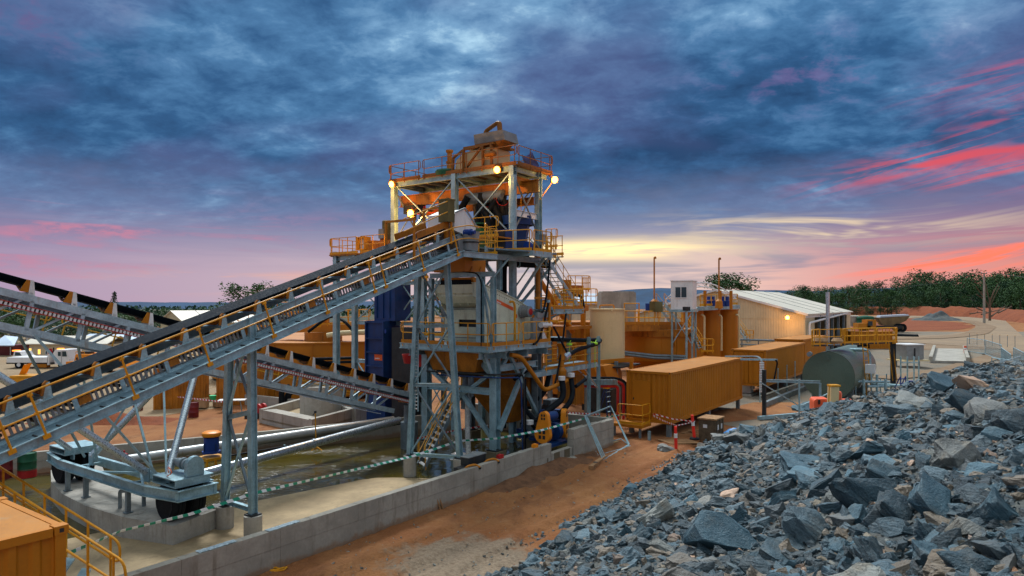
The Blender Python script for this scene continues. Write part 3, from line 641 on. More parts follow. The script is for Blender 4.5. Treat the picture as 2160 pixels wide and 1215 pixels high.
# head of the conveyor: skirt plates, yellow portal posts, white chute
for v in (2.64, 3.76): build('skirt_plate', MB().obox(A(1.3, v, 1.10), AD * 0.9, VV * 0.012, ND * 0.12), OCHD, ca)
for u in (0.15, 2.2):
    for v in (2.48, 3.92): build('portal_post', MB().beam(A(u, v, 0.3), A(u, v, 1.75), 0.07, 0.07), OCH, ca)
    build('portal_beam', MB().beam(A(u, 2.44, 1.75), A(u, 3.96, 1.75), 0.06, 0.08), OCH, ca)
build('portal_rail', MB().path([A(-0.4, 2.46, 1.45), A(2.3, 2.46, 1.62)], 0.022, 6).path([A(-0.4, 2.46, 1.9), A(2.3, 2.46, 2.02)], 0.022, 6), YEL, ca)
build('drip_tray', MB().obox(A(-0.2, 3.2, 0.72), AD * 1.2, VV * 0.62, ND * 0.02), OCHD, ca)
sp = MB(); c = P(942, 446, 26.4)
sp.obox(c, UU * 0.20, VV * 0.24, UP * 0.42); sp.obox(c + UP * 0.44, UU * 0.22, VV * 0.26, UP * 0.03); build('sampler_box', sp, OLIVE, ca)
build('sampler_post', MB().beam(c - UP * 1.2, c - UP * 0.4, 0.16, 0.16), OCHD, ca)
hc = thing('head_chute', W(2.9, 3.2, 8.9), 'white steel transfer chute at the top end of the inclined conveyor', 'chute')
q = [W(2.4, 2.5, 9.55), W(3.6, 2.5, 9.3), W(3.75, 2.5, 9.75), W(3.0, 2.5, 10.42), W(2.45, 2.5, 10.2)]
build('housing', MB().prism(q, VV * 1.4), WHITE, hc)
build('lower_chute', MB().prism([W(2.75, 2.52, 8.75), W(3.55, 2.52, 8.75), W(3.68, 2.52, 9.35), W(2.6, 2.52, 9.35)], VV * 1.3), GREYB, hc)
build('flange', MB().beam(W(3.02, 2.46, 10.46), W(3.8, 2.46, 9.76), 0.04, 0.06).beam(W(2.42, 2.46, 10.23), W(3.0, 2.46, 10.46), 0.04, 0.06), GREYB, hc)
build('motor', MB().lathe(W(3.05, 2.5, 9.5), -VV, [(0, 0.13), (0.35, 0.13), (0.36, 0.08), (0.5, 0.08)], 12), BLUEB, hc, True)
# trestles
def trestle(nm, foot, topp, label, ph, braces):
    t = thing(nm, foot[0], label, 'trestle', 'trestles under the inclined conveyor')
    for f, p in zip(foot, topp):
        build('pier', MB().lathe(f - UP * 0.3, UP, [(0, 0.25), (ph + 0.29, 0.25), (ph + 0.3, 0.235)], 20), CONCP, t, True)
        build('base_plate', MB().obox(f + UP * (ph + 0.02), UU * 0.17, VV * 0.17, UP * 0.022), DARK, t)
        build('leg', MB().ibeam(f + UP * (ph + 0.04), p, 0.18, 0.20, 0.018, UU), STEEL, t)
    a0, a1 = foot[0] + UP * (ph + 0.04), topp[0]; b0, b1 = foot[1] + UP * (ph + 0.04), topp[1]
    for k, (s, e) in enumerate(braces):
        off = UU * (-0.02)
        build('brace', MB().beam(a0.lerp(a1, s) + off, b0.lerp(b1, e) + off, 0.045, 0.075, UU), STEEL, t)
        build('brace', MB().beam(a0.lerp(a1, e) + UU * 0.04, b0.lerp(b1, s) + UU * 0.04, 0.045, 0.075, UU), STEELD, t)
    for s in sorted(set(x for b in braces for x in b)):
        build('crossbar', MB().ibeam(a0.lerp(a1, s), b0.lerp(b1, s), 0.12, 0.13, 0.015), STEEL, t)
    return t
trestle('conveyor_trestle', [W(-6.35, 3.95), W(-6.4, 2.48)], [A(-6.35, 3.7, -0.05), A(-6.4, 2.55, 0.55)], 'narrow two legged steel trestle on round piers beside the green and white tape', 0.71, [(0.02, 0.52), (0.52, 0.97)])
trestle('splayed_trestle', [W(1.5, 4.0, -0.1), W(2.2, 2.05, -0.1)], [A(1.55, 3.55, -0.1), A(1.85, 2.42, -0.12)], 'splayed two legged steel trestle standing in the water beside the yellow stairs', 0.88, [(0.0, 0.36), (0.36, 0.66), (0.66, 0.95)])
ld = bpy.data.objects['splayed_trestle']
mb = MB()
for k in range(44): mb.obox(W(1.6, 3.75, 2.6 + 0.14 * k), UU * 0.02, VV * 0.09, UP * 0.018)
cr = build('cable_ladder_rib', mb, WHITE, ld)
build('cable_ladder_edge', MB().beam(W(1.6, 3.66, 2.5), W(1.6, 3.66, 8.3), 0.03, 0.05).beam(W(1.6, 3.84, 2.5), W(1.6, 3.84, 8.3), 0.03, 0.05), STEEL, cr)

# ------------------------------------------------------------------ slewing stacker conveyor
SB = -0.2876
def zb(u): return 7.13 + SB * (u + 10.97)
BD = Vector((U2.x, U2.y, SB)).normalized(); BN = Vector((-SB * U2.x, -SB * U2.y, 1)).normalized()
def B(u, v, dz=0.0): return W(u, v, zb(u) + dz)
cb = thing('slewing_conveyor', B(-8, 7.5, -3), 'galvanised truss conveyor sloping down across the pond from its wheeled base', 'conveyor')
b0, b1 = -15.5, 5.0
VN, VF = 7.0, 8.15
for v in (VN, VF):
    build('top_chord', MB().chan(B(b0, v, -0.10), B(b1, v, -0.10), 0.09, 0.20, 0.02, BN, -1 if v == VN else 1), PALE, cb)
    build('bottom_chord', MB().chan(B(b0, v, -1.04), B(3.6, v, -0.98), 0.09, 0.20, 0.02, BN, -1 if v == VN else 1), PALE, cb)
i = 0; u = b0
while u < 3.4:
    for v in (VN, VF):
        o = 0.0 if v == VN else 0.6
        build('vertical', MB().beam(B(u + o, v, -1.0) , B(u + o, v, -0.15) + BD * 0.16, 0.10, 0.09, VV), PALE, cb)
        build('diagonal', MB().beam(B(u + o + 0.15, v + 0.02, -0.98), B(u + o + 1.18, v + 0.02, -0.2), 0.06, 0.07, VV), PALE if i % 2 else PALE, cb)
    if i % 2 == 0: build('cross_member', MB().beam(B(u, VN, -1.0), B(u, VF, -1.0), 0.08, 0.08, BN), STEELD, cb)
    build('cross_member', MB().beam(B(u, VN, -0.2), B(u, VF, -0.2), 0.08, 0.08, BN), STEELD, cb)
    u += 1.28; i += 1
tp = [(7.12, 0.40), (7.38, 0.25), (7.78, 0.25), (8.04, 0.40)]; rg = tp + [(v, d + 0.02) for v, d in tp[::-1]]
mb = MB().add([B(e, v, d) for e in (b0, b1 + 0.3) for v, d in rg], [(i, (i + 1) % 8, 8 + (i + 1) % 8, 8 + i) for i in range(8)] + [(0, 1, 6, 7), (1, 2, 5, 6), (2, 3, 4, 5), (8, 9, 14, 15), (9, 10, 13, 14), (10, 11, 12, 13)])
build('belt', mb, BELT, cb)
build('return_belt', MB().beam(B(b0, 7.58, -0.33), B(b1, 7.58, -0.33), 0.9, 0.015, BN), RUB, cb)
bx = [su(x, 6.95) for x in (-90, -10, 68, 158, 243, 320, 392, 455, 512, 565, 616, 663, 708, 750, 790, 828, 864)]
for u in bx:
    fo = build('idler_frame', MB().prism([B(u - 0.08, 6.98, 0.0), B(u + 0.08, 6.98, 0.0), B(u + 0.06, 6.98, 0.42), B(u - 0.02, 6.98, 0.42)], VV * 0.03).beam(B(u, 6.98, 0.05), B(u, 8.18, 0.05), 0.08, 0.06, BN), WHITE, cb)
    build('guard_wing', MB().prism([B(u - 0.28, 7.0, 0.04), B(u - 0.06, 7.0, 0.06), B(u + 0.0, 7.0, 0.41), B(u - 0.09, 7.0, 0.41)], VV * 0.05), OCH, fo)
    build('roller', MB().tube(B(u, 7.14, 0.33), B(u, 7.37, 0.19), 0.045, 8).tube(B(u, 7.38, 0.185), B(u, 7.78, 0.185), 0.045, 8).tube(B(u, 7.79, 0.19), B(u, 8.02, 0.33), 0.045, 8), OCHD, fo)
    build('return_roller', MB().tube(B(u + 0.45, 7.08, -0.39), B(u + 0.45, 8.08, -0.39), 0.045, 8), OCHD, cb)
mb = MB(); u = b0
while u < 4.6: mb.obox(B(u, 6.90, -0.40), BD * 0.028, VV * 0.02, BN * 0.055); u += 0.105
tr = build('cable_tray_rib', mb, WHITE, cb)
build('cable_tray_edge', MB().beam(B(b0, 6.90, -0.34), B(4.6, 6.90, -0.34), 0.06, 0.022, BN).beam(B(b0, 6.90, -0.46), B(4.6, 6.90, -0.46), 0.06, 0.02, BN), REDC, tr)
for v0_ in (8.95,):
    build('walkway_grating', MB().beam(B(b0, 8.6, -0.95), B(3, 8.6, -0.95), 0.7, 0.04, BN), GRATE, cb)
    handrail(cb, [B(b0, v0_, -0.95), B(-9.2, v0_, -0.95)], 0.95, 0.5, 1.5, 0.024, lean=BN); handrail(cb, [B(-8.9, v0_, -0.95), B(-2.8, v0_, -0.95)], 0.95, 0.5, 1.5, 0.024, lean=BN); handrail(cb, [B(-2.5, v0_, -0.95), B(3.0, v0_, -0.95)], 0.95, 0.5, 1.5, 0.024, lean=BN)
for k in range(4): build('wear_plate', MB().obox(B(-1.6 + 1.25 * k, 7.1, -1.16 - 0.02 * k), BD * 0.72, VV * 0.10, BN * 0.012), ROOFB, cb)
for s in (-9.6, -3.6): build('splice_plate', MB().obox(B(s, VN - 0.06, -1.03), BD * 0.45, VV * 0.012, BN * 0.085), PALE, cb)
# tail pivot and its drum
build('tail_guard', MB().obox(B(5.1, 7.55, 0.05), BD * 0.35, VV * 0.7, BN * 0.35), DARK, cb)
build('pivot_post', MB().lathe(W(5.2, 7.6, -0.4), UP, [(0, 0.4), (1.6, 0.4), (1.6, 0.25), (2.4, 0.25)], 16), STEELD, cb, True)
# wheeled base
FZ = 1.43
def base(v, u=-8.15): return W(u, v, FZ)
front = [base(3.5, -8.0), base(4.9, -8.25), base(10.4, -8.25), base(11.9, -8.0)]
for a, b in zip(front, front[1:]): build('base_beam', MB().chan(a, b, 0.12, 0.30, 0.025, UP, -1), STEEL, cb)
back = [base(3.5, -6.9), base(5.2, -7.3), base(10.2, -7.3), base(11.9, -6.9)]
for a, b in zip(back, back[1:]): build('base_beam', MB().chan(a, b, 0.12, 0.28, 0.025, UP, 1), STEEL, cb)
for v in (3.5, 11.9): build('base_beam', MB().chan(base(v, -8.06), base(v, -6.85), 0.12, 0.30, 0.025, UP, 1 if v < 5 else -1), STEEL, cb)
for a, b in (((5.0, -8.2), (7.0, -7.3)), ((7.0, -7.3), (8.6, -8.2)), ((8.6, -8.2), (10.3, -7.3)), ((6.0, -8.2), (6.0, -7.3)), ((9.5, -8.2), (9.5, -7.3))):
    build('lattice_bar', MB().beam(base(a[0], a[1]), base(b[0], b[1]), 0.06, 0.06), STEEL, cb)
for v in (4.25, 11.2):
    build('deck_box', MB().gbox(-8.02, v - 0.62, FZ + 0.19, -6.9, v + 0.62, FZ + 0.22).gbox(-8.02, v - 0.62, FZ + 0.38, -6.9, v + 0.62, FZ + 0.41).gbox(-8.02, v - 0.62, FZ + 0.221, -7.0, v - 0.59, FZ + 0.379).gbox(-8.02, v + 0.59, FZ + 0.221, -7.0, v + 0.62, FZ + 0.379), STEEL, cb)
    for du in (-8.02, -7.42):
        w = build('wheel', MB().lathe(W(du, v, PZ + 0.52), UU, [(0.02, 0.31), (0.02, 0.37), (0.0, 0.44), (0.03, 0.50), (0.08, 0.525), (0.13, 0.525), (0.14, 0.505), (0.16, 0.505), (0.17, 0.525), (0.23, 0.525), (0.24, 0.505), (0.26, 0.505), (0.27, 0.525), (0.32, 0.525), (0.37, 0.50), (0.40, 0.44), (0.38, 0.37), (0.38, 0.31)], 36), RUB, cb, True)
        build('rim', MB().lathe(W(du, v, PZ + 0.52), UU, [(0.05, 0.02), (0.05, 0.13), (0.10, 0.15), (0.11, 0.26), (0.03, 0.315), (0.36, 0.315)], 24), BRIGHT, w, True)
for f, top in ((5.7, B(-13.4, 7.0, -1.0)), (4.55, B(-5.5, 7.0, -1.0)), (9.3, B(-5.5, 8.15, -1.0)), (10.7, B(-13.4, 8.15, -1.0))):
    p = W(-7.75, f, FZ + 0.30); build('strut', MB().tube(p, top, 0.105 if f < 9.4 else 0.09, 16), BRIGHT, cb, True)
    build('lug', MB().obox(p - UP * 0.08, UU * 0.02, VV * 0.14, UP * 0.2), STEEL, cb); build('lug', MB().obox(top, UU * 0.14, VV * 0.02, UP * 0.14), STEEL, cb)
for a, b in (((5.0, FZ + .2), B(-10.2, 7.0, -1.05)), ((9.9, FZ + .2), B(-10.2, 8.1, -1.05)), ((4.7, FZ + .3), B(-6.4, 7.4, -1.05)), ((9.2, FZ + .3), B(-6.4, 8.0, -1.05)), ((9.0, FZ + .2), B(-9.0, 7.2, -1.05)), ((5.4, FZ + .2), B(-7.4, 8.0, -1.05))):
    build('tie_bar', MB().beam(W(-7.7, a[0], a[1]), b, 0.06, 0.06), STEEL, cb)
for v in (8.6, 6.9, 5.9, 9.9):
    build('leg_stand', MB().beam(W(-8.2, v, PZ + 0.01), W(-8.2, v, FZ - 0.14), 0.12, 0.12).obox(W(-8.2, v, PZ + 0.02), UU * 0.1, VV * 0.1, UP * 0.015), STEELD, cb) if v != 6.9 else build('hoop_stand', MB().path(fillet([W(-8.1, 6.6, PZ), W(-8.1, 6.6, PZ + 0.5), W(-7.6, 6.2, PZ + 0.5), W(-7.6, 6.2, PZ)], 0.03, 2), 0.07, 4), STEELD, cb)
mo = build('drive_motor', MB().lathe(W(-7.4, 4.9, FZ + 0.68), -VV, [(0, 0.10), (0.30, 0.10), (0.31, 0.13), (0.52, 0.13), (0.54, 0.17), (0.62, 0.17), (0.63, 0.12), (0.72, 0.16), (0.80, 0.16), (0.82, 0.10), (0.95, 0.10)], 16), STEELD, cb, True)
build('gearbox', MB().prism([W(-7.65, 3.85, FZ + 0.42), W(-7.15, 3.85, FZ + 0.42), W(-7.15, 3.85, FZ + 0.72)] + [W(-7.4 + 0.25 * cos(pi * k / 8), 3.85, FZ + 0.72 + 0.25 * sin(pi * k / 8)) for k in range(1, 8)] + [W(-7.65, 3.85, FZ + 0.72)], -VV * 0.16), STEEL, cb)
build('cable', MB().path(fillet([W(-7.75, 4.5, FZ + 0.45), W(-7.85, 4.35, FZ + 0.7), W(-7.9, 4.0, FZ + 0.55), W(-7.9, 4.3, FZ + 0.42)], 0.15, 5), 0.014, 5), REDO, cb)

# ------------------------------------------------------------------ pipes over the pond
def pipe(nm, pts, r, m, label, n=18, flg=()):
    t = thing(nm, pts[0], label, 'pipe'); build('pipe_body', MB().path(fillet(pts, r * 3, 6), r, n), m, t, True)
    for k in flg:
        a, b = Vector(pts[k[0]]), Vector(pts[k[0] + 1]); p = a.lerp(b, k[1]); d = (b - a).normalized()
        build('flange', MB().lathe(p - d * 0.03, d, [(0, r * 1.18), (0.06, r * 1.18)], n), m, t, True)
    return t
pipe('long_water_pipe', [P(258, 972, 27.4), P(830, 886, 34.6)], 0.20, paint('dull_zinc_pipe', (0.36, 0.38, 0.38), 0.38, 0.5, 0.2, 2, dirt=(0.25, 0.2, 0.14), dirt_amt=0.3), 'dull grey long pipe lying along the far edge of the pond', flg=((0, 0.01),))
pipe('bright_water_pipe', [P(408, 1005, 24.0), P(842, 886, 33.4)], 0.17, BRIGHT, 'shiny steel pipe running over the brown water to the wheeled base', flg=((0, 0.5),))
vb = thing('valve', P(262, 962, 27.2), 'small red valve on the end of the grey pond pipe', 'valve')
build('body', MB().obox(P(262, 964, 27.2), UU * 0.09, VV * 0.12, UP * 0.14).tube(P(262, 958, 27.2), P(262, 950, 27.2), 0.035, 8), REDC, vb)
cbx = thing('marker_stand', P(667, 944, 30.3), 'thin yellow stand with a tap rising from the pond water', 'stand')
build('pole', MB().tube(P(667, 948, 30.3), P(665, 872, 30.3), 0.028, 8), YEL, cbx); build('foot', MB().beam(P(667, 942, 30.3), P(657, 951, 30.2), 0.04, 0.04).beam(P(667, 942, 30.3), P(679, 950, 30.2), 0.04, 0.04), YEL, cbx); build('tap', MB().obox(P(665, 869, 30.3), UU * 0.05, VV * 0.03, UP * 0.05).tube(P(663, 872, 30.3), P(660, 876, 30.3), 0.02, 6), DARK, cbx)
pts = [P(480, 962, 28.6), P(600, 942, 30.0), P(760, 910, 32.3), P(850, 893, 33.6)]
t = thing('hose', pts[0], 'thin dark hose clipped along the wall under the grey pond pipe', 'hose'); build('hose_body', MB().path(pts, 0.035, 8), RUB, t, True)
for p in pts[1:3]: build('clip', MB().obox(p, UU * 0.02, VV * 0.05, UP * 0.08), STEEL, t)
# blue pump motor with orange cap on a yellow stand
pm = thing('pump_motor', G(446, 985, 0), 'blue upright motor with an orange cap on a small yellow stand at the pond edge', 'pump')
pc = P(446, 945, 27.6)
build('motor_body', MB().lathe(P(446, 955, 27.6), UP, [(0, 0.36), (0.08, 0.36), (0.09, 0.29), (0.62, 0.29), (0.66, 0.22)], 16), BLUEB, pm, True); build('fin_rib', MB().obox(pc, UU * 0.33, VV * 0.02, UP * 0.2).obox(pc, UU * 0.02, VV * 0.33, UP * 0.2), BLUE, pm)
build('cap', MB().lathe(P(446, 920, 27.6), UP, [(0, 0.34), (0.05, 0.37), (0.15, 0.36), (0.2, 0.28)], 20), ORANGE, pm, True)
build('stand_top', MB().obox(P(446, 965, 27.6), UU * 0.45, VV * 0.42, UP * 0.05), YEL, pm)
for s, k in ((1, 1), (1, -1), (-1, 1), (-1, -1)): p = P(446, 967, 27.6) + UU * 0.4 * s + VV * 0.36 * k; build('leg', MB().beam(p, Vector((p.x, p.y, -0.2)), 0.07, 0.07), YEL, pm)
# ------------------------------------------------------------------ floodlights (the photo shows them lit)
def lamp_light(name, p, power, r=0.12):
    l = bpy.data.lights.new(name, 'POINT'); l.energy = power; l.color = (1.0, 0.44, 0.09); l.shadow_soft_size = r
    o = bpy.data.objects.new(name, l); COL.objects.link(o); o.location = p; return o
def floodlight(p, face, label, power, size=0.18, arm=None):
    face = Vector(face).normalized(); t = thing('floodlight', p, label, 'lamp', 'lit floodlights'); sd = face.cross(UP).normalized(); up = sd.cross(face)
    build('housing', MB().prism([p + sd * a * size + up * b * size - face * 0.02 for a, b in ((-1, -0.85), (1, -0.85), (1, 0.85), (-1, 0.85))], -face * 0.14), OCHD, t)
    build('lens', MB().lathe(p - face * 0.015, face, [(0, size * 0.92), (0.03, size * 0.85), (0.05, size * 0.4)], 20), LAMPM, t, True)
    q = arm if arm is not None else p - face * 0.35 - UP * 0.05
    build('bracket', MB().beam(p - face * 0.13, q, 0.04, 0.04), YEL, t)
    lamp_light('floodlight_glow', p + face * 0.55 - UP * 0.35, power * 0.28)
    return t

# ------------------------------------------------------------------ tall tower frame
TW = thing('screening_tower', W(10.1, 8.2, 0), 'tall galvanised steel tower frame with cross braces, yellow monorail beam and railed top deck', 'tower')
TU, TV, TZ = (9.0, 11.25), (4.4, 8.05, 12.4), 13.35
for u in TU:
    for v in TV:
        build('column', MB().ibeam(W(u, v, 0), W(u, v, TZ), 0.27, 0.30, 0.025, UU), STEEL, TW)
build('column_sleeve', MB().tube(W(9.0, 4.4, 4.5), W(9.0, 4.4, 12.9), 0.19, 16), STEEL, TW, True)
for u in TU: build('top_beam', MB().ibeam(W(u, 4.2, TZ - 0.13), W(u, 12.6, TZ - 0.13), 0.16, 0.25, 0.02), STEEL, TW)
for v in TV: build('top_beam', MB().ibeam(W(9.08, v, TZ - 0.13), W(12.0, v, TZ - 0.13), 0.14, 0.22, 0.02), STEEL, TW)
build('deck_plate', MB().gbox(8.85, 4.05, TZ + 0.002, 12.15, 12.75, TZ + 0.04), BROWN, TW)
for k in range(9): build('deck_joist', MB().ibeam(W(9.09, 5.0 + 0.9 * k, TZ - 0.1), W(11.16, 5.0 + 0.9 * k, TZ - 0.1), 0.09, 0.14), STEELD, TW)
build('monorail_beam', MB().ibeam(W(10.0, 3.6, 12.45), W(10.0, 12.9, 12.45), 0.26, 0.62, 0.04), OCHD, TW)
build('monorail_beam', MB().ibeam(W(11.0, 4.5, 11.9), W(11.0, 12.3, 11.9), 0.2, 0.4, 0.03), OCHD, TW)
build('end_beam', MB().ibeam(W(9.1, 4.5, 12.7), W(11.2, 4.5, 12.7), 0.18, 0.4, 0.03), OCHD, TW)
DZ = TZ + 0.04
for a, b in (((8.88, 12.7), (8.88, 10.35)), ((8.88, 10.2), (8.88, 7.45)), ((8.88, 7.3), (8.88, 4.1)), ((8.95, 4.08), (12.1, 4.08)), ((12.12, 4.15), (12.12, 8.2)), ((12.12, 8.4), (12.12, 12.6)), ((8.95, 12.72), (12.1, 12.72))):
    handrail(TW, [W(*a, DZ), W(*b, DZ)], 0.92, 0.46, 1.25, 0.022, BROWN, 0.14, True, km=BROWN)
def xbrace(root, u, va, vb, za, zb_, w=0.075, uu=None):
    pa, pb = (W(u, va, za), W(u, vb, zb_)); pc, pd = (W(u + 0.05, va, zb_), W(u + 0.05, vb, za))
    build('brace', MB().beam(pa, pb, 0.05, w, UU), STEEL, root); build('brace', MB().beam(pc, pd, 0.05, w, UU), STEEL, root)
xbrace(TW, 9.02, 4.55, 7.9, 10.1, 13.1); xbrace(TW, 9.02, 8.2, 12.2, 9.8, 13.1)
xbrace(TW, 11.25, 4.5, 7.9, 9.6, 12.9, 0.06); xbrace(TW, 11.25, 8.2, 12.2, 9.6, 12.9, 0.06)
for v in (4.4, 12.4):
    build('brace', MB().beam(W(9.1, v, 10.2), W(11.2, v, 12.9), 0.05, 0.07, VV), STEELD, TW); build('brace', MB().beam(W(9.1, v, 12.9), W(11.2, v, 10.2), 0.05, 0.07, VV), STEELD, TW)
for z in (9.3, 5.0):
    for u in TU: build('tie_beam', MB().ibeam(W(u, 4.55, z), W(u, 12.3, z), 0.14, 0.22), STEEL, TW)
    for v in TV: build('tie_beam', MB().ibeam(W(9.13, v, z), W(11.1, v, z), 0.14, 0.22), STEELD, TW)
build('tie_beam', MB().ibeam(W(9.13, 4.4, 11.1), W(11.1, 4.4, 11.1), 0.12, 0.3), WHITE, TW)
xbrace(TW, 9.02, 4.55, 7.9, 5.2, 9.1, 0.09); xbrace(TW, 9.02, 8.2, 12.2, 5.2, 9.1, 0.09)
xbrace(TW, 11.25, 4.55, 7.9, 5.2, 9.1, 0.09)
build('knee_brace', MB().beam(W(9.0, 4.4, 6.6), W(9.0, 2.6, 8.8), 0.10, 0.12, UU), STEEL, TW); build('knee_brace', MB().beam(W(9.0, 4.4, 6.6), W(9.0, 6.2, 8.8), 0.10, 0.12, UU), STEEL, TW)
build('knee_brace', MB().beam(W(9.1, 4.3, 6.4), W(11.6, 3.4, 9.0), 0.10, 0.12, UU), STEEL, TW)
build('switch_box', MB().obox(W(11.25, 4.2, 9.95), UU * 0.12, VV * 0.2, UP * 0.25), GREYB, TW)
for k, (v, z) in enumerate(((11.2, 12.0), (10.2, 12.0), (6.4, 12.0), (5.4, 12.0))):
    build('festoon_cable', MB().path([W(9.6, v + 0.45 * cos(pi * i / 10), z - 0.42 * sin(pi * i / 10)) for i in range(11)], 0.016, 5), REDC, TW, True)
build('hoist_trolley', MB().gbox(9.7, 11.3, 11.7, 10.3, 12.4, 12.15).tube(W(10, 11.9, 11.7), W(10, 11.9, 11.35), 0.16, 10), DARK, TW)
build('hoist_chain', MB().tube(W(10, 4.6, 12.1), W(10, 4.6, 10.9), 0.02, 5).obox(W(10, 4.6, 10.9), UU * 0.07, VV * 0.07, UP * 0.1), YEL, TW)
# lights on the tower
floodlight(W(8.72, 12.35, 13.22), (-0.55, -0.8, -0.25), 'lit floodlight on the corner of the tower top farthest from the rock heap', 300)
floodlight(W(8.72, 5.15, 13.2), (-0.5, -0.85, -0.25), 'lit floodlight under the tower deck below the yellow framed machine', 300)
floodlight(W(12.2, 4.0, 13.1), (0.25, -0.95, -0.25), 'lit floodlight on a strut at the tower corner nearest the shed', 250, arm=W(11.3, 4.35, 12.0))
floodlight(W(8.9, 11.1, 11.55), (-0.5, -0.85, -0.1), 'brightest lit floodlight hanging low under the tower deck above the conveyor', 1100, 0.22, arm=W(9.6, 11.3, 11.9))
# machine on the tower top
tm = thing('ore_separator', W(10.1, 6.9, DZ), 'yellow framed cream machine with grey feed box and bent pipe on the tower top', 'machine')
for v in (8.1, 6.4):
    build('side_frame', MB().prism([W(10.0 - 0.9, v, DZ), W(10.0 - 0.9, v, DZ + 0.12), W(9.25, v + 0.0, DZ + 1.0), W(9.7, v, DZ + 1.55), W(11.0, v, DZ + 1.6), W(11.0, v, DZ)], VV * 0.06), CREAMT, tm)
fr = [(8.25, 0.0), (8.2, 1.15), (7.55, 1.62), (5.75, 1.75), (5.7, 0.0)]
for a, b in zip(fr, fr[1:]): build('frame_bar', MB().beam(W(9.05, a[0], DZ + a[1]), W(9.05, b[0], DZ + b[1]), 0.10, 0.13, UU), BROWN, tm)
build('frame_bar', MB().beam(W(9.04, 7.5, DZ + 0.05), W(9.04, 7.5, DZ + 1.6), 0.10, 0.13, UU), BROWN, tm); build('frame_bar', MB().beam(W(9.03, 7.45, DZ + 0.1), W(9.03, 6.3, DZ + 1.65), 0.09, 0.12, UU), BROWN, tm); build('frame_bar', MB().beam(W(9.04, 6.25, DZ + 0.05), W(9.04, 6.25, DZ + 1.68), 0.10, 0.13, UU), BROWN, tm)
build('front_panel', MB().prism([W(9.2, 8.1, DZ + 0.1), W(9.2, 8.1, DZ + 1.05), W(9.2, 7.5, DZ + 1.5), W(9.2, 5.85, DZ + 1.6), W(9.2, 5.85, DZ + 0.1)], UU * 1.6), CREAMT, tm)
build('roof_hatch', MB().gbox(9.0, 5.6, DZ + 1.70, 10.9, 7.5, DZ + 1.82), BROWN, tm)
build('feed_box', MB().prism([W(9.1, 6.9, DZ + 2.62), W(9.1, 5.1, DZ + 2.62), W(9.25, 5.05, DZ + 1.95), W(9.25, 6.95, DZ + 1.95)], UU * 1.2), GREYB, tm)
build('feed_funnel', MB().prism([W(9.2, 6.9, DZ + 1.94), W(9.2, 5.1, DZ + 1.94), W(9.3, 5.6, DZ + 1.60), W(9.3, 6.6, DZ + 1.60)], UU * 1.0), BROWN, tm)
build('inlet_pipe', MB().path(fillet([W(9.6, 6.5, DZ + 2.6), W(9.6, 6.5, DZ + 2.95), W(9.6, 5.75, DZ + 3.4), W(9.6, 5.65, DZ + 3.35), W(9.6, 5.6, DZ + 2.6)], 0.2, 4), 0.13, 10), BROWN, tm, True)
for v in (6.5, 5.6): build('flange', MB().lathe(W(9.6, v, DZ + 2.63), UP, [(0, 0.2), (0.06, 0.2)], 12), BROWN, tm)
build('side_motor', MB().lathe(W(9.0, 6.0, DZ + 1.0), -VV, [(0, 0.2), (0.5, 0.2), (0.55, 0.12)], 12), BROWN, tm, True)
tm.scale = (1, 1, 0.70)
vh = thing('valve_stand', W(9.4, 8.9, DZ), 'small brown valve column on a dark drum beside the tower top machine', 'valve')
build('drum', MB().lathe(W(9.4, 8.9, DZ), UP, [(0, 0.62), (0.22, 0.65), (0.3, 0.6)], 20), GREEN, vh, True); build('column', MB().lathe(W(9.4, 8.75, DZ + 0.3), UP, [(0, 0.26), (0.1, 0.16), (0.35, 0.14), (0.36, 0.2), (0.45, 0.2), (0.46, 0.13), (0.9, 0.13), (0.95, 0.2), (1.05, 0.2)], 14), OCHD, vh, True)
bt = thing('plastic_sheet', W(11.6, 5.1, DZ), 'crumpled pale blue plastic sheet draped on the tower railing', 'sheet')
mb = MB(); mb.sheet(0, 0, 8, 10, lambda s, t: W(11.7 + 0.08 * sin(9 * s + 4 * t), 4.7 + 0.75 * s + 0.2 * t, DZ + 0.05 + 1.05 * t + 0.10 * sin(7 * s)) + UU * 0.15 * sin(5 * t))
build('sheet', mb, paint('pale_blue_plastic', (0.12, 0.16, 0.42), 0.4, 0, 0.2, 3), bt, True)

# ------------------------------------------------------------------ hoses and green chute inside the tower
cyc = thing('cyclone_pipework', W(9.8, 6.4, 9.4), 'bundle of thick black hoses curving down under the tower deck to a green chute', 'pipework')
for pts, r in (([W(9.5, 7.6, 12.2), W(9.4, 8.2, 11.3), W(9.3, 8.3, 10.3)], 0.17), ([W(9.7, 6.9, 12.3), W(9.5, 6.8, 11.6), W(9.4, 6.2, 11.0), W(9.4, 6.0, 10.0)], 0.15), ([W(9.9, 6.2, 12.3), W(9.7, 6.0, 11.4), W(9.6, 5.6, 11.0), W(9.6, 5.5, 9.9)], 0.15),
               ([W(10.0, 5.7, 12.2), W(9.9, 5.6, 12.0), W(9.9, 5.35, 11.2), W(9.9, 5.3, 9.5)], 0.12), ([W(9.5, 7.2, 10.0), W(9.5, 6.2, 11.4), W(9.8, 5.9, 12.1)], 0.14), ([W(10.4, 7.4, 12.2), W(10.4, 7.5, 10.5), W(10.4, 7.0, 9.6)], 0.17)):
    build('hose', MB().path(fillet(pts, 0.6, 6), r, 12), RUB, cyc, True)
build('manifold', MB().lathe(W(9.9, 8.0, 12.15), -VV, [(0, 0.3), (2.4, 0.3), (2.45, 0.22)], 16), STEELD, cyc, True)
for k in range(4): build('cyclone', MB().lathe(W(10.3, 7.6 - 0.55 * k, 11.9), -UP, [(0, 0.22), (0.5, 0.22), (1.6, 0.07)], 12), DARK, cyc, True)
gc = thing('green_chute', W(9.3, 6.6, 9.4), 'dark green chute body below the black hoses inside the tower', 'chute')
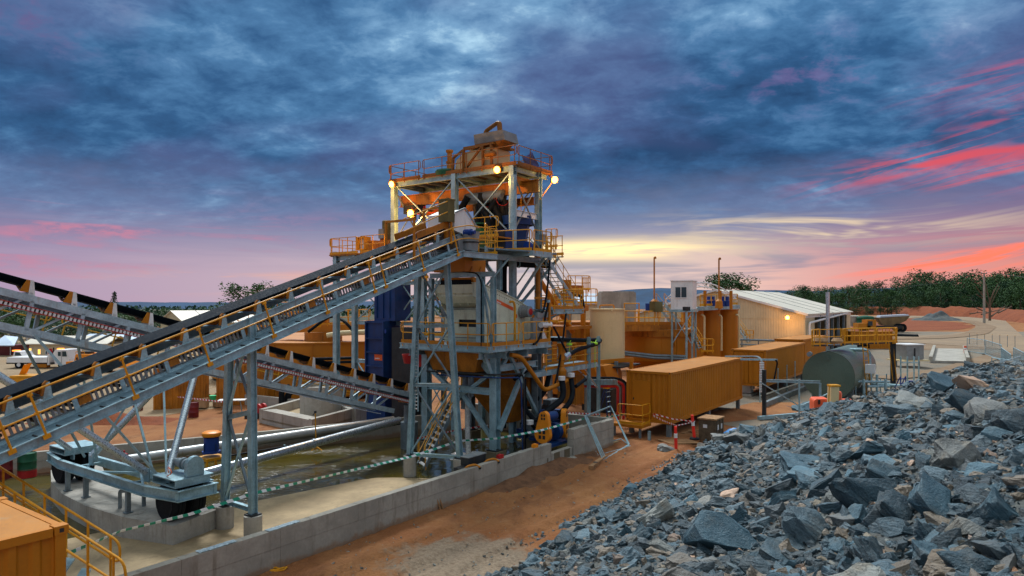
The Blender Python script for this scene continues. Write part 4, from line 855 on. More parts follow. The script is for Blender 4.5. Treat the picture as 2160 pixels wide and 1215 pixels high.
build('body', MB().prism([W(9.0, 7.6, 10.9), W(9.0, 6.6, 10.6), W(9.0, 5.7, 9.8), W(9.0, 5.8, 9.35), W(9.0, 6.9, 9.6), W(9.0, 7.6, 10.2)], UU * 1.0), GREEN, gc)
build('flange', MB().lathe(W(9.5, 6.8, 10.7), UP, [(0, 0.42), (0.08, 0.42)], 16).lathe(W(9.4, 6.0, 10.15), UP, [(0, 0.3), (0.07, 0.3)], 16), GREEN, gc)
ct = thing('cable_tray', W(10.6, 5.4, 9.5), 'galvanised ladder tray with black cables rising through the tower behind the hoses', 'cable tray')
mb = MB()
for k in range(26): mb.obox(W(10.6, 6.3, 9.4 + 0.13 * k), UU * 0.02, VV * 0.12, UP * 0.02)
build('tray_rib', mb, STEEL, ct); build('tray_edge', MB().beam(W(10.6, 6.18, 9.3), W(10.6, 6.18, 12.9), 0.03, 0.06).beam(W(10.6, 6.42, 9.3), W(10.6, 6.42, 12.9), 0.03, 0.06), STEEL, ct)

# ------------------------------------------------------------------ upper platform at the conveyor head
UPF = thing('upper_platform', W(5, 4, 8.4), 'grey steel platform with yellow railing at the conveyor head half way up the tower', 'platform')
D1 = 8.69
build('deck', MB().gbox(2.3, 1.92, D1 - 0.06, 4.4, 6.0, D1), GRATE, UPF)
build('edge_channel', MB().chan(W(2.25, 1.9, D1 - 0.1), W(4.4, 1.9, D1 - 0.1), 0.06, 0.22), STEEL, UPF); build('edge_channel', MB().chan(W(4.42, 1.9, D1 - 0.1), W(4.42, 6.0, D1 - 0.1), 0.06, 0.22, flip=-1), STEEL, UPF)
D2 = 9.08
build('deck', MB().prism([W(4.4, 3.2, D2 - 0.06), W(7.6, 2.4, D2 - 0.06), W(9.8, 2.4, D2 - 0.06), W(9.8, 9.0, D2 - 0.06), W(4.4, 6.0, D2 - 0.06)], UP * 0.06), GRATE, UPF)
e = [W(4.45, 3.15, D2), W(7.55, 4.1, D2), W(7.6, 2.35, D2), W(9.8, 2.35, D2)]
e = [W(4.5, 2.6, D2), W(7.2, 4.3, D2), W(7.6, 2.35, D2), W(9.3, 2.35, D2)]
for a, b in zip(e, e[1:]): build('edge_channel', MB().beam(a - UP * 0.12, b - UP * 0.12, 0.06, 0.24), STEEL, UPF)
handrail(UPF, [W(4.42, 1.92, D1), W(4.42, 3.0, D1)], 0.97, 0.48, 1.0, 0.024)
handrail(UPF, [e[0], e[1]], 0.95, 0.48, 1.0, 0.024); handrail(UPF, [e[1] + UU * 0.1 - VV * 0.1, e[2]], 0.95, 0.48, 1.0, 0.024); handrail(UPF, [e[2] + UU * 0.1, e[3]], 0.95, 0.48, 0.7, 0.024)
for k in range(5): build('deck_joist', MB().ibeam(W(4.6 + 1.1 * k, 3.6, D2 - 0.2), W(4.6 + 1.1 * k, 8.0, D2 - 0.2), 0.1, 0.2), STEELD, UPF)
build('deck_beam', MB().ibeam(W(4.4, 3.3, D2 - 0.32), W(9.8, 3.3, D2 - 0.32), 0.15, 0.25), STEEL, UPF); build('deck_beam', MB().ibeam(W(4.4, 6.5, D2 - 0.32), W(9.8, 6.5, D2 - 0.32), 0.15, 0.25), STEELD, UPF)
build('column', MB().ibeam(W(6.6, 3.4, 7.3), W(6.6, 3.4, D2 - 0.4), 0.16, 0.16), STEEL, UPF); build('strut', MB().tube(W(6.0, 3.9, 7.3), W(6.6, 2.9, 8.7), 0.05, 8), STEEL, UPF)
# inner raised railings, blue tank, small items
handrail(UPF, [W(7.7, 6.6, D2 + 0.75), W(7.7, 4.3, D2 + 0.75)], 0.95, 0.48, 0.9, 0.022); build('deck', MB().gbox(7.6, 4.2, D2 + 0.69, 8.6, 6.7, D2 + 0.75), OCH, UPF)
handrail(UPF, [W(7.7, 6.65, D2 + 0.75), W(8.8, 6.65, D2 + 0.75)], 0.95, 0.48, 0.6, 0.022)
for k in range(5): build('step', MB().gbox(6.5 + 0.22 * k, 5.0, D2 + 0.14 * k, 6.7 + 0.22 * k, 5.9, D2 + 0.14 * k + 0.03), OCH, UPF)
bl = thing('blue_header_tank', W(9.7, 4.0, D2), 'tapered deep blue steel tank beside the round tower column on the upper platform', 'tank')
tc = P(1088, 530, 34.6); tc.z = D2 + 0.05
build('shell', MB().lathe(tc, UP, [(0, 0.55), (0.9, 0.62), (1.5, 0.72), (1.5, 0.88), (1.95, 0.9), (1.95, 0.82), (1.6, 0.8)], 8), BLUE, bl)
build('rib', MB().lathe(tc + UP * 1.5, UP, [(0, 0.92), (0.06, 0.92)], 8), BLUE, bl)
build('leg', MB().gbox(*uvof(tc - UU * 0.5 - VV * 0.5), D2 - 0.02, *uvof(tc + UU * 0.5 + VV * 0.5), D2 + 0.05), DARK, bl)
pp = thing('pump_set', P(1118, 522, 33.5), 'small black and blue pump with motor behind the railing beside the blue tank', 'pump')
pc = P(1118, 520, 33.4); build('motor', MB().lathe(pc, UU, [(0, 0.16), (0.5, 0.16), (0.52, 0.1)], 12), DARK, pp, True); build('casing', MB().lathe(pc - UU * 0.25, UU, [(0, 0.24), (0.18, 0.24), (0.2, 0.12)], 14), BLUEB, pp, True); build('base', MB().obox(pc - UP * 0.26, UU * 0.5, VV * 0.25, UP * 0.05), STEEL, pp)
db = thing('dark_cabinet', P(1060, 522, 32.5), 'dark blue cabinet with rungs standing behind the upper platform railing', 'cabinet')
build('body', MB().obox(P(1062, 512, 32.8), UU * 0.3, VV * 0.35, UP * 0.6), BLUE, db); build('door', MB().obox(P(1062, 512, 32.8) - UU * 0.31, UU * 0.012, VV * 0.3, UP * 0.5), DARK, db)
yb = thing('yellow_tub', P(1052, 530, 31.4), 'small bright yellow tub on the upper platform kick plate', 'tub'); build('body', MB().obox(P(1052, 527, 31.4), UU * 0.12, VV * 0.16, UP * 0.1), YEL, yb); build('rim', MB().obox(P(1052, 522, 31.4), UU * 0.14, VV * 0.18, UP * 0.015), YEL, yb)
gb = thing('pale_drum', P(990, 526, 27.4), 'pale grey tub hanging below the white head chute behind the walkway rail', 'tub'); build('body', MB().lathe(P(992, 529, 27.2), UP, [(0, 0.30), (0.75, 0.38), (0.75, 0.33)], 16), GREYB, gb, True); build('strap', MB().lathe(P(992, 529, 27.2) + UP * 0.3, UP, [(0, 0.36), (0.05, 0.36)], 16), DARK, gb)
# right hand landing and stair down
ST = thing('tower_stair', P(1165, 600, 34), 'steep grey stair with yellow rails dropping from the upper platform toward the yellow tanks', 'stair')
a = P(1140, 546, 32.6); b = P(1206, 645, 36.4); a2 = W(9.6, 2.0, D2)
stair(ST, a, b, 0.75, VV, 12, STEEL)
b2 = P(1188, 537, 34.0); z2 = b2.z
build('landing', MB().prism([P(1150, 545, 33.2), P(1189, 543, 34.2), P(1189, 543, 34.2) + VV * 1.2, P(1150, 545, 33.2) + VV * 1.2], UP * 0.07), STEEL, ST)
handrail(ST, [P(1152, 541, 33.2), P(1189, 538, 34.2), P(1189, 538, 34.2) + VV * 1.2], 0.97, 0.48, 0.6, 0.022)
handrail(ST, [P(1150, 523, 34.6), P(1176, 521, 35.4)], 0.95, 0.48, 0.7, 0.022)
build('landing', MB().obox(P(1196, 650, 36.8), UU * 0.8, VV * 0.6, UP * 0.06), STEEL, ST); handrail(ST, [P(1178, 652, 36.5), P(1215, 652, 37)], 0.95, 0.48, 0.6, 0.022)

# pipes and side walkway that crowd the tower's middle levels
RSP = thing('rising_pipes', W(10.2, 6.6, 0), 'upright dark and ochre process pipes between the tower columns behind the screen', 'pipework')
for (u, v, r, m, za, zc) in ((9.6, 5.4, 0.14, RUB, 0.5, 9.0), (10.4, 6.3, 0.11, STEELD, 0.5, 12.2), (9.4, 7.2, 0.10, OCHD, 1.0, 8.8), (10.0, 3.6, 0.12, OCHD, 2.0, 9.0), (9.7, 8.7, 0.12, RUB, 2.0, 11.8), (10.6, 10.2, 0.16, STEELD, 0.5, 9.2)):
    p = build('pipe', MB().tube(W(u, v, za), W(u, v, zc), r, 10), m, RSP, True)
    for z in (za + (zc - za) * 0.3, za + (zc - za) * 0.75): build('flange', MB().lathe(W(u, v, z), UP, [(-0.05, r * 1.45), (0.05, r * 1.45)], 12), m, p)
SWK = thing('side_walkway', W(10.3, 3.0, 6.4), 'small railed walkway on the tower side below the upper platform', 'walkway')
build('deck', MB().gbox(9.3, 2.3, 6.36, 12.2, 3.6, 6.42), GRATE, SWK); build('edge_channel', MB().chan(W(9.3, 2.28, 6.3), W(12.2, 2.28, 6.3), 0.06, 0.2), STEEL, SWK); build('support_beam', MB().ibeam(W(9.4, 4.3, 6.25), W(9.4, 2.3, 6.25), 0.12, 0.18), STEEL, SWK); build('support_beam', MB().ibeam(W(12.0, 4.3, 6.25), W(12.0, 2.3, 6.25), 0.12, 0.18), STEEL, SWK)
handrail(SWK, [W(9.3, 2.3, 6.42), W(12.2, 2.3, 6.42)], 0.95, 0.48, 0.9, 0.022, km=OCH); handrail(SWK, [W(12.2, 2.35, 6.42), W(12.2, 3.6, 6.42)], 0.95, 0.48, 0.9, 0.022, km=OCH)
build('diagonal_strut', MB().beam(W(9.1, 4.2, 5.2), W(10.4, 2.5, 6.25), 0.08, 0.08), STEEL, SWK)
for k, (a, b, sag) in enumerate(((W(8.9, 2.3, 6.8), W(7.2, 2.0, 4.9), 0.5), (W(9.2, 2.4, 8.8), W(8.2, 2.2, 6.3), 0.6), (W(10.5, 2.3, 6.3), W(9.0, 2.0, 3.0), 0.4))):
    t = thing('cable_loop', a, ['black hose drooping from the screen drive guard to the deck edge', 'black cable drooping from the upper platform to the drive enclosure', 'black hose drooping from the side walkway towards the pumps'][k], 'hose')
    build('hose_body', MB().path([a.lerp(b, i / 12) - UP * sag * 4 * (i / 12) * (1 - i / 12) for i in range(13)], 0.05, 8), RUB, t, True); build('clip', MB().lathe(a, UP, [(-0.06, 0.09), (0.06, 0.09)], 8), STEEL, t)

# ------------------------------------------------------------------ feed box and portal over the screen
FB = thing('feed_box', W(4.6, 3.6, 8.0), 'ochre steel feed box under the conveyor head above the screen', 'feed box')
build('body', MB().prism([W(3.9, 3.2, 8.02), W(5.3, 3.2, 8.02), W(5.3, 3.2, 8.66), W(3.9, 3.2, 8.66)], VV * 1.7), OCH, FB)
for v in (3.19,): 
    for u in (4.2, 4.8): build('gusset', MB().prism([W(u, v, 8.02), W(u + 0.3, v, 8.02), W(u + 0.15, v, 8.25)], -VV * 0.03), OCHD, FB)
build('lower_skirt', MB().prism([W(4.7, 3.3, 7.45), W(5.4, 3.3, 7.45), W(5.2, 3.3, 7.8), W(4.5, 3.3, 7.8)], VV * 1.7), OCH, FB)
build('dark_gap_sheet', MB().gbox(4.55, 3.4, 7.5, 4.6, 5.1, 7.8), RUB, FB)  # black sheet drawn as the dark gap below the feed box
PF = thing('feed_portal', W(4.3, 3.7, 4.9), 'blue grey steel portal frame with cross beam straddling the feed end of the screen', 'frame')
build('portal_beam', MB().ibeam(W(4.3, 1.95, 7.9), W(4.3, 5.5, 7.9), 0.16, 0.2), STEEL, PF)
build('column', MB().ibeam(W(4.32, 2.72, 4.75), W(4.32, 2.72, 7.79), 0.24, 0.26, 0.025, UU), STEEL, PF); build('column', MB().ibeam(W(4.6, 2.25, 4.75), W(4.6, 2.25, 7.79), 0.18, 0.2, 0.02, UU), STEEL, PF)
build('column', MB().ibeam(W(4.3, 5.4, 4.75), W(4.3, 5.4, 7.79), 0.18, 0.2, 0.02, UU), STEEL, PF); build('brace', MB().beam(W(4.5, 2.3, 5.1), W(4.5, 2.7, 7.4), 0.06, 0.09, UU), STEEL, PF); build('brace', MB().beam(W(4.55, 2.25, 6.2), W(4.4, 2.68, 7.7), 0.06, 0.09, UU), STEEL, PF)
build('cable', MB().path(fillet([W(4.15, 5.3, 8.1), W(4.1, 4.0, 8.08), W(4.15, 2.75, 7.95), W(4.17, 2.55, 7.6), W(4.17, 2.55, 4.9)], 0.3, 5), 0.03, 6), RUB, PF, True)

# ------------------------------------------------------------------ vibrating screen
VS = thing('vibrating_screen', W(6.6, 4.2, 5.0), 'large pale cream vibrating screen with orange side stripe and ribbed feed end', 'screen')
side = [(4.45, 7.55), (4.95, 7.56), (6.2, 7.25), (7.6, 6.85), (8.4, 6.55), (8.85, 6.2), (8.9, 5.2), (8.6, 5.02), (5.1, 5.02), (5.1, 6.35), (4.85, 6.55), (4.75, 6.95), (4.45, 7.0)]
for v in (3.2, 5.28): build('side_plate', MB().prism([W(u, v, z) for u, z in side], VV * 0.05), SCRN, VS)
for (a, b) in zip(side[:6], side[1:6]): build('top_flange', MB().beam(W(a[0], 3.22, a[1] + 0.02), W(b[0], 3.22, b[1] + 0.02), 0.14, 0.03), SCRN, VS)
build('feed_hood', MB().prism([W(4.5, 3.251, 7.5), W(4.5, 3.251, 7.0), W(4.80, 3.251, 6.72), W(5.4, 3.251, 6.5), W(5.4, 3.251, 7.45)], VV * 2.02), SCRN, VS)
for k in range(5): build('hood_gusset', MB().prism([W(4.42, 3.35 + 0.42 * k, 7.15), W(4.88, 3.35 + 0.42 * k, 6.60), W(4.88, 3.35 + 0.42 * k, 7.15)], VV * 0.04), SCRN, VS)
build('hood_lip', MB().gbox(4.40, 3.2, 7.13, 4.5, 5.3, 7.5), SCRN, VS)
fp = MB(); 
fp.gbox(5.06, 3.255, 5.0, 5.10, 5.275, 5.32); fp.gbox(5.06, 3.255, 5.32, 5.10, 3.5, 6.4); fp.gbox(5.06, 4.5, 5.32, 5.10, 5.275, 6.4); fp.gbox(5.06, 3.5, 6.0, 5.10, 4.5, 6.4); fp.gbox(5.06, 3.5, 5.32, 5.10, 4.5, 5.68)
build('front_panel', fp, SCRN, VS); build('window_opening', MB().gbox(5.2, 3.4, 5.5, 5.24, 5.1, 6.1), DARK, VS)
for z in (5.12, 5.38, 6.28): build('front_rib', MB().gbox(5.01, 3.2, z, 5.058, 5.33, z + 0.05), SCRN, VS)
build('bolt_row', MB().add([], []).gbox(5.02, 3.3, 5.2, 5.058, 5.25, 5.235), GREYB, VS)
build('stripe', MB().prism([W(5.65, 3.19, 7.02), W(7.35, 3.19, 6.52), W(7.35, 3.19, 6.36), W(5.65, 3.19, 6.86)], VV * 0.006), REDO, VS)
tx = MB()
for k in range(4): tx.prism([W(6.12 + 0.075 * k, 3.183, 6.80 - 0.022 * k), W(6.17 + 0.075 * k, 3.183, 6.785 - 0.022 * k), W(6.17 + 0.075 * k, 3.183, 6.725 - 0.022 * k), W(6.12 + 0.075 * k, 3.183, 6.74 - 0.022 * k)], VV * 0.006)
build('stripe_lettering', tx, WHITE, VS)
build('round_mark', MB().lathe(W(7.55, 3.197, 6.12), -VV, [(0, 0.1), (0.008, 0.1)], 20), REDO, VS)
dr = build('exciter_drum', MB().lathe(W(8.0, 3.2, 6.32), -VV, [(0, 0.30), (0.12, 0.30), (0.13, 0.25), (0.5, 0.25), (0.52, 0.2)], 22), GREYB, VS, True); build('drum_cap', MB().lathe(W(8.0, 2.68, 6.32), -VV, [(0, 0.16), (0.02, 0.14)], 20), REDC, dr, True)
build('water_pipe', MB().path(fillet([W(6.9, 3.1, 6.75), W(7.0, 2.95, 6.8), W(7.05, 2.9, 6.6), W(7.05, 2.9, 4.95)], 0.15, 5), 0.055, 10), YEL, VS, True)
build('side_rib', MB().prism([W(5.9, 3.19, 5.05), W(6.5, 3.19, 5.05), W(6.0, 3.19, 6.15), W(5.85, 3.19, 6.15)], -VV * 0.12), SCRN, VS)
mb = MB(); random.seed(3)
for k in range(26):
    u = 5.2 + 0.135 * k; mb.lathe(W(u, 3.198, 7.35 - 0.27 * (u - 5.2)), -VV, [(0, 0.02), (0.012, 0.02)], 6)
build('bolt', mb, DARK, VS)
# grey enclosure and white sheet at the discharge end
EN = thing('drive_enclosure', W(8.4, 2.6, 4.95), 'grey wire mesh drive enclosure with a white drum at the discharge end of the screen', 'enclosure')
build('guard_panel', MB().gbox(7.7, 2.35, 4.97, 8.5, 2.5, 6.05), GREYB, EN); build('mesh_panel', MB().gbox(8.0, 2.3, 6.05, 8.9, 2.42, 6.3), GREYB, EN)
build('white_roll', MB().lathe(W(8.1, 2.2, 5.72), UU, [(0, 0.13), (0.8, 0.13)], 16), WHITE, EN, True); build('triangle_plate', MB().prism([W(8.3, 2.28, 5.0), W(8.75, 2.28, 5.0), W(8.35, 2.28, 5.55)], -VV * 0.03), WHITE, EN)
build('guard_post', MB().beam(W(8.95, 2.3, 4.95), W(8.95, 2.3, 7.0), 0.12, 0.12).beam(W(8.95, 2.3, 6.95), W(8.2, 2.6, 6.95), 0.08, 0.08), OCH, EN)
build('lever', MB().tube(W(9.2, 2.2, 5.6), W(9.9, 1.9, 4.4), 0.05, 8), RUB, EN)

# ------------------------------------------------------------------ screen platform (lower deck) with its columns, hopper, braces
SP = thing('screen_platform', W(6, 4, 0), 'galvanised platform carrying the cream screen with yellow railings and heavy bracing', 'platform')
SZ = 4.93
build('deck', MB().gbox(4.2, 2.15, SZ - 0.05, 8.75, 7.1, SZ), GRATE, SP)
build('edge_channel', MB().chan(W(4.15, 2.08, SZ - 0.11), W(8.8, 2.08, SZ - 0.11), 0.07, 0.24), STEEL, SP); build('edge_channel', MB().chan(W(4.12, 2.05, SZ - 0.11), W(4.12, 7.15, SZ - 0.11), 0.07, 0.24, flip=-1), STEEL, SP)
for a, b in (((4.16, 7.1), (4.16, 4.55)), ((4.16, 4.4), (4.16, 2.1)), ((4.3, 2.1), (6.3, 2.1)), ((6.45, 2.1), (8.75, 2.1)), ((8.8, 2.2), (8.8, 3.6))):
    handrail(SP, [W(*a, SZ), W(*b, SZ)], 0.95, 0.48, 1.0, 0.024, km=OCH, kick=0.16)
C1 = (5.3, 2.7)
for u, v in (C1, (5.3, 6.6), (8.5, 2.7), (8.5, 6.6)):
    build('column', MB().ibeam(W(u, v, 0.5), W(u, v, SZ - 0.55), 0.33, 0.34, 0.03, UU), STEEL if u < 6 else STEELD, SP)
    build('pier', MB().gbox(u - 0.35, v - 0.35, -0.4, u + 0.35, v + 0.35, 0.45), CONCD, SP); build('base_plate', MB().gbox(u - 0.26, v - 0.26, 0.452, u + 0.26, v + 0.26, 0.5), DARK, SP)
for v in (2.7, 6.6): build('main_beam', MB().ibeam(W(4.2, v, SZ - 0.38), W(8.7, v, SZ - 0.38), 0.2, 0.32), STEEL, SP)
for u in (5.3, 8.5, 6.9): build('main_beam', MB().ibeam(W(u, 2.1, SZ - 0.40), W(u, 7.1, SZ - 0.40), 0.2, 0.28), STEEL, SP)
for k in range(5): build('floor_bar', MB().beam(W(4.4 + 0.12 * k, 2.3, SZ - 0.28), W(4.4 + 0.12 * k, 6.9, SZ - 0.28), 0.04, 0.05), STEEL, SP)
def br(a, b, w=0.16): build('brace', MB().beam(W(*a), W(*b), w, w * 1.05, UU), STEEL, SP)
build('cross_beam', MB().ibeam(W(5.25, 2.86, 2.95), W(5.25, 6.45, 2.95), 0.25, 0.28, 0.025), STEEL, SP)
br((5.3, 2.85, 3.75), (5.3, 4.6, 2.6)); br((5.3, 6.45, 3.75), (5.3, 4.6, 2.6)); br((5.3, 4.6, 2.85), (5.3, 2.9, 1.0)); br((5.3, 4.6, 2.85), (5.3, 6.4, 1.0)); br((5.3, 2.75, 3.5), (6.4, 2.7, 4.6)); br((5.2, 2.75, 3.5), (4.5, 2.7, 4.6)); br((5.3, 2.95, 3.7), (5.3, 3.9, 4.6))
build('cross_beam', MB().ibeam(W(5.45, 2.6, 3.95), W(8.3, 2.6, 3.95), 0.25, 0.28, 0.025), STEEL, SP); br((5.4, 2.55, 1.3), (7.3, 2.55, 3.8), 0.18); br((8.4, 2.6, 1.6), (6.2, 2.6, 4.5), 0.14)
# under the screen: hoppers, water
HP = thing('underpan_hopper', W(6, 4.4, 3.2), 'ochre collecting hopper with a wet dark lower edge hanging under the screen', 'hopper')
def frust(u0, v0, u1, v1, za, U0, V0, U1, V1, zb2):
    return MB().add([W(u0, v0, za), W(u1, v0, za), W(u1, v1, za), W(u0, v1, za), W(U0, V0, zb2), W(U1, V0, zb2), W(U1, V1, zb2), W(U0, V1, zb2)], [(0, 1, 2, 3), (7, 6, 5, 4), (0, 4, 5, 1), (1, 5, 6, 2), (2, 6, 7, 3), (3, 7, 4, 0)])
build('pan', frust(4.75, 3.1, 8.0, 6.3, SZ - 0.25, 4.95, 3.5, 6.6, 5.9, 3.75), OCHD, HP); build('outlet', frust(4.95, 3.5, 6.6, 5.9, 3.745, 5.4, 4.2, 6.0, 5.2, 3.45), DARK, HP)
build('outlet_pipe', MB().tube(W(5.7, 4.7, 3.5), W(5.7, 4.7, 2.0), 0.16, 12).tube(W(5.6, 4.2, 3.5), W(5.6, 4.2, 2.6), 0.1, 10), STEELD, HP)
WJ = tag(build('water_stream', MB().path([W(5.6, 4.45, 2.3), W(5.55, 4.4, 1.6), W(5.5, 4.35, 0.8), W(5.5, 4.3, 0.05)], 0.12, 10), paint('falling_water', (0.62, 0.62, 0.58), 0.25, 0, 0.3, 7), None, True), 'white stream of water falling from the hopper into the pond', 'water', kind='stuff')
mb = MB()
for k in range(14): mb.lathe(W(5.5, 4.3, -0.015) + Vector((rnd(-.6, .6), rnd(-.6, .6), 0)), UP, [(0, rnd(.12, .3)), (rnd(.03, .09), rnd(.03, .1))], 8)
tag(build('splash_foam', mb, MATS['falling_water'], None, True), 'pale foam where the falling stream hits the pond', 'foam', kind='stuff')
H2 = thing('settling_hopper', P(1100, 800, 30), 'tall ochre tapered hopper behind the blue cables under the screen platform', 'hopper')
h0 = W(7.9, 3.9, 0)
build('body', frust(6.9, 2.9, 9.4, 5.4, 4.2, 6.95, 2.95, 9.35, 5.35, 2.6), OCHD, H2); build('cone', frust(6.95, 2.95, 9.35, 5.35, 2.598, 7.7, 3.6, 8.5, 4.5, 1.2), OCHD, H2)
build('rib', MB().beam(W(8.1, 2.9, 4.2), W(8.1, 2.93, 2.6), 0.06, 0.1).beam(W(7.3, 2.9, 4.2), W(7.3, 2.93, 2.6), 0.06, 0.1), OCHD, H2)
build('overflow_pipe', MB().path(fillet([W(5.9, 2.3, 4.5), W(6.5, 2.2, 4.4), W(8.1, 2.0, 2.75), W(9.6, 1.7, 3.1)], 0.3, 6), 0.1, 10), OCH, H2, True)
CB = thing('cable_drop', W(6.6, 2.2, 0.3), 'pair of blue and black cables looping along the column and down to the pond edge', 'cable')
build('cable', MB().path(fillet([W(4.2, 5.6, 3.75), W(5.0, 2.5, 3.7), W(6.5, 2.15, 3.65), W(6.62, 2.1, 3.4), W(6.62, 2.1, 0.3)], 0.3, 5), 0.04, 8), DARK, CB, True); build('cable', MB().path(fillet([W(4.4, 5.2, 3.6), W(5.0, 2.48, 3.58), W(6.3, 2.12, 3.5), W(6.4, 2.1, 3.2), W(6.5, 2.1, 0.3)], 0.3, 5), 0.03, 8), BLUE, CB, True)
build('cable', MB().tube(W(6.72, 2.1, 3.4), W(6.72, 2.1, 0.3), 0.04, 8), RUB, CB); build('foot', MB().gbox(6.4, 1.95, 0.1, 6.8, 2.25, 0.3), WHITE, CB)
# yellow stair by the splayed trestle
YS = thing('yellow_stair', W(3.0, 4.6, 0), 'narrow stair with yellow rails climbing out of the pond behind the splayed trestle', 'stair')
stair(YS, P(888, 985, 27.2), P(968, 828, 30.6), 0.8, (UU * 0.5 + VV * 0.9), 13, STEELD, WHITE)
# pumps with orange belt guards
def guardpump(c, label, h, turn):
    t = thing('slurry_pump', c, label, 'pump', 'pumps with orange belt guards'); n = 16
    ax = (VV * cos(turn) + UU * sin(turn)).normalized(); f = ax.cross(UP).normalized(); pts = []
    for i in range(n + 1): an = pi + pi * i / n; pts.append(c + UP * 0.5 + ax * 0.38 * cos(an) + UP * 0.38 * sin(an))
    for i in range(n + 1): an = pi * i / n; pts.append(c + UP * h + ax * (0.22 * cos(an) - 0.06) + UP * 0.24 * sin(an))
    build('belt_guard', MB().prism(pts, f * 0.22), ORANGE, t)
    for z, r in ((0.5, 0.22), (h, 0.14)):
        q = MB()
        for s in (-1, 1):
            for k in (-1, 1): q.obox(c + UP * (z + k * r * 0.5) + ax * (s * r * 0.45 - (0.06 if z == h else 0)) + f * 0.222, ax * r * 0.3, UP * r * 0.36, f * 0.003); q.obox(c + UP * (z + k * r * 0.5) + ax * (s * r * 0.45 - (0.06 if z == h else 0)) - f * 0.002, ax * r * 0.3, UP * r * 0.36, f * 0.003)
        build('vent_grille', q, DARK, t)
    s = -f if f.y < 0 else f
    s = -s; s = UU * 0.6 + VV * 0.2
    k = 1 if (f.y > 0) else -1
    b = c + f * (0.25 if k > 0 else -0.05)
    build('motor', MB().lathe(c + UP * (h - 0.05) + f * k * 0.28 , f * k, [(0, 0.2), (0.75, 0.2), (0.8, 0.12)], 14), BLUE, t, True); build('casing', MB().lathe(c + UP * 0.5 + f * k * 0.85, f * k, [(-0.5, 0.12), (0, 0.12), (0.0, 0.38), (0.3, 0.38), (0.32, 0.15), (0.5, 0.15)], 18), BLUE, t, True)
    build('base_frame', MB().obox(c + f * k * 0.7 + UP * 0.03, f * 0.75, ax * 0.4, UP * 0.06).beam(c + f * k * 0.3, c + f * k * 0.3 + UP * (h - 0.3), 0.1, 0.5), BLUE, t)
    return t
g1 = P(1143, 945, 29.0); g1.z = 0.62; guardpump(g1, 'slurry pump with a full faced orange belt guard beside the notch in the wall', 1.25, 0.0)
g2 = P(1186, 915, 31.0); g2.z = 0.50; guardpump(g2, 'slurry pump with an orange belt guard seen edge on, behind the other pump', 1.2, 1.25)
MS = thing('hose_cluster', P(1180, 860, 31), 'tangle of black slurry hoses feeding the pumps under the side platform', 'hose')
for pts, r in (([P(1185, 800, 31.5), P(1190, 840, 31.3), P(1150, 870, 30.5), P(1125, 900, 30)], 0.14), ([P(1205, 800, 32), P(1210, 840, 31.5), P(1175, 880, 31)], 0.12), ([P(1120, 775, 30.8), P(1085, 800, 30)], 0.09), ([P(1215, 815, 32), P(1235, 800, 33)], 0.09), ([P(1130, 890, 30), P(1105, 860, 31), P(1110, 830, 31.5)], 0.11), ([P(1160, 780, 32), P(1150, 830, 32), P(1120, 850, 31.5)], 0.12)):
    build('hose_body', MB().path(fillet(pts, 0.5, 6), r, 10), RUB, MS, True)
for q in (P(1185, 802, 31.4), P(1205, 795, 31.9), P(1118, 895, 29.9)): build('clamp', MB().lathe(q, UP, [(0, 0.16), (0.18, 0.16)], 14), WHITE, MS, True)
DB = thing('pump_skid', P(1120, 900, 32), 'dark cluttered pump skid in the shade behind the orange guards', 'skid')
for k in range(16):
    c = P(rnd(1070, 1190), rnd(845, 930), rnd(31.5, 34.5)); build('skid_part', MB().obox(c, UU * rnd(.1, .5), VV * rnd(.1, .5), UP * rnd(.05, .4)), random.choice([DARK, DARK, STEELD, BLUE]), DB)
# ------------------------------------------------------------------ side platform right of the screen with the riser pipe
SPF = thing('side_platform', P(1190, 760, 33), 'low side platform with yellow rails and a black hose rail behind the pumps', 'platform')
z0 = 3.62; a = P(1128, 0, 30.6); b = P(1262, 0, 36.0); a.z = b.z = z0; d = (b - a).normalized(); nr = Vector((-d.y, d.x, 0))
build('deck', MB().prism([a, b, b + nr * 1.3, a + nr * 1.3], -UP * 0.05), GRATE, SPF); build('edge_channel', MB().beam(a - UP * 0.14, b - UP * 0.14, 0.06, 0.22), STEEL, SPF); build('edge_channel', MB().beam(a - UP * 0.14, a + nr * 1.3 - UP * 0.14, 0.06, 0.22), STEEL, SPF)
handrail(SPF, [a + d * 0.9, b], 0.95, 0.48, 1.3, 0.022, km=OCH); handrail(SPF, [a + nr * 1.3, b + nr * 1.3], 0.95, 0.48, 1.3, 0.022, km=OCH)
for t in (b + d * 0.02, b - d * 1.1): build('column', MB().ibeam(Vector((t.x, t.y, 0.4)), Vector((t.x, t.y, z0 + 1.35)), 0.14, 0.16, 0.015), STEEL, SPF)
build('brace', MB().beam(Vector((b.x, b.y, 2.2)), b - d * 1.6 - UP * 0.25, 0.04, 0.05), BRIGHT, SPF); build('brace', MB().beam(Vector((b.x, b.y, 2.2)), b - d * 0.9 + nr * .9 - UP * 0.25, 0.04, 0.05), BRIGHT, SPF)
build('hose_rail', MB().path(fillet([P(1165, 716, 33.5), P(1240, 718, 36), P(1268, 716, 36.8), P(1262, 724, 36), P(1215, 738, 34), P(1196, 752, 33)], 0.6, 6), 0.11, 10), RUB, SPF, True)
RP = thing('riser_pipe', P(1183, 800, 32.4), 'ochre vertical pipe with a funnel top rising through the side platform', 'pipe')
build('pipe_body', MB().lathe(P(1184, 800, 32.4), UP, [(0, 0.20), (0.4, 0.26), (0.42, 0.26), (0.6, 0.12), (0.62, 0.14), (0.9, 0.14), (0.92, 0.18), (1.1, 0.18), (1.1, 0.15), (1.5, 0.15), (1.6, 0.22), (1.7, 0.22)], 16), OCH, RP, True)
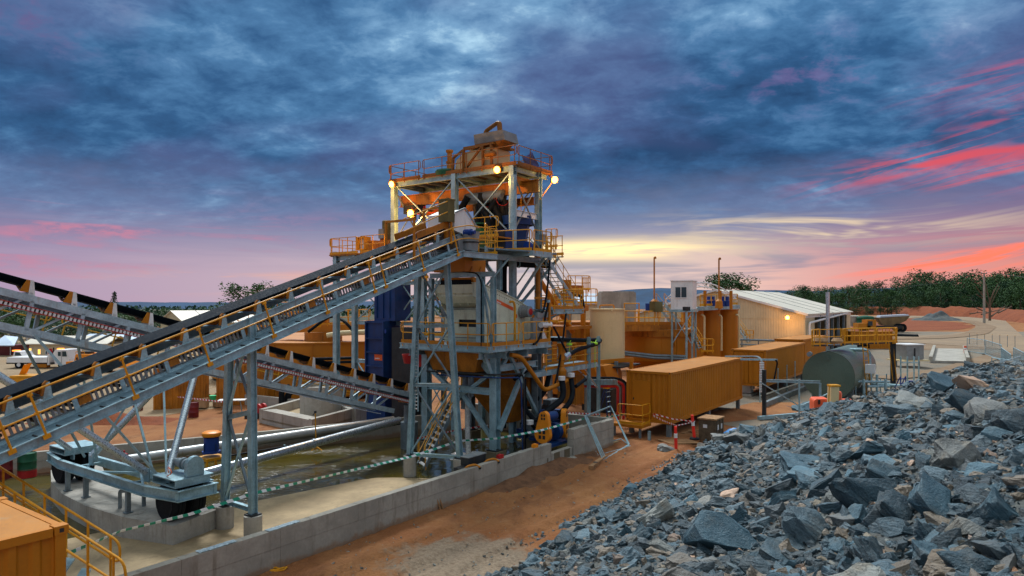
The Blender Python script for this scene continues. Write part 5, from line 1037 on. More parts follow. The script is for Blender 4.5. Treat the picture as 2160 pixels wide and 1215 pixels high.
build('coupling', MB().tube(P(1190, 755, 32.4), P(1199, 748, 32.8), 0.15, 12), BRIGHT, RP, True); build('coupling', MB().tube(P(1176, 812, 32.4), P(1183, 822, 32.2), 0.12, 12), BRIGHT, RP, True)
for x, y in ((1201, 726), (1243, 722), (1255, 724)): 
    t = thing('lime_tie', P(x, y, 34.4 if x < 1220 else 35.6), {1201: 'lime tie with loose ends on the hose rail near the riser pipe', 1243: 'lime tie hanging long from the middle of the hose rail', 1255: 'lime tie hanging at the outer column of the side platform'}[x], 'tie')
    q = P(x, y, 34.4 if x < 1220 else 35.6); build('knot', MB().lathe(q, UP, [(-0.05, 0.14), (0.05, 0.14)], 10), LIME, t); build('tail', MB().beam(q, q - UP * (0.9 if x < 1250 else 1.3), 0.03, 0.012).beam(q, q + UP * 0.18 + d * 0.15, 0.03, 0.012), LIME, t)
# cable tray bridge bending down by the container
CT = thing('cable_bridge', P(1290, 800, 37), 'wide red and black cable tray that bends down beside the orange container', 'cable tray')
for k, (o, m, r) in enumerate(((0.0, RUB, 0.07), (0.16, REDC, 0.08), (0.34, STEELD, 0.06), (0.44, REDC, 0.08))):
    pts = fillet([P(1190, 797 + o * 40, 35.5), P(1300, 797 + o * 40, 37.0), P(1322 - o * 42, 806 + o * 30, 37.0), P(1322 - o * 42, 890, 37.0)], 0.9, 8); build('tray_band', MB().path(pts, r, 6), m, CT, True)
mb = MB()
for k in range(36): q = P(1195 + 3.0 * k, 806, 35.5 + 0.042 * k); mb.obox(q, UU * 0.015 + VV * -0.015, UP * 0.14, UU * 0.1 + VV * 0.1)
build('tray_rib', mb, STEEL, CT); build('post', MB().ibeam(P(1232, 0, 36) * 1, P(1232, 0, 36), 0.1, 0.1) if False else MB().beam(G(1236, 890) , G(1236, 890) + UP * 2.6, 0.12, 0.12), STEELD, CT)
SL_ = thing('step_ladder', G(1290, 905), 'blue step ladder with a yellow top standing behind the cable bridge', 'ladder')
for s in (-0.22, 0.22):
    q = G(1285, 890); build('stile', MB().beam(q + UU * s, q + UU * s * 0.6 + VV * 0.1 + UP * 1.9, 0.05, 0.07), BLUE, SL_); build('stile', MB().beam(q + UU * s + VV * 0.9, q + UU * s * 0.6 + VV * 0.2 + UP * 1.9, 0.05, 0.05), BLUE, SL_)
for k in range(6): q = G(1285, 890); build('step', MB().obox(q + VV * 0.015 * k + UP * (0.3 + 0.28 * k), UU * 0.2, VV * 0.05, UP * 0.015), STEEL, SL_)
build('top', MB().obox(G(1285, 890) + VV * 0.15 + UP * 1.92, UU * 0.17, VV * 0.14, UP * 0.04), YEL, SL_)
MG = thing('mesh_guard', P(1218, 830, 36), 'ochre wire mesh machine guard in the shade behind the pumps', 'guard')
q = P(1222, 822, 35.5); build('mesh_panel', MB().obox(q, d * 0.45, nr * 0.02, UP * 0.75), OCHD, MG); build('mesh_panel', MB().obox(q - d * 0.5 + nr * 0.5, d * 0.02, nr * 0.5, UP * 0.7), OCHD, MG); build('guard_frame', MB().beam(q - d * 0.46 + UP * 0.8, q + d * 0.46 + UP * 0.8, 0.06, 0.06).beam(q + d * 0.46 + UP * 0.8, q + d * 0.46 - UP * 0.8, 0.06, 0.06), OCH, MG)
FS = thing('feeder_skid', P(1290, 790, 44), 'ochre machine skid with angled hoods under the cream tank', 'machine')
q = P(1290, 790, 43); build('frame_beam', MB().beam(P(1245, 765, 43), P(1335, 758, 44.5), 0.25, 0.25), OCH, FS)
for x in (1252, 1300, 1332): build('leg', MB().beam(P(x, 762, 43.6), G(x, 862), 0.18, 0.18), STEELD if x == 1300 else OCH, FS)
for x in (1252, 1272): build('hood', MB().prism([P(x, 772, 42.5), P(x + 22, 768, 42.9), P(x + 34, 796, 42.9), P(x + 10, 800, 42.5)], nr * 1.0), OCH, FS)
build('drum', MB().lathe(P(1300, 800, 43.5), nr, [(0, 0.9), (1.5, 0.9)], 20), OCHD, FS, True); build('base', MB().obox(P(1290, 835, 43.8), d * 2.2, nr * 1.0, UP * 0.7), DARK, FS); build('deck', MB().obox(P(1300, 770, 44.4), d * 1.6, nr * 1.0, UP * 0.05), DARK, FS)

# ------------------------------------------------------------------ bay left of the tower with the blue elevator casing
BF = thing('elevator_tower', W(9.6, 14, 0), 'grey steel bay with yellow railed top platform beside the blue casing', 'frame')
BZ = 9.75
for u in (9.0, 12.0):
    build('column', MB().ibeam(W(u, 15.6, 0), W(u, 15.6, BZ), 0.26, 0.28, 0.02, UU), STEEL, BF)
    build('beam', MB().ibeam(W(u, 12.55, BZ - 0.4), W(u, 17.5, BZ - 0.4), 0.16, 0.25), STEEL, BF)
build('column', MB().ibeam(W(9.0, 17.2, 0), W(9.0, 17.2, BZ), 0.3, 0.3, 0.02, UU), STEEL, BF)
for z in (3.4, 5.6, 7.8): build('beam', MB().ibeam(W(9.0, 12.55, z), W(9.0, 15.5, z), 0.14, 0.2), STEEL, BF); build('beam', MB().ibeam(W(9.0, 8.2, z), W(9.0, 12.3, z), 0.14, 0.2), STEEL, BF)
xbrace(BF, 9.04, 15.5, 12.5, 5.7, 7.7, 0.08); xbrace(BF, 9.04, 15.5, 12.5, 0.3, 3.3, 0.08); xbrace(BF, 9.04, 8.3, 10.4, 3.6, 5.6, 0.06); xbrace(BF, 9.04, 8.3, 10.4, 0.6, 3.3, 0.06); xbrace(BF, 9.04, 10.0, 12.3, 5.8, 8.2, 0.06)
build('column', MB().ibeam(W(9.0, 10.2, 0), W(9.0, 10.2, 9.0), 0.24, 0.26, 0.02, UU), STEEL, BF)
build('deck', MB().gbox(8.7, 12.7, BZ - 0.25, 12.2, 17.5, BZ - 0.18), OCHD, BF)
for a_, b_ in (((8.75, 12.8), (8.75, 14.9)), ((8.75, 15.1), (8.75, 17.5)), ((8.8, 17.5), (12.2, 17.5)), ((12.2, 12.8), (12.2, 17.4))): handrail(BF, [W(*a_, BZ - 0.18), W(*b_, BZ - 0.18)], 0.95, 0.48, 0.9, 0.024)
handrail(BF, [W(8.6, 12.7, 8.0), W(8.6, 9.5, 8.0)], 0.9, 0.45, 1.2, 0.022); handrail(BF, [W(8.9, 10.1, 5.0), W(8.9, 7.3, 5.0)], 0.95, 0.48, 1.2, 0.022); build('deck', MB().gbox(8.85, 7.2, 4.9, 10.5, 12.2, 5.0), STEEL, BF)
build('rust_beam', MB().ibeam(W(9.6, 8.2, 7.0), W(9.6, 12.2, 7.0), 0.2, 0.3), OCHD, BF)
BE = thing('elevator_casing', W(8.5, 13, 0), 'tall deep blue steel casing with horizontal ribs and an orange band behind the conveyor', 'casing')
build('lower_body', MB().gbox(8.15, 12.25, 0.0, 9.3, 13.7, 5.75), BLUE, BE); build('upper_body', MB().gbox(8.4, 11.75, 5.75, 9.6, 13.35, 8.6), BLUE, BE)
for v in (12.25, 13.62): build('edge_flange', MB().gbox(8.02, v, 2.5, 8.15, v + 0.08, 5.72), BLUE, BE)
for z in (2.5, 3.25, 4.0, 4.75, 5.64): build('rib', MB().gbox(8.03, 12.33, z, 8.148, 13.62, z + 0.06), BLUE, BE)
build('orange_band', MB().gbox(8.13, 12.34, 3.60, 8.148, 13.05, 3.92), REDO, BE); 
tx = MB()
for k in range(5): tx.gbox(8.122, 12.95 - 0.07 * k, 3.68, 8.129, 12.99 - 0.07 * k, 3.74)
build('band_lettering', tx, WHITE, BE)
for v in (12.1, 12.6, 13.1): build('upper_rib', MB().gbox(8.33, v, 5.9, 8.4, v + 0.07, 8.5), BLUE, BE)
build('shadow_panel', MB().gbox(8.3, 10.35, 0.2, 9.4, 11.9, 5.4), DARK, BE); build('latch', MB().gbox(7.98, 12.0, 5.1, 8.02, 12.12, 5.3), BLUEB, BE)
OB = thing('olive_bin', W(9.6, 13.3, BZ), 'olive upright bin with a round cap left of the tall tower column', 'bin')
q = P(817, 520, 39.5); build('body', MB().obox(q + UP * 0.45, UU * 0.3, VV * 0.3, UP * 0.55), OLIVE, OB); build('cap', MB().lathe(q + UP * 1.0, UP, [(0, 0.30), (0.45, 0.30), (0.5, 0.25)], 18), OLIVE, OB, True); build('door', MB().obox(q + UP * 0.4 - UU * 0.305, UU * 0.01, VV * 0.24, UP * 0.42), OCHD, OB)
EB = thing('electrical_box', P(805, 492, 39), 'small grey electrical box with hanging cables beside the olive bin', 'box'); q = P(806, 493, 39)
build('body', MB().obox(q, UU * 0.1, VV * 0.2, UP * 0.27), GREYB, EB); build('cable', MB().path([q - UP * 0.25, q - UP * 0.7 + VV * 0.1, q - UP * 1.4], 0.025, 5), REDC, EB); build('small_box', MB().obox(q - VV * 0.36 + UP * 0.1, UU * 0.08, VV * 0.11, UP * 0.13), OLIVE, EB)
SG = thing('framed_panel', P(766, 515, 40.5), 'yellow framed white panel box standing on the platform left of the olive bin', 'panel'); q = P(767, 514, 40.5)
build('frame', MB().obox(q - VV * 0.32, UU * 0.25, VV * 0.035, UP * 0.36).obox(q + VV * 0.32, UU * 0.25, VV * 0.035, UP * 0.36).obox(q + UP * 0.36, UU * 0.25, VV * 0.36, UP * 0.035).obox(q - UP * 0.36, UU * 0.25, VV * 0.36, UP * 0.035), YEL, SG); build('panel', MB().obox(q, UU * 0.02, VV * 0.28, UP * 0.32), WHITE, SG); build('leg', MB().beam(q - UP * 0.36, Vector((q.x, q.y, BZ - 0.1)), 0.2, 0.2), YEL, SG)
YD = thing('yellow_duct', P(790, 570, 41), 'ochre duct and hatch behind the rails under the framed panel', 'duct'); build('body', MB().gbox(9.2, 13.0, BZ - 0.1, 10.5, 14.3, BZ + 0.5), OCHD, YD); build('stub', MB().lathe(W(9.9, 15, BZ - 0.1), UP, [(0, 0.3), (0.6, 0.3), (0.62, 0.36), (0.7, 0.36)], 14), OCH, YD, True)
RB = thing('cable_reel', P(868, 755, 32.5), 'red mesh basket hung under the screen platform beside the trestle', 'basket'); q = P(866, 756, 31.5)
build('basket', MB().lathe(q, UP, [(-0.22, 0.30), (0.2, 0.40), (0.2, 0.36), (-0.18, 0.28)], 16), REDC, RB); build('reel', MB().lathe(P(886, 760, 31.4), UU, [(-0.1, 0.3), (0.1, 0.3)], 18), REDC, RB, True); build('hanger', MB().tube(q + UP * 0.2, q + UP * 0.75, 0.02, 6), DARK, RB)

# ------------------------------------------------------------------ round tanks
def tank(nm, px, Y, R, zt_, zb2, m, label, cat='tank', rim=True, seams=6, cone=0.0, n=40):
    c = Vector(((px - CX) / FPX * Y, Y, zb2)); t = thing(nm, c, label, cat)
    prof = [(0, R)] if not cone else [(0, R * 0.35), (cone, R)]
    build('shell', MB().lathe(c, UP, prof + [(zt_ - zb2, R), (zt_ - zb2, R - 0.05), (zt_ - zb2 - 0.3, R - 0.06)], n), m, t, True)
    if rim: build('rim', MB().lathe(c + UP * (zt_ - zb2 - 0.1), UP, [(0, R + 0.08), (0.1, R + 0.08)], n), m, t, True)
    for k in range(seams):
        an = -pi / 2 + (k - seams / 2 + 0.5) * 0.42; p = c + Vector((cos(an), sin(an), 0)) * (R + 0.01)
        build('seam', MB().beam(p + UP * (cone + 0.02), p + UP * (zt_ - zb2 - 0.12), 0.05, 0.02), m, t)
    return t
TH = tank('thickener_tank', 672, 52, 6.2, 4.05, 0.3, OCH, 'wide ochre thickener tank left of the blue casing with a railed bridge', seams=6, n=20)
q = P(700, 0, 47); 
for a_, b_ in ((P(600, 690, 50), P(770, 686, 47)),):
    build('bridge', MB().beam(a_ - UP * 0.15, b_ - UP * 0.15, 1.2, 0.5), OCH, TH); dd = (b_ - a_).normalized(); nn = Vector((-dd.y, dd.x, 0))
    for s in (-0.6, 0.6): handrail(TH, [a_ + nn * s + UP * 0.1, b_ + nn * s + UP * 0.1], 1.0, 0.5, 0.9, 0.03)
    build('drive_head', MB().lathe(a_.lerp(b_, 0.5) - UP * 1.4, UP, [(0, 1.3), (1.0, 1.3), (1.0, 0.4), (1.9, 0.4)], 20), OCHD, TH, True)
build('deck_house', MB().obox(P(672, 680, 49.5), VV * 0.5, UU * 0.5, UP * 0.9), OCH, TH); build('post', MB().beam(P(672, 690, 47), P(672, 643, 47), 0.25, 0.25), YEL, TH)
build('pipe_run', MB().path(fillet([P(690, 708, 46), P(715, 703, 46), P(790, 700, 45)], 0.5, 5), 0.18, 10), CREAMT, TH, True); build('hose', MB().path(fillet([P(650, 700, 46), P(700, 662, 46), P(730, 680, 45), P(750, 705, 45)], 0.8, 6), 0.10, 8), RUB, TH, True); build('pipe_run', MB().path([P(640, 758, 45.5), P(750, 755, 44)], 0.10, 8).path([P(640, 766, 45.5), P(750, 763, 44)], 0.09, 8), RUB, TH, True)
T2 = tank('process_tank', 560, 62, 4.5, 3.9, 0.2, OCH, 'ochre tank with yellow rails partly hidden behind the inclined conveyor', seams=4)
handrail(T2, [P(500, 690, 60), P(640, 688, 58)], 1.1, 0.55, 1.2, 0.03); handrail(T2, [P(560, 665, 61), P(655, 662, 60)], 1.1, 0.55, 1.2, 0.03)
T1 = tank('agitator_tank', 1222, 50, 2.6, 5.4, 0.3, OCH, 'ochre tank half hidden behind the cream tank', seams=4)
tank('cream_tank', 1280, 46, 1.13, 6.35, 2.9, CREAMT, 'smooth cream cylindrical tank standing on the ochre skid', seams=0)
ctk = bpy.data.objects['cream_tank']; build('lid_pipe', MB().path(fillet([P(1265, 652, 46), P(1265, 644, 46), P(1295, 643, 46), P(1295, 652, 46)], 0.2, 4), 0.05, 8), OCH, ctk, True); build('pipe', MB().tube(P(1316, 655, 46.2), P(1316, 757, 46.2), 0.06, 8), CREAMT, ctk); build('spout', MB().prism([P(1287, 652, 44.8), P(1293, 652, 44.8), P(1290, 659, 44.8)], -nr * 0.05), CREAMT, ctk)
T3 = tank('settling_tank', 1378, 56, 3.05, 4.5, 0.6, OCH, 'large ochre settling tank with a cone base behind the orange container', seams=3, cone=1.6)
build('launder', MB().lathe(P(1378, 0, 56) * 1 if False else Vector((298 / FPX * 56, 56, 4.1)), UP, [(0, 3.2), (0.55, 3.25), (0.55, 3.1)], 40), OCHD, T3, True); build('drop_pipe', MB().path(fillet([P(1418, 698, 53.3), P(1424, 700, 53), P(1424, 730, 53)], 0.2, 4), 0.08, 8), OCH, T3, True)
build('pipe_run', MB().path([P(1312, 742, 52), P(1380, 750, 52.5), P(1448, 752, 53)], 0.11, 8).path([P(1312, 747, 52), P(1380, 755, 52.5), P(1448, 757, 53)], 0.10, 8), STEELD, T3, True)
for k, px in enumerate((1462, 1498, 1535)):
    lab = ('ochre tall tank nearest the white cabin stand', 'middle ochre tall tank of the three beyond the containers', 'ochre tall tank next to the cream shed wall')[k]
    t = tank('tall_tank', px, 62 + k * 1.2, 0.92, 6.15, 0.2, OCH, lab, seams=0); t['group'] = 'tall ochre tanks'; Yk = 61 + k * 1.2
    build('standpipe', MB().path(fillet([P(px + 18, 664, Yk), P(px + 20, 664, Yk - .2), P(px + 24, 668, Yk - .3), P(px + 24, 740, Yk - .3)], 0.3, 5), 0.09, 8), CREAMT, t, True)
# platform with rails and stairs between the tanks
TP = thing('tank_platform', P(1375, 690, 54), 'yellow railed steel platform bridging the tanks left of the white cabin', 'platform')
a, b = P(1316, 684, 51), P(1440, 684, 54.5); d = (b - a).normalized(); nr = Vector((-d.y, d.x, 0))
build('deck', MB().prism([a, b, b + nr * 2.4, a + nr * 2.4], -UP * 0.08), OCHD, TP); build('deck_beam', MB().beam(a - UP * 0.3, b - UP * 0.3, 0.2, 0.45), OCHD, TP); build('kicker', MB().beam(a + UP * 0.08, b + UP * 0.08, 0.05, 0.22), OCH, TP)
for s, e in ((0.0, 0.52), (0.55, 1.0)): handrail(TP, [a.lerp(b, s), a.lerp(b, e)], 1.0, 0.5, 1.2, 0.035, kick=0)
handrail(TP, [a + nr * 2.4, b + nr * 2.4], 1.0, 0.5, 1.2, 0.03)
gt = [P(1317, 682, 52), P(1317, 640, 52), P(1348, 640, 52.6), P(1348, 682, 52.6)]; build('portal', MB().path(gt, 0.06, 6), YEL, TP)
stair(TP, P(1392, 640, 57), P(1432, 690, 56), 0.9, nr, 9, STEEL)
build('control_cabinet', MB().obox(P(1384, 647, 53), d * 0.42, nr * 0.3, UP * 0.4), OLIVE, TP); build('small_motor', MB().lathe(P(1368, 648, 54), UP, [(-.3, 0.25), (0.3, 0.25)], 12), BLUEB, TP, True)
ST2 = thing('cabin_stair', P(1465, 720, 54), 'grey stair with yellow rails below the white cabin', 'stair'); stair(ST2, P(1452, 690, 55.0), P(1478, 736, 53.0), 0.8, UU, 9, STEEL)
handrail(ST2, [P(1478, 742, 53), P(1506, 742, 53.5)], 1.0, 0.5, 0.8, 0.03)
LT = thing('lamp_post', P(1448, 690, 51.5), 'thin grey post with a camera head beside the stair under the white cabin', 'post'); build('pole', MB().tube(G(1448, 830) * 1.0, P(1448, 640, 51.5) if False else Vector((G(1448, 830).x, G(1448, 830).y, 6.2)), 0.09, 8), STEEL, LT); build('head', MB().obox(Vector((G(1448, 830).x, G(1448, 830).y, 6.3)), d * 0.25, nr * 0.15, UP * 0.15), DARK, LT)
# white cabin on its stand
CBN = thing('control_cabin', P(1448, 653, 52), 'white control cabin with a dark sliding window on a steel stand', 'cabin')
q = P(1440, 653, 52); cx_, cy_ = UU, VV
w0 = P(1461, 0, 52); w0.z = 6.24
fa, fb_ = -Vector((0.985, -0.17, 0)).normalized(), Vector((0.45, 0.9, 0)).normalized()
def cbx_(s0, s1, t0, t1, za, zb3): return MB().obox(w0 + fa * (s0 + s1) / 2 + fb_ * (t0 + t1) / 2 + UP * (za + zb3) / 2, fa * (s1 - s0) / 2, fb_ * (t1 - t0) / 2, UP * (zb3 - za) / 2)
build('body', cbx_(0, 1.62, 0, 1.5, 0, 2.15), WHITE, CBN); build('roof', cbx_(-0.05, 1.67, -0.05, 1.55, 2.152, 2.22), WHITE, CBN)
wn = build('window_frame', cbx_(0.40, 1.32, -0.03, -0.001, 0.85, 1.78), WHITE, CBN)
for s in (0.45, 0.89): build('pane', cbx_(s, s + 0.38, -0.038, -0.031, 0.92, 1.70), GLASS, wn)
for s in (0.05, 1.55):
    for t in (0.1, 1.4): p = w0 + fa * s + fb_ * t; build('leg', MB().beam(p - UP * 0.02, Vector((p.x, p.y, 0)), 0.11, 0.11), STEEL, CBN)
build('stand_beam', cbx_(-0.1, 1.72, -0.1, 1.6, -0.2, -0.02), STEEL, CBN); p = w0
for a_, b_ in ((0.2, -2.6), (-2.6, 0.0 - 0.2)): build('brace', MB().beam(w0 + fb_ * 0.1 + UP * min(a_, -0.2), w0 + fb_ * 1.4 + UP * b_, 0.06, 0.06), STEEL, CBN)
for a_, b_ in ((-0.3, -2.6), (-2.6, -0.3)): build('brace', MB().beam(w0 + fa * 0.1 + UP * a_, w0 + fa * 1.5 + UP * b_, 0.06, 0.06), STEEL, CBN)
# motors, posts and rails on the tall tanks
TT = thing('mixer_gantry', P(1500, 655, 61), 'grey gantry with ochre posts and blue mixers above the tall tanks', 'gantry')
a, b = P(1476, 651, 60), P(1556, 647, 64); build('deck_beam', MB().beam(a, b, 0.5, 0.35), STEEL, TT); d = (b - a).normalized(); nr = Vector((-d.y, d.x, 0)); build('deck', MB().prism([a, b, b + nr * 2, a + nr * 2], UP * 0.06), STEEL, TT)
for x in (1487, 1519, 1542): build('post', MB().beam(P(x, 652, 60.5), P(x, 613, 60.5), 0.22, 0.22), OCH, TT)
handrail(TT, [a + UP * 0.2, b + UP * 0.2], 1.0, 0.5, 0.9, 0.03, kick=0.2)
for x in (1495, 1504, 1524, 1534): build('mixer_motor', MB().lathe(P(x, 644, 61.5), UP, [(-0.1, 0.24), (0.4, 0.24), (0.42, 0.16), (0.8, 0.16)], 14), BLUEB, TT, True)
for px, ty, lab in ((1380, 543, 'tall thin ochre vent pipe rising above the tanks left of the white cabin'), (1516.5, 545, 'tall thin ochre vent pipe right of the white cabin in front of the gum tree')):
    t = thing('vent_pipe', P(px, 640, 58), lab, 'pipe', 'tall vent pipes'); build('pole', MB().path(fillet([P(px, 655, 58), P(px, ty, 58), P(px + 3, ty - 1, 58), P(px + 3, ty + 3, 58)], 0.1, 3), 0.065, 8), OCHD, t, True); build('base', MB().lathe(P(px, 628, 58), UP, [(-0.9, 0.35), (-0.3, 0.3), (-0.1, 0.1)], 10), OCH, t)
# arched white frame
AF = thing('arched_frame', P(1500, 620, 75), 'bare white curved roof trusses standing behind the white cabin', 'frame')
for k in range(4):
    Yk = 70 + 3 * k; pts = [P(1404 + 150 * t, 632 - 36 * sin(pi * t) ** 0.8 if 0 < t < 1 else 632, Yk) for t in [i / 10 for i in range(11)]]; build('rib', MB().path(pts, 0.07, 5), WHITE, AF); build('rib', MB().path([p - UP * (0.45 if 0 < i < 10 else 0) for i, p in enumerate(pts)], 0.05, 5), WHITE, AF)
    for i in range(10): build('web_bar', MB().beam(pts[i], pts[i + 1] - UP * (0.45 if i < 9 else 0), 0.05, 0.05), WHITE, AF)
    for p in (pts[0], pts[-1]): build('leg', MB().beam(p, Vector((p.x, p.y, 0)), 0.14, 0.14), WHITE, AF)
# concrete tank wall and zinc building
CW = thing('concrete_silo', P(1300, 640, 68), 'plain grey concrete block wall behind the cream tank', 'wall')
q = P(1300, 634, 68); build('panel', MB().obox(q - VV * 0.0 - UP * 1.5, Vector((1.75, 0.3, 0)), Vector((-0.1, 0.9, 0)), UP * 2.3), CONC, CW); build('cap', MB().obox(q + UP * 0.85, Vector((1.6, 0.28, 0)), Vector((-0.1, 0.85, 0)), UP * 0.06), CONC, CW); build('leg', MB().obox(q - UP * 5.0, Vector((1.5, 0.2, 0)), Vector((-0.1, 0.7, 0)), UP * 1.3), CONC, CW)
def gable(nm, c, dx, dy, L, Wd, h, rise, wm, rm, label, over=0.4, seams=0, rs=None):
    c = Vector(c); dx, dy = Vector(dx).normalized(), Vector(dy).normalized(); t = thing(nm, c, label, 'building')   # dx: along the ridge, dy: across
    A_ = [c, c + dy * Wd, c + dy * Wd + UP * h, c + dy * Wd / 2 + UP * (h + rise), c + UP * h]
    build('end_wall', MB().prism(A_, dx * 0.15), wm, t); build('end_wall', MB().prism([p + dx * (L - 0.15) for p in A_], dx * 0.15), wm, t)
    for k in (0, 1):
        p = c + dy * (Wd - 0.15 if k else 0); build('side_wall', MB().prism([p + dx * 0.16, p + dx * (L - 0.16), p + dx * (L - 0.16) + dy * 0.15, p + dx * 0.16 + dy * 0.15], UP * h), wm, t)
    rg = c + dy * Wd / 2 + UP * (h + rise + 0.05); sl = rise / (Wd / 2)
    for s in (-1, 1):
        e = rg + dy * s * (Wd / 2 + over) - UP * sl * (Wd / 2 + over)
        ro = build('roof', MB().prism([rg - dx * over, e - dx * over, e + dx * (L + over), rg + dx * (L + over)], UP * 0.1), rm, t)
        for k in range(seams):
            f = (k + 1) / (seams + 1); build('roof_seam', MB().beam(rg - dx * over + dx * (L * f) + UP * 0.11, e - dx * over + dx * (L * f) + UP * 0.11, 0.10, 0.03), rs or DARK, ro)
    return t
gable('zinc_building', P(1228, 640, 82) - UP * (P(1228, 640, 82).z - 0), (1, 0.25, 0), (-0.25, 1, 0), 4.6, 6, 6.7, 1.1, CREAM, ROOFB, 'small building with a pale zinc roof behind the concrete block wall')
# yellow machinery between tower and tanks
YM = thing('regrind_mill', P(1185, 640, 46), 'crowded ochre machinery with ladders and railings right of the tower', 'machine')
for (x, y, w, h, Y) in ((1150, 640, 24, 16, 44), (1190, 628, 30, 18, 47), (1212, 612, 22, 20, 48), (1170, 662, 30, 10, 44), (1225, 650, 18, 12, 48), (1140, 670, 18, 14, 42)):
    build('casing', MB().obox(P(x, y, Y), UU * 0.6, VV * w * Y / 2880, UP * h * Y / 2880), OCHD if x % 20 else OCH, YM)
for (x0, y0, x1, y1, Y) in ((1136, 640, 1180, 640, 42), (1140, 678, 1178, 680, 41), (1178, 678, 1205, 680, 42), (1196, 612, 1245, 612, 47), (1180, 640, 1240, 640, 46), (1222, 640, 1260, 640, 46)):
    handrail(YM, [P(x0, y0, Y), P(x1, y1, Y + 0.8)], 1.0, 0.5, 0.6, 0.028)
build('gate', MB().path([P(1228, 608, 47.5), P(1245, 608, 48), P(1245, 586, 48), P(1228, 586, 47.5)], 0.04, 5, True), YEL, YM)
for k in range(7): build('bar', MB().tube(P(1229 + 2.6 * k, 608, 47.6), P(1229 + 2.6 * k, 586, 47.6), 0.025, 5), YEL, YM)
build('inclined_pipe', MB().tube(P(1128, 575, 40), P(1208, 700, 44), 0.17, 12), OCH, YM, True); build('black_pipe', MB().path(fillet([P(1208, 622, 45), P(1228, 624, 45), P(1232, 660, 45)], 0.6, 5), 0.1, 8), RUB, YM, True)
build('motor', MB().lathe(P(1196, 606, 46), UP, [(-0.3, 0.3), (0.5, 0.3)], 12), OCHD, YM, True); build('support_frame', MB().obox(P(1180, 690, 45), UU * 1.5, VV * 1.6, UP * 0.1), OCHD, YM); 
for x in (1140, 1160, 1200, 1230): build('leg', MB().beam(P(x, 650, 45), Vector((P(x, 650, 45).x, 45, 0)), 0.25, 0.25), OCH if x % 40 else STEELD, YM)
build('grey_box', MB().obox(P(1170, 715, 40), UU * 0.5, VV * 0.4, UP * 0.12), STEEL, YM); build('grey_leg', MB().beam(P(1180, 720, 40), P(1180, 800, 40), 0.2, 0.2), STEEL, YM)
# black overhead pipe under the upper platform
OP = thing('overhead_pipe', P(1100, 555, 33.5), 'thick black pipe with clamps turning down under the upper platform', 'pipe')
build('pipe_body', MB().path(fillet([P(1165, 560, 35), P(1082, 556, 33.6), P(1063, 555, 33.2), P(1062, 575, 33.2), P(1062, 625, 33.2)], 0.5, 6), 0.17, 12), RUB, OP, True)
for x in (1080, 1094, 1150): build('clamp', MB().lathe(P(x, 556.5, 33.6 + (x - 1080) * 0.016), Vector((1, 0.2, 0)), [(-0.05, 0.21), (0.05, 0.21)], 14), STEEL, OP, True)

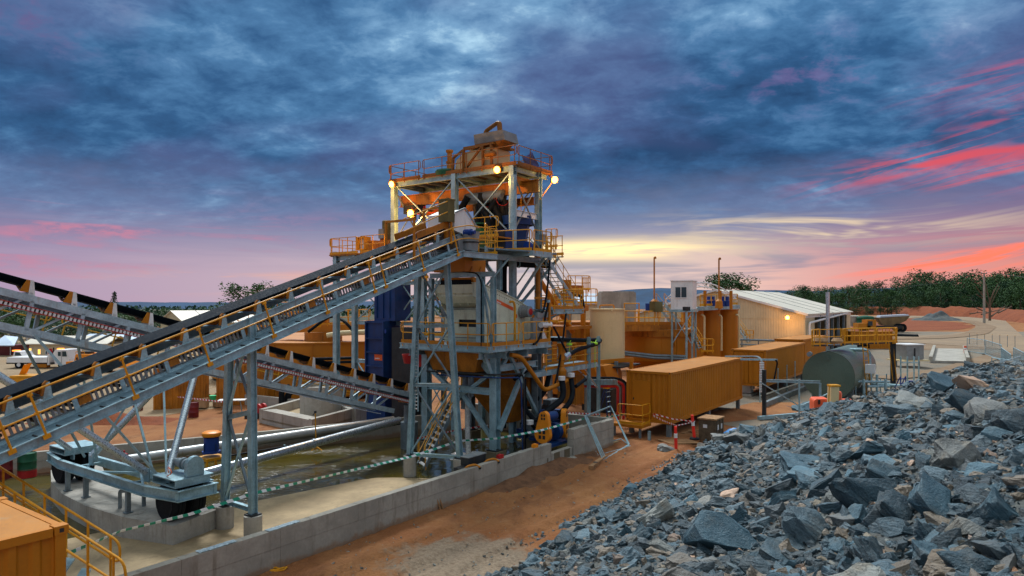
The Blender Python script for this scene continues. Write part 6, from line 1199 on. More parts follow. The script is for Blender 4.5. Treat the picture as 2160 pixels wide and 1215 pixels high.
# ------------------------------------------------------------------ containers
def corrug(x0, x1, y, z0, z1, dep, per, s, ax='x'):
    mb = MB(); n = int(abs(x1 - x0) / per); pts = []
    for i in range(n):
        a = x0 + (x1 - x0) * i / n; w = (x1 - x0) / n
        pts += [(a, 0), (a + w * 0.3, 0), (a + w * 0.45, dep), (a + w * 0.85, dep)]
    pts.append((x1, 0)); vs = []
    for q, dd in pts:
        for z in (z0, z1): vs.append((q, y + s * dd, z) if ax == 'x' else (y + s * dd, q, z))
    mb.add(vs, [(2 * i, 2 * i + 2, 2 * i + 3, 2 * i + 1) for i in range(len(pts) - 1)]); return mb
def container(u, v, zbot, L, label, H=2.59, Wd=2.44, legs=True, door=False, m=OCH, ladders=False, doors=False):
    r = bpy.data.objects.new('shipping_container', None); COL.objects.link(r); ORG[r.name] = Vector((0, 0, 0)); tag(r, label, 'container', 'ochre shipping containers')
    for y, s in ((0.04, 1), (Wd - 0.04, -1)): build('side_panel', corrug(0.12, L - 0.12, y, 0.16, H - 0.12, 0.036, 0.28, s), m, r)
    for x, s in ((0.04, 1), (L - 0.04, -1)): build('end_panel', corrug(0.12, Wd - 0.12, x, 0.16, H - 0.12, 0.036, 0.26, s, 'y'), m, r)
    build('roof', MB().box(0.02, 0.06, H - 0.06, L - 0.02, Wd - 0.06, H - 0.015), ROOFO, r); build('floor', MB().box(0.1, 0.1, 0.03, L - 0.1, Wd - 0.1, 0.12), DARK, r)
    for y in (0, Wd - 0.1): build('top_rail', MB().box(0.17, y, H - 0.13, L - 0.17, y + 0.1, H - 0.004), m, r); build('bottom_rail', MB().box(0.17, y, 0, L - 0.17, y + 0.1, 0.16), m, r)
    for x in (0, L - 0.1): build('end_rail', MB().box(x, 0.17, H - 0.13, x + 0.1, Wd - 0.17, H - 0.004), m, r); build('end_rail', MB().box(x, 0.17, 0, x + 0.1, Wd - 0.17, 0.16), m, r)
    for x in (0, L - 0.14):
        for y in (0, Wd - 0.14):
            build('corner_post', MB().box(x, y, 0.12, x + 0.14, y + 0.14, H - 0.12), m, r)
            for z in (0.0, H - 0.118):
                cc = build('corner_casting', MB().box(x - 0.012, y - 0.012, z, x + 0.172, y + 0.172, z + 0.118 + (0.008 if z else 0)), m, r)
                build('slot', MB().box(x + 0.05, y - 0.014, z + 0.03, x + 0.11, y - 0.011, z + 0.09), DARK, cc); build('slot', MB().box(x + (-0.014 if x == 0 else 0.171), y + 0.05, z + 0.03, x + (-0.011 if x == 0 else 0.174), y + 0.11, z + 0.09), DARK, cc)
    if legs:
        for x in (0.1, L / 2, L - 0.35):
            for y in (0.1, Wd - 0.3): build('leg', MB().box(x, y, -zbot - 0.02, x + 0.22, y + 0.2, -0.002), STEELD, r)
    if door:
        build('door', MB().box(-0.02, 1.1, 0.25, 0.036, 2.1, 2.1), m, r); build('door_handle', MB().box(-0.05, 2.0, 1.1, -0.021, 2.05, 1.2), DARK, r)
    if doors:
        for y in (0.2, 1.26):
            build('door', MB().box(-0.03, y, 0.2, 0.036, y + 0.98, H - 0.2), m, r)
            for k in range(3): build('door_rib', MB().box(-0.045, y + 0.12, 0.35 + 0.72 * k, -0.031, y + 0.86, 0.85 + 0.72 * k), m, r)
            for yy in (0.25, 0.7): build('lock_rod', MB().tube((-0.07, y + yy, 0.1), (-0.07, y + yy, H - 0.1), 0.018, 6), m, r)
    return place(r, W(u, v, zbot), GRID)
container(14.4, -1.44, 0.66, 11.6, 'long ochre shipping container on steel legs with a door step beside the dirt track', door=True)
container(32, -1.3, 0.78, 12.2, 'ochre shipping container beyond the white tank, double doors facing the portal frame', doors=True)
container(46.5, -0.6, 0.9, 10, 'ochre shipping container mostly hidden behind the grey green fuel tank')
place(container(51, -7.4, 0.0, 6.4, 'short ochre shipping container behind the yellow rails of the fuel tank platform', legs=False), Vector((49.6, 100, 0)), 0.06)
D_ = container(-19.6, -3.6, 0.26, 6.06, 'ochre shipping container at the corner of the site nearest the viewer, roof lit', H=3.2, legs=False)
fd = (0.5, -0.5)
DS = thing('door_step', W(13.6, 0.3, 0), 'small ochre landing with bent handrail at the container door', 'step')
build('platform', MB().gbox(13.2, -0.4, 0.52, 14.35, 1.3, 0.66), OCH, DS); build('leg', MB().gbox(13.3, -0.3, 0, 13.4, -0.2, 0.52), STEELD, DS); build('leg', MB().gbox(13.3, 1.1, 0, 13.4, 1.2, 0.52), STEELD, DS)
for k in range(2): build('tread', MB().gbox(13.4, 1.35 + 0.28 * k, 0.4 - 0.2 * k, 14.2, 1.6 + 0.28 * k, 0.44 - 0.2 * k), OCH, DS)
handrail(DS, [W(14.3, -0.38, 0.66), W(13.22, -0.38, 0.66), W(13.22, 0.9, 0.66)], 1.0, 0.5, 1.0, 0.022)
build('small_post', MB().ibeam(W(13.0, -0.9, 0), W(13.0, -0.9, 0.5), 0.12, 0.12), STEEL, DS)
# yellow stair rails at the near corner of the bund
NS = thing('bund_stair', P(120, 1120, 13.5), 'long yellow handrails of the stair going down into the bund beside the near container', 'stair')
a, b = P(-40, 1040, 14.6), P(272, 1262, 13.2)
sd = Vector((-0.35, 0.93, 0)).normalized()
ra, rb = P(-40, 994, 14.4), P(238, 1170, 13.4); d = (rb - ra).normalized()
for s, e0_, e1_ in ((0, 0.0, 1.08), (0.75, 0.0, 1.0)):
    o = sd * s; p = ra + o; q = ra.lerp(rb, e1_) + o
    hb = MB().path(fillet([p, q, q - UP * 0.95 if s == 0 else q - UP * 0.45, p - UP * 0.45] if s else [p, q, q + d * 0.15 - UP * 0.95], 0.18, 4), 0.026, 8); h = build('handrail', hb, YEL, NS, True)
    if s == 0: build('mid_rail', MB().path([p - UP * 0.5, q - UP * 0.5], 0.024, 8), YEL, NS, True)
    for k in range(6): t = 0.08 + 0.17 * k; z = p.lerp(q, t); build('post', MB().tube(z, z - UP * 1.1, 0.026, 8), YEL, h)
for k in range(9): z = ra.lerp(rb, k / 8) - UP * 1.0 + sd * 0.37; build('tread', MB().obox(z, sd * 0.36, Vector((d.x, d.y, 0)).normalized() * 0.12, UP * 0.02), STEEL, NS)
# ------------------------------------------------------------------ big cream shed with the lit lamp
SH = thing('cream_shed', Vector((34.3, 80, 0)), 'large cream clad shed with a pale gable roof, open dark side and lit wall lamp', 'shed')
c0 = Vector((34.3, 80, 0)); dyv, dxv = VV, UU; Wd, L, h, rise = 21.0, 30.0, 5.4, 2.9
poly = [c0, c0 + dyv * Wd, c0 + dyv * Wd + UP * h, c0 + dyv * Wd / 2 + UP * (h + rise), c0 + UP * h]
mb = MB(); n = 70                                          # ribbed sheet gable
vs = []
for i in range(n * 2 + 1):
    t = i / (n * 2); zt_ = h + rise * (1 - abs(t - 0.5) * 2); o = -dxv * (0.03 if (i // 1) % 2 else 0.0); p = c0 + dyv * Wd * t + o; vs += [p, p + UP * zt_]
mb.add(vs, [(2 * i, 2 * i + 2, 2 * i + 3, 2 * i + 1) for i in range(n * 2)]); build('gable_wall', mb, CREAM, SH)
build('gable_band', MB().beam(c0 + UP * 4.9 - dxv * 0.05, c0 + dyv * Wd + UP * 4.9 - dxv * 0.05, 0.04, 0.09), CREAM, SH)
build('back_wall', MB().prism([p + dxv * L for p in poly], -dxv * 0.1), CREAM, SH); build('far_wall', MB().prism([c0 + dyv * Wd, c0 + dyv * Wd + dxv * L, c0 + dyv * Wd + dxv * L + UP * h, c0 + dyv * Wd + UP * h], -dyv * 0.1), CREAM, SH)
rg = c0 + dyv * Wd / 2 + UP * (h + rise + 0.06)
for s in (-1, 1):
    e = c0 + dyv * (Wd / 2 + s * (Wd / 2 + 0.4)) + UP * (h - 0.05); ro = build('roof', MB().prism([rg - dxv * 0.3, e - dxv * 0.3, e + dxv * (L + .3), rg + dxv * (L + .3)], UP * 0.12), ROOFC, SH)
    for k in (0.28, 0.5, 0.72): build('roof_gap', MB().beam(rg + dxv * L * k + UP * 0.13, e + dxv * L * k + UP * 0.13, 0.22, 0.02), DARK, ro)
    build('barge', MB().beam(rg - dxv * 0.33 + UP * 0.02, e - dxv * 0.33 + UP * 0.02, 0.06, 0.26), WHITE, SH)
build('side_wall', MB().obox(c0 + dxv * 2.5 + UP * h / 2, dxv * 2.5, dyv * 0.06, UP * h / 2), CREAM, SH); build('side_wall', MB().obox(c0 + dxv * 28.5 + UP * h / 2, dxv * 1.5, dyv * 0.06, UP * h / 2), CREAM, SH); build('fascia', MB().obox(c0 + dxv * L / 2 + UP * (h - 0.2) - dyv * 0.08, dxv * L / 2, dyv * 0.04, UP * 0.2), WHITE, SH)
for k in range(5): build('open_bay_post', MB().obox(c0 + dxv * (8 + 4.2 * k) + UP * h / 2, dxv * 0.15, dyv * 0.15, UP * (h / 2 - 0.2)), STEELD, SH)
build('inner_partition', MB().obox(c0 + dxv * 16 + dyv * 5 + UP * 2.6, dxv * 11, dyv * 0.1, UP * 2.55), DARK, SH)
build('downpipe', MB().path(fillet([c0 + dxv * 26 + UP * (h - 0.1) - dyv * 0.3, c0 + dxv * 0.6 + UP * (h - 1.0) - dyv * 0.4, c0 + dxv * 0.6 - dyv * 0.4], 0.3, 3), 0.13, 8), WHITE, SH, True)
lp = c0 + dyv * 2.6 + UP * 4.7 - dxv * 0.25
floodlight(P(1661, 670, 79.5), (-0.45, -0.85, -0.25), 'lit floodlight on the gable wall of the cream shed', 650, 0.24)
FSN = thing('shed_stair', P(1573, 710, 74), 'yellow railed stair and landing against the cream shed wall', 'stair'); stair(FSN, P(1557, 690, 74), P(1580, 722, 72), 0.9, UU, 7); handrail(FSN, [P(1573, 716, 73), P(1590, 716, 74)], 1.0, 0.5, 0.7, 0.035); 
PR = thing('pipe_rack', P(1600, 722, 66), 'thin grey pipe rack running in front of the cream shed', 'rack'); build('pipe', MB().path([P(1556, 716, 66), P(1645, 719, 68)], 0.1, 8).path([P(1556, 726, 66), P(1600, 728, 67)], 0.07, 8), STEELD, PR); 
for x in (1565, 1600, 1640): build('post', MB().beam(P(x, 717, 66.5), Vector((P(x, 717, 66.5).x, 66.5, 0)), 0.1, 0.1), STEELD, PR)

# ------------------------------------------------------------------ fuel tank
FT = thing('fuel_tank', P(1747, 842, 46), 'huge grey green horizontal cylinder tank with a railed yellow platform and steel stack', 'tank')
tc = P(1747, 793, 45.5); TR = 1.62
build('shell', MB().lathe(tc, UU, [(0, TR - 0.05), (0.0, TR), (9.5, TR), (9.5, TR - 0.05)], 56), TANKG, FT, True)
build('end_ring', MB().lathe(tc - UU * 0.03, UU, [(0, TR + 0.03), (0.1, TR + 0.03)], 56, False), TANKG, FT, True)
for k in (1.5, 7.5): build('saddle', MB().obox(tc + UU * k - UP * 1.3, UU * 0.15, VV * 1.3, UP * 0.5), STEELD, FT)
build('manhole', MB().lathe(tc + UP * 1.2 - UU * 0.02, -UU, [(0, 0.12), (0.06, 0.12)], 14), TANKG, FT)
build('placard', MB().obox(tc + UU * 3.4 - VV * (TR * 0.93) - UP * 0.75, UU * 0.2, -VV * 0.01 + UP * 0.0, (UP + VV * -0.45).normalized() * 0.28), WHITE, FT)
pz = P(1750, 728, 45).z
a, b = P(1712, 728, 44.8), P(1776, 728, 46.5); b2 = P(1888, 724, 48.5); d = (b - a).normalized(); nn = Vector((-d.y, d.x, 0)) 
build('deck', MB().prism([a, b, b + UU * 2.6, a + UU * 2.6], -UP * 0.08), DARK, FT); b = Vector((b.x, b.y, a.z)); b2 = Vector((b2.x, b2.y, a.z))
build('deck', MB().prism([b, b2, b2 + UU * 1.2, b + UU * 1.2], -UP * 0.1), DARK, FT)
for e in ((a + UU * 2.4, a), (a, b), (b, b + UU * 1.4), (b + UU * 1.2 + d * .1, b2 + UU * 1.2), (b + d * 0.15, b.lerp(b2, 0.62)), (b.lerp(b2, 0.64), b2), (b2, b2 + UU * 1.2)): handrail(FT, [Vector((p.x, p.y, a.z)) for p in e], 1.0, 0.5, 0.75, 0.027, kick=0.10)
ll = b2 + UU * 0.3
for s in (-0.35, 0.1, 0.75): build('column', MB().ibeam(Vector((ll.x - 0.2, ll.y, 0)) + UU * s, Vector((ll.x - 0.2, ll.y, a.z - 0.1)) + UU * s, 0.22, 0.22), DARK, FT)
lad = b.lerp(b2, 0.42)
for s in (-0.28, 0.28): build('ladder_stile', MB().beam(lad + d * s + UP * 0.0, Vector((lad.x, lad.y, 0.3)) + d * (s + 0.5), 0.06, 0.06), YEL, FT)
for k in range(12): t = k / 12; build('rung', MB().beam(lad.lerp(Vector((lad.x, lad.y, 0.3)) + d * 0.5, t) - d * 0.28, lad.lerp(Vector((lad.x, lad.y, 0.3)) + d * 0.5, t) + d * 0.28, 0.03, 0.03), YEL, FT)
build('side_ladder_stile', MB().beam(b2 - d * 0.3, Vector((b2.x, b2.y, 0.3)) + d * 0.4, 0.05, 0.05).beam(b2 - d * 0.8, Vector((b2.x, b2.y, 0.3)) - d * 0.1, 0.05, 0.05), YEL, FT)
build('vent_pipe', MB().path(fillet([tc + UU * 5 + UP * 1.5 - VV * 0.5, tc + UU * 5 + UP * 1.5 - VV * 1.75, tc + UU * 5 - UP * 0.9 - VV * 1.85, tc + UU * 5 - UP * 0.9 - VV * 4], 0.3, 5), 0.12, 10), STEEL, FT, True)
build('valve_pipe', MB().path([P(1832, 735, 48), P(1832, 728, 48), P(1810, 730, 47)], 0.08, 8), RUB, FT, True); build('elbow', MB().lathe(P(1708, 747, 44.5), UU, [(-0.15, 0.16), (0.15, 0.16)], 12), STEELD, FT, True)
STK = thing('exhaust_stack', P(1746, 733, 47), 'tall bright steel exhaust stack rising behind the yellow tank platform', 'stack'); build('pipe_body', MB().lathe(Vector((P(1746, 733, 48).x, 48, 3.2)), UP, [(0, 0.13), (0.3, 0.13), (4.3, 0.13), (4.3, 0.115)], 16), BRIGHT, STK, True); build('tip', MB().tube(P(1746, 622, 48), P(1746.5, 611, 48), 0.03, 6), STEELD, STK)
PK = thing('parcel', P(1727, 722, 46), 'brown sacks lying on the yellow fuel tank platform', 'sack')
for x in (1724, 1734, 1766): build('sack', MB().lathe(P(x, 724, 45.8), UP, [(0, 0.3), (0.15, 0.38), (0.35, 0.25)], 10), CARD, PK, True)
# portal frames and posts beside the tank
PFR = thing('pipe_portal', P(1610, 850, 40), 'galvanised pipe portal with diagonal braces in front of the grey green tank', 'frame')
x0, x1 = P(1612, 803, 39.5), P(1730, 806, 41); 
build('beam', MB().ibeam(x0, x1, 0.14, 0.16), STEEL, PFR); 
for x, y, Y, w in ((1612, 780, 39.5, 0.2), (1730, 808, 41, 0.12), (1686, 800, 40.3, 0.08)): q = P(x, y, Y); build('post', MB().beam(q, Vector((q.x, q.y, 0)), w, w), DARK if x == 1612 else STEEL, PFR)
build('sill', MB().beam(Vector((P(1600, 0, 39).x, 39, 0.15)), Vector((P(1720, 0, 41).x, 41, 0.12)), 0.2, 0.2), STEEL, PFR)
build('brace', MB().beam(P(1603, 806, 39.2), P(1685, 856, 40.2), 0.06, 0.06), STEEL, PFR); build('brace', MB().beam(P(1690, 856, 40.2), P(1752, 828, 41), 0.06, 0.06), STEEL, PFR)
GRP = thing('grid_panel', P(1606, 770, 40), 'galvanised service frame with vertical ribbed tray beside the double doors of the second container', 'frame')
build('top_tray', MB().path(fillet([P(1530, 752, 43), P(1600, 752, 41), P(1608, 762, 40.4), P(1608, 840, 40.2)], 0.5, 5), 0.06, 6), STEELD, GRP); build('rail', MB().beam(P(1562, 758, 41), P(1640, 759, 40.5), 0.1, 0.1), STEEL, GRP); build('hose', MB().path(fillet([P(1636, 759, 40.4), P(1640, 765, 40.4), P(1632, 805, 40.4)], 0.4, 5), 0.05, 8), RUB, GRP, True); mb = MB()
for k in range(18): mb.obox(P(1607, 765 + 3.6 * k, 40.1), Vector((0.13, 0, 0)), Vector((0, 0.02, 0)), UP * 0.03)
build('tray_rib', mb, WHITE, GRP)
mbw = thing('sump_channel', P(1650, 870, 42), 'sunken concrete channel with a metal lip between the portal and the tank', 'channel'); build('wall_panel', MB().beam(G(1612, 860), G(1700, 822), 0.25, 0.7), STEELD, mbw); build('lip', MB().beam(G(1606, 846) + UP * 0.36, G(1700, 812) + UP * 0.36, 0.12, 0.06), ROOFC, mbw)
for i, (px, by, ty) in enumerate(((1603, 850, 792), (1641, 835, 778), (1660, 826, 771), (1677, 816, 763), (1693, 806, 760), (1824, 850, 803), (1805, 850, 795), (1857, 840, 800), (1870, 835, 790), (1838, 845, 805))):
    q = G(px, by); Y = q.y; t = thing('steel_post', q, ['slim post at the near end of the pipe portal', 'second slim post along the sunken channel', 'third slim post along the sunken channel', 'slim post by the second container corner', 'slim post nearest the tank edge', 'slim post right of the boom lift', 'slim post with mesh right of the cream boom', 'slim post left of the fuel ladder', 'slim post under the yellow ladder', 'slim post between the boom lift and ladder'][i], 'post', 'slim galvanised posts round the fuel tank'); build('pole', MB().tube(q, P(px, ty, Y), 0.04, 6), STEEL, t); build('cap', MB().lathe(P(px, ty, Y), UP, [(0, 0.055), (0.05, 0.03)], 6), STEEL, t)
VP = thing('valve_station', P(1850, 800, 47), 'cluster of grey valves and pipes beside the fuel tank ladder', 'valve')
for pts in ([P(1805, 805, 46), P(1875, 806, 47.5)], [P(1822, 800, 46), P(1822, 842, 46)], [P(1850, 790, 47), P(1850, 845, 47)], [P(1868, 800, 47), P(1868, 850, 47)], [P(1830, 815, 46.5), P(1885, 815, 48)]): build('pipe', MB().path(pts, 0.09, 8), STEEL, VP, True)
build('box', MB().obox(P(1836, 778, 47), UU * 0.2, VV * 0.3, UP * 0.3), WHITE, VP)
STL = thing('step_ladder', G(1905, 855), 'blue step ladder standing by the pipes right of the fuel tank', 'ladder')
for s in (-0.3, 0.3): q = G(1905, 855); build('stile', MB().beam(q + d * s * 1.2, q + d * s + UP * 1.9, 0.06, 0.06), BLUEB, STL); build('stile', MB().beam(q + d * s * 1.2 + nn * 0.9, q + d * s + UP * 1.9, 0.05, 0.05), BLUEB, STL)
for k in range(6): build('step', MB().obox(G(1905, 855) + UP * (0.25 + 0.3 * k) + nn * 0.05, d * 0.33, nn * 0.05, UP * 0.02), BLUEB, STL)
PT = thing('work_table', G(1925, 840), 'grey work bench with a blue box right of the fuel tank', 'bench'); q = G(1920, 838)
build('top', MB().obox(q + UP * 0.9, d * 0.7, nn * 0.4, UP * 0.03), STEEL, PT)
for s in (-0.6, 0.6): build('leg', MB().beam(q + d * s, q + d * s + UP * 0.9, 0.06, 0.06), STEEL, PT)
build('blue_box', MB().obox(q + d * 0.2 + UP * 1.05, d * 0.2, nn * 0.15, UP * 0.12), BLUEB, PT); build('dark_bag', MB().lathe(G(1950, 802), UP, [(0, 0.4), (0.3, 0.45), (0.6, 0.2)], 10), DARK, PT, True)
# white box unit
WB = thing('white_cooler', G(1573, 832), 'white rounded cooler unit on a concrete pad beside the double doored container', 'cooler'); q = G(1571, 832)
build('pad', MB().obox(q + UP * 0.06, UU * 0.9, VV * 0.7, UP * 0.06), CONCP, WB); build('body', MB().prism([q + VV * -0.42 + UP * 0.13, q + VV * 0.42 + UP * 0.13, q + VV * 0.42 + UP * 1.0, q + VV * 0.3 + UP * 1.35, q + UP * 1.48, q - VV * 0.3 + UP * 1.35, q - VV * 0.42 + UP * 1.0], UU * 0.7), WHITE, WB); build('face_groove', MB().lathe(q - UU * 0.01 + UP * 1.05, -UU, [(0, 0.3), (0.04, 0.27)], 20), WHITE, WB, True); build('side_pod', MB().obox(q + UU * 0.3 - VV * 0.5 + UP * 0.75, UU * 0.2, VV * 0.09, UP * 0.35), WHITE, WB)
# ------------------------------------------------------------------ boom lift half hidden by the rock heap
BLF = thing('boom_lift', G(1755, 925), 'coral red boom lift with a cream boom standing behind the rock heap', 'boom lift'); bY = 36.0
def rbox(px0, py0, px1, py1, Y, dep, m, nm, par):
    p, q = P(px0, py0, Y), P(px1, py1, Y); w = q.x - p.x; hh = p.z - q.z; r = 0.16; pts = []
    for cx_, cz_, a0 in ((q.x - r, p.z - r, 0), (p.x + r, p.z - r, pi / 2), (p.x, q.z, None), (q.x, q.z, None)):
        if a0 is None: pts.append(Vector((cx_, Y, cz_)))
        else: pts += [Vector((cx_ + r * cos(a0 + pi / 2 * k / 4), Y, cz_ + r * sin(a0 + pi / 2 * k / 4))) for k in range(5)]
    return build(nm, MB().prism(pts, Vector((0.2, dep, 0))), m, par)
rbox(1717, 842, 1752, 890, bY, 1.0, CORAL, 'counterweight', BLF); rbox(1772, 846, 1809, 884, bY + .3, 1.0, CORAL, 'engine_cover', BLF); rbox(1762, 826, 1774, 884, bY - 0.2, 0.3, CORAL, 'mast_plate', BLF)
build('boom', MB().beam(P(1758, 814, bY - 0.3), P(1756, 878, bY - 0.3), 0.42, 0.42, Vector((0, 1, 0))), CREAMT, BLF); build('boom_edge', MB().beam(P(1749.5, 814, bY - 0.52), P(1747, 878, bY - 0.52), 0.05, 0.05), YEL, BLF); build('boom_cap', MB().obox(P(1759, 813, bY - 0.3), Vector((0.25, 0, 0)), Vector((0, 0.25, 0)), UP * 0.04), YEL, BLF); build('turret', MB().obox(P(1780, 862, bY + 0.1), Vector((0.4, 0, 0)), Vector((0, 0.4, 0)), UP * 0.3), GREYB, BLF)
build('chassis', MB().obox(P(1762, 905, bY + 0.6), Vector((1.2, 0, 0)), Vector((0, 0.9, 0)), UP * 0.25), DARK, BLF)
for s in (-1, 1):
    for k in (0, 1): build('wheel', MB().lathe(Vector((P(1762, 0, bY).x + s * 0.9, bY + 0.1 + 1.2 * k, 0.4)), Vector((0, 1, 0)), [(-0.12, 0.4), (0.12, 0.4)], 20), RUB, BLF, True)
build('lever', MB().obox(P(1728, 848, bY - 0.05), Vector((0.05, 0, 0)), Vector((0, 0.03, 0)), UP * 0.12), DARK, BLF)
# ------------------------------------------------------------------ right hand yard
HT = thing('haul_truck', G(1890, 700), 'muddy articulated haul truck parked beyond the fuel tank', 'truck'); HY = 155
def hp_(px, py): return P(px, py, HY)
body = [(1852, 670), (1920, 666), (1912, 676), (1900, 682), (1880, 688), (1862, 686)]
MUD = paint('muddy_truck_paint', (0.20, 0.13, 0.06), 0.8, 0, 0.3, 1)
build('dump_body', MB().prism([hp_(*p) for p in body], Vector((0.8, 3.2, 0))), MUD, HT); build('body_top', MB().prism([hp_(1858, 666), hp_(1916, 663), hp_(1918, 666), hp_(1856, 671)], Vector((0.8, 3.2, 0))), ROOFB, HT)
for x in (1893, 1902): w = build('wheel', MB().lathe(P(x, 691.5, HY + (0 if x < 1900 else 2.6)), Vector((0, 1, 0)), [(-0.4, 0.6), (-0.4, 0.98), (0.4, 0.98), (0.4, 0.6)], 24), RUB, HT, True); build('rim', MB().lathe(P(x, 691.5, HY - 0.42 + (0 if x < 1900 else 2.6)), Vector((0, 1, 0)), [(0, 0.5), (0.1, 0.55)], 18), MUD, w, True)
build('chassis', MB().obox(hp_(1860, 690), Vector((4.2, 0, 0)), Vector((0, 1.0, 0)), UP * 0.35), DARK, HT); build('bonnet', MB().obox(hp_(1818, 688), Vector((1.4, 0, 0)), Vector((0, 1.2, 0)), UP * 0.7), OCH, HT)
cabx = build('cab', MB().obox(hp_(1833, 684), Vector((1.0, 0, 0)), Vector((0, 1.2, 0)), UP * 1.05), OCH, HT); build('window', MB().obox(hp_(1830, 682) - Vector((0, 1.22, 0)), Vector((0.5, 0, 0)), Vector((0, 0.02, 0)), UP * 0.5), GLASS, cabx); build('wheel', MB().lathe(hp_(1822, 696), Vector((0, 1, 0)), [(-0.4, 0.95), (0.4, 0.95)], 22), RUB, HT, True); build('rail', MB().path([hp_(1840, 680), hp_(1852, 680), hp_(1856, 686)], 0.06, 5), YEL, HT)
DM = thing('green_dome', G(1826, 690), 'round green water tank behind the haul truck cab', 'tank'); build('shell', MB().lathe(P(1826, 690, 175), UP, [(0, 2.1), (2.2, 2.1), (2.7, 1.8), (3.0, 0.4)], 24), GREEN, DM, True); build('rim', MB().lathe(P(1826, 690, 175) + UP * 2.15, UP, [(0, 2.2), (0.12, 2.2)], 24), GREEN, DM); MATS
DM2 = thing('grey_water_tank', G(1798, 690), 'squat grey tank beside the round green tank next to the shed', 'tank'); build('shell', MB().lathe(P(1798, 688, 178), UP, [(0, 1.7), (2.6, 1.7), (2.8, 1.2)], 20), CONC, DM2, True); build('rim', MB().lathe(P(1798, 688, 178) + UP * 2.5, UP, [(0, 1.8), (0.12, 1.8)], 20), CONC, DM2)
BP = thing('black_pipe', G(1917, 709), 'short black plastic pipe lying on the yard beyond the fuel tank', 'pipe'); build('pipe_body', MB().tube(P(1880, 708, 138), P(1934, 710, 136), 0.45, 14), RUB, BP, True); build('end_ring', MB().lathe(P(1934, 710, 136), Vector((1, 0, 0)), [(0, 0.48), (0.1, 0.48), (0.1, 0.35)], 14), RUB, BP)
KI = thing('site_kiosk', G(1915, 770), 'small grey plant kiosk on a raised steel base beyond the fuel tank', 'kiosk'); q = P(1915, 742, 72)
build('body', MB().obox(q, Vector((1.0, 0.2, 0)), Vector((-0.2, 1.0, 0)), UP * 0.75), GREYB, KI); build('roof', MB().obox(q + UP * 0.8, Vector((1.1, 0.2, 0)), Vector((-0.2, 1.1, 0)), UP * 0.05), WHITE, KI); build('opening', MB().obox(q - Vector((0.3, 1.03, 0.0)), Vector((0.5, 0.02, 0)), Vector((0, 0.02, 0)), UP * 0.45), DARK, KI); build('deck', MB().obox(q - UP * 0.85, Vector((1.5, 0.2, 0)), Vector((-0.2, 1.2, 0)), UP * 0.06), CREAMT, KI)
for s in (-1.2, 1.2): build('leg', MB().beam(q + Vector((s, 0, -0.9)), Vector((q.x + s, q.y, 0)), 0.14, 0.14), STEELD, KI)
KP = thing('steel_pipe_stand', G(1915, 800), 'row of grey pipe stands and frames below the site kiosk', 'stand')
for x in (1900, 1914, 1928, 1938): build('post', MB().tube(G(x, 815), P(x, 752, G(x, 815).y), 0.06, 6), STEEL, KP)
build('crossbar', MB().beam(P(1900, 765, 55), P(1938, 765, 55), 0.08, 0.08), STEEL, KP)
WBR = thing('weighbridge', G(1998, 766), 'pale concrete weighbridge slab with low side kerbs on the gravel yard', 'weighbridge'); a4 = [G(1963, 766), G(2042, 768), G(2034, 740), G(1971, 739)]
build('slab', MB().prism([p + UP * 0.05 for p in a4], UP * 0.25), CONCP, WBR); build('kerb', MB().beam(a4[0] + UP * 0.5, a4[3] + UP * 0.5, 0.35, 0.5), CONC, WBR); build('kerb', MB().beam(a4[1] + UP * 0.5, a4[2] + UP * 0.5, 0.35, 0.5), CONC, WBR)
mk = thing('marker_post', G(2036, 752), 'orange marker post at the far corner of the weighbridge', 'post'); build('pole', MB().tube(G(2036, 750), G(2036, 750) + UP * 1.25, 0.16, 8), CORAL, mk); build('band', MB().tube(G(2036, 750) + UP * 0.8, G(2036, 750) + UP * 1.0, 0.165, 8), WHITE, mk)
def fencepanel(p, q, hh, label, nm='mesh_fence', grp='temporary mesh fence panels', m=STEEL):
    t = thing(nm, p, label, 'fence', grp); build('frame', MB().path(fillet([p + UP * 0.1, q + UP * 0.1, q + UP * hh, p + UP * hh], 0.1, 3, True), 0.04, 6, True), m, t); mb = MB(); n = int((q - p).length / 0.28)
    for k in range(1, n): r = p.lerp(q, k / n); mb.beam(r + UP * 0.12, r + UP * (hh - 0.02), 0.016, 0.016)
    for k in range(1, 8): mb.beam(p + UP * hh * k / 8, q + UP * hh * k / 8, 0.014, 0.014)
    build('mesh_lattice', mb, m, t)
    for r in (p, q): build('foot', MB().obox(r + UP * 0.06, Vector((0.35, 0, 0)), Vector((0, 0.12, 0)), UP * 0.06), CONC, t)
    return t
for i, (a_, b_) in enumerate((((2040, 742), (2078, 748)), ((2078, 748), (2112, 762)), ((2112, 770), (2132, 790)), ((2092, 800), (2128, 806)), ((2128, 806), (2152, 796)), ((2138, 770), (2160, 785)))):
    fencepanel(G(*a_), G(*b_), 1.9, ['mesh fence panel nearest the weighbridge', 'mesh fence panel angled between the weighbridge and the yard edge', 'mesh fence panel seen nearly edge on above the big slabs', 'low front mesh fence panel behind the stacked boulders', 'mesh fence panel turning the corner behind the boulders', 'mesh fence panel at the edge of the yard under the track'][i])
for i in range(7):
    px = 2045 + 16 * i; py = 727 + 1.2 * i; q = G(px, py); t = thing('fence_post', q, 'thin star picket in the long row beside the haul road', 'post', 'star pickets beside the haul road'); build('pole', MB().beam(q, q + UP * 1.8, 0.07, 0.07), STEELD, t); build('cap', MB().obox(q + UP * 1.83, UU * 0.05, VV * 0.05, UP * 0.04), YEL, t)
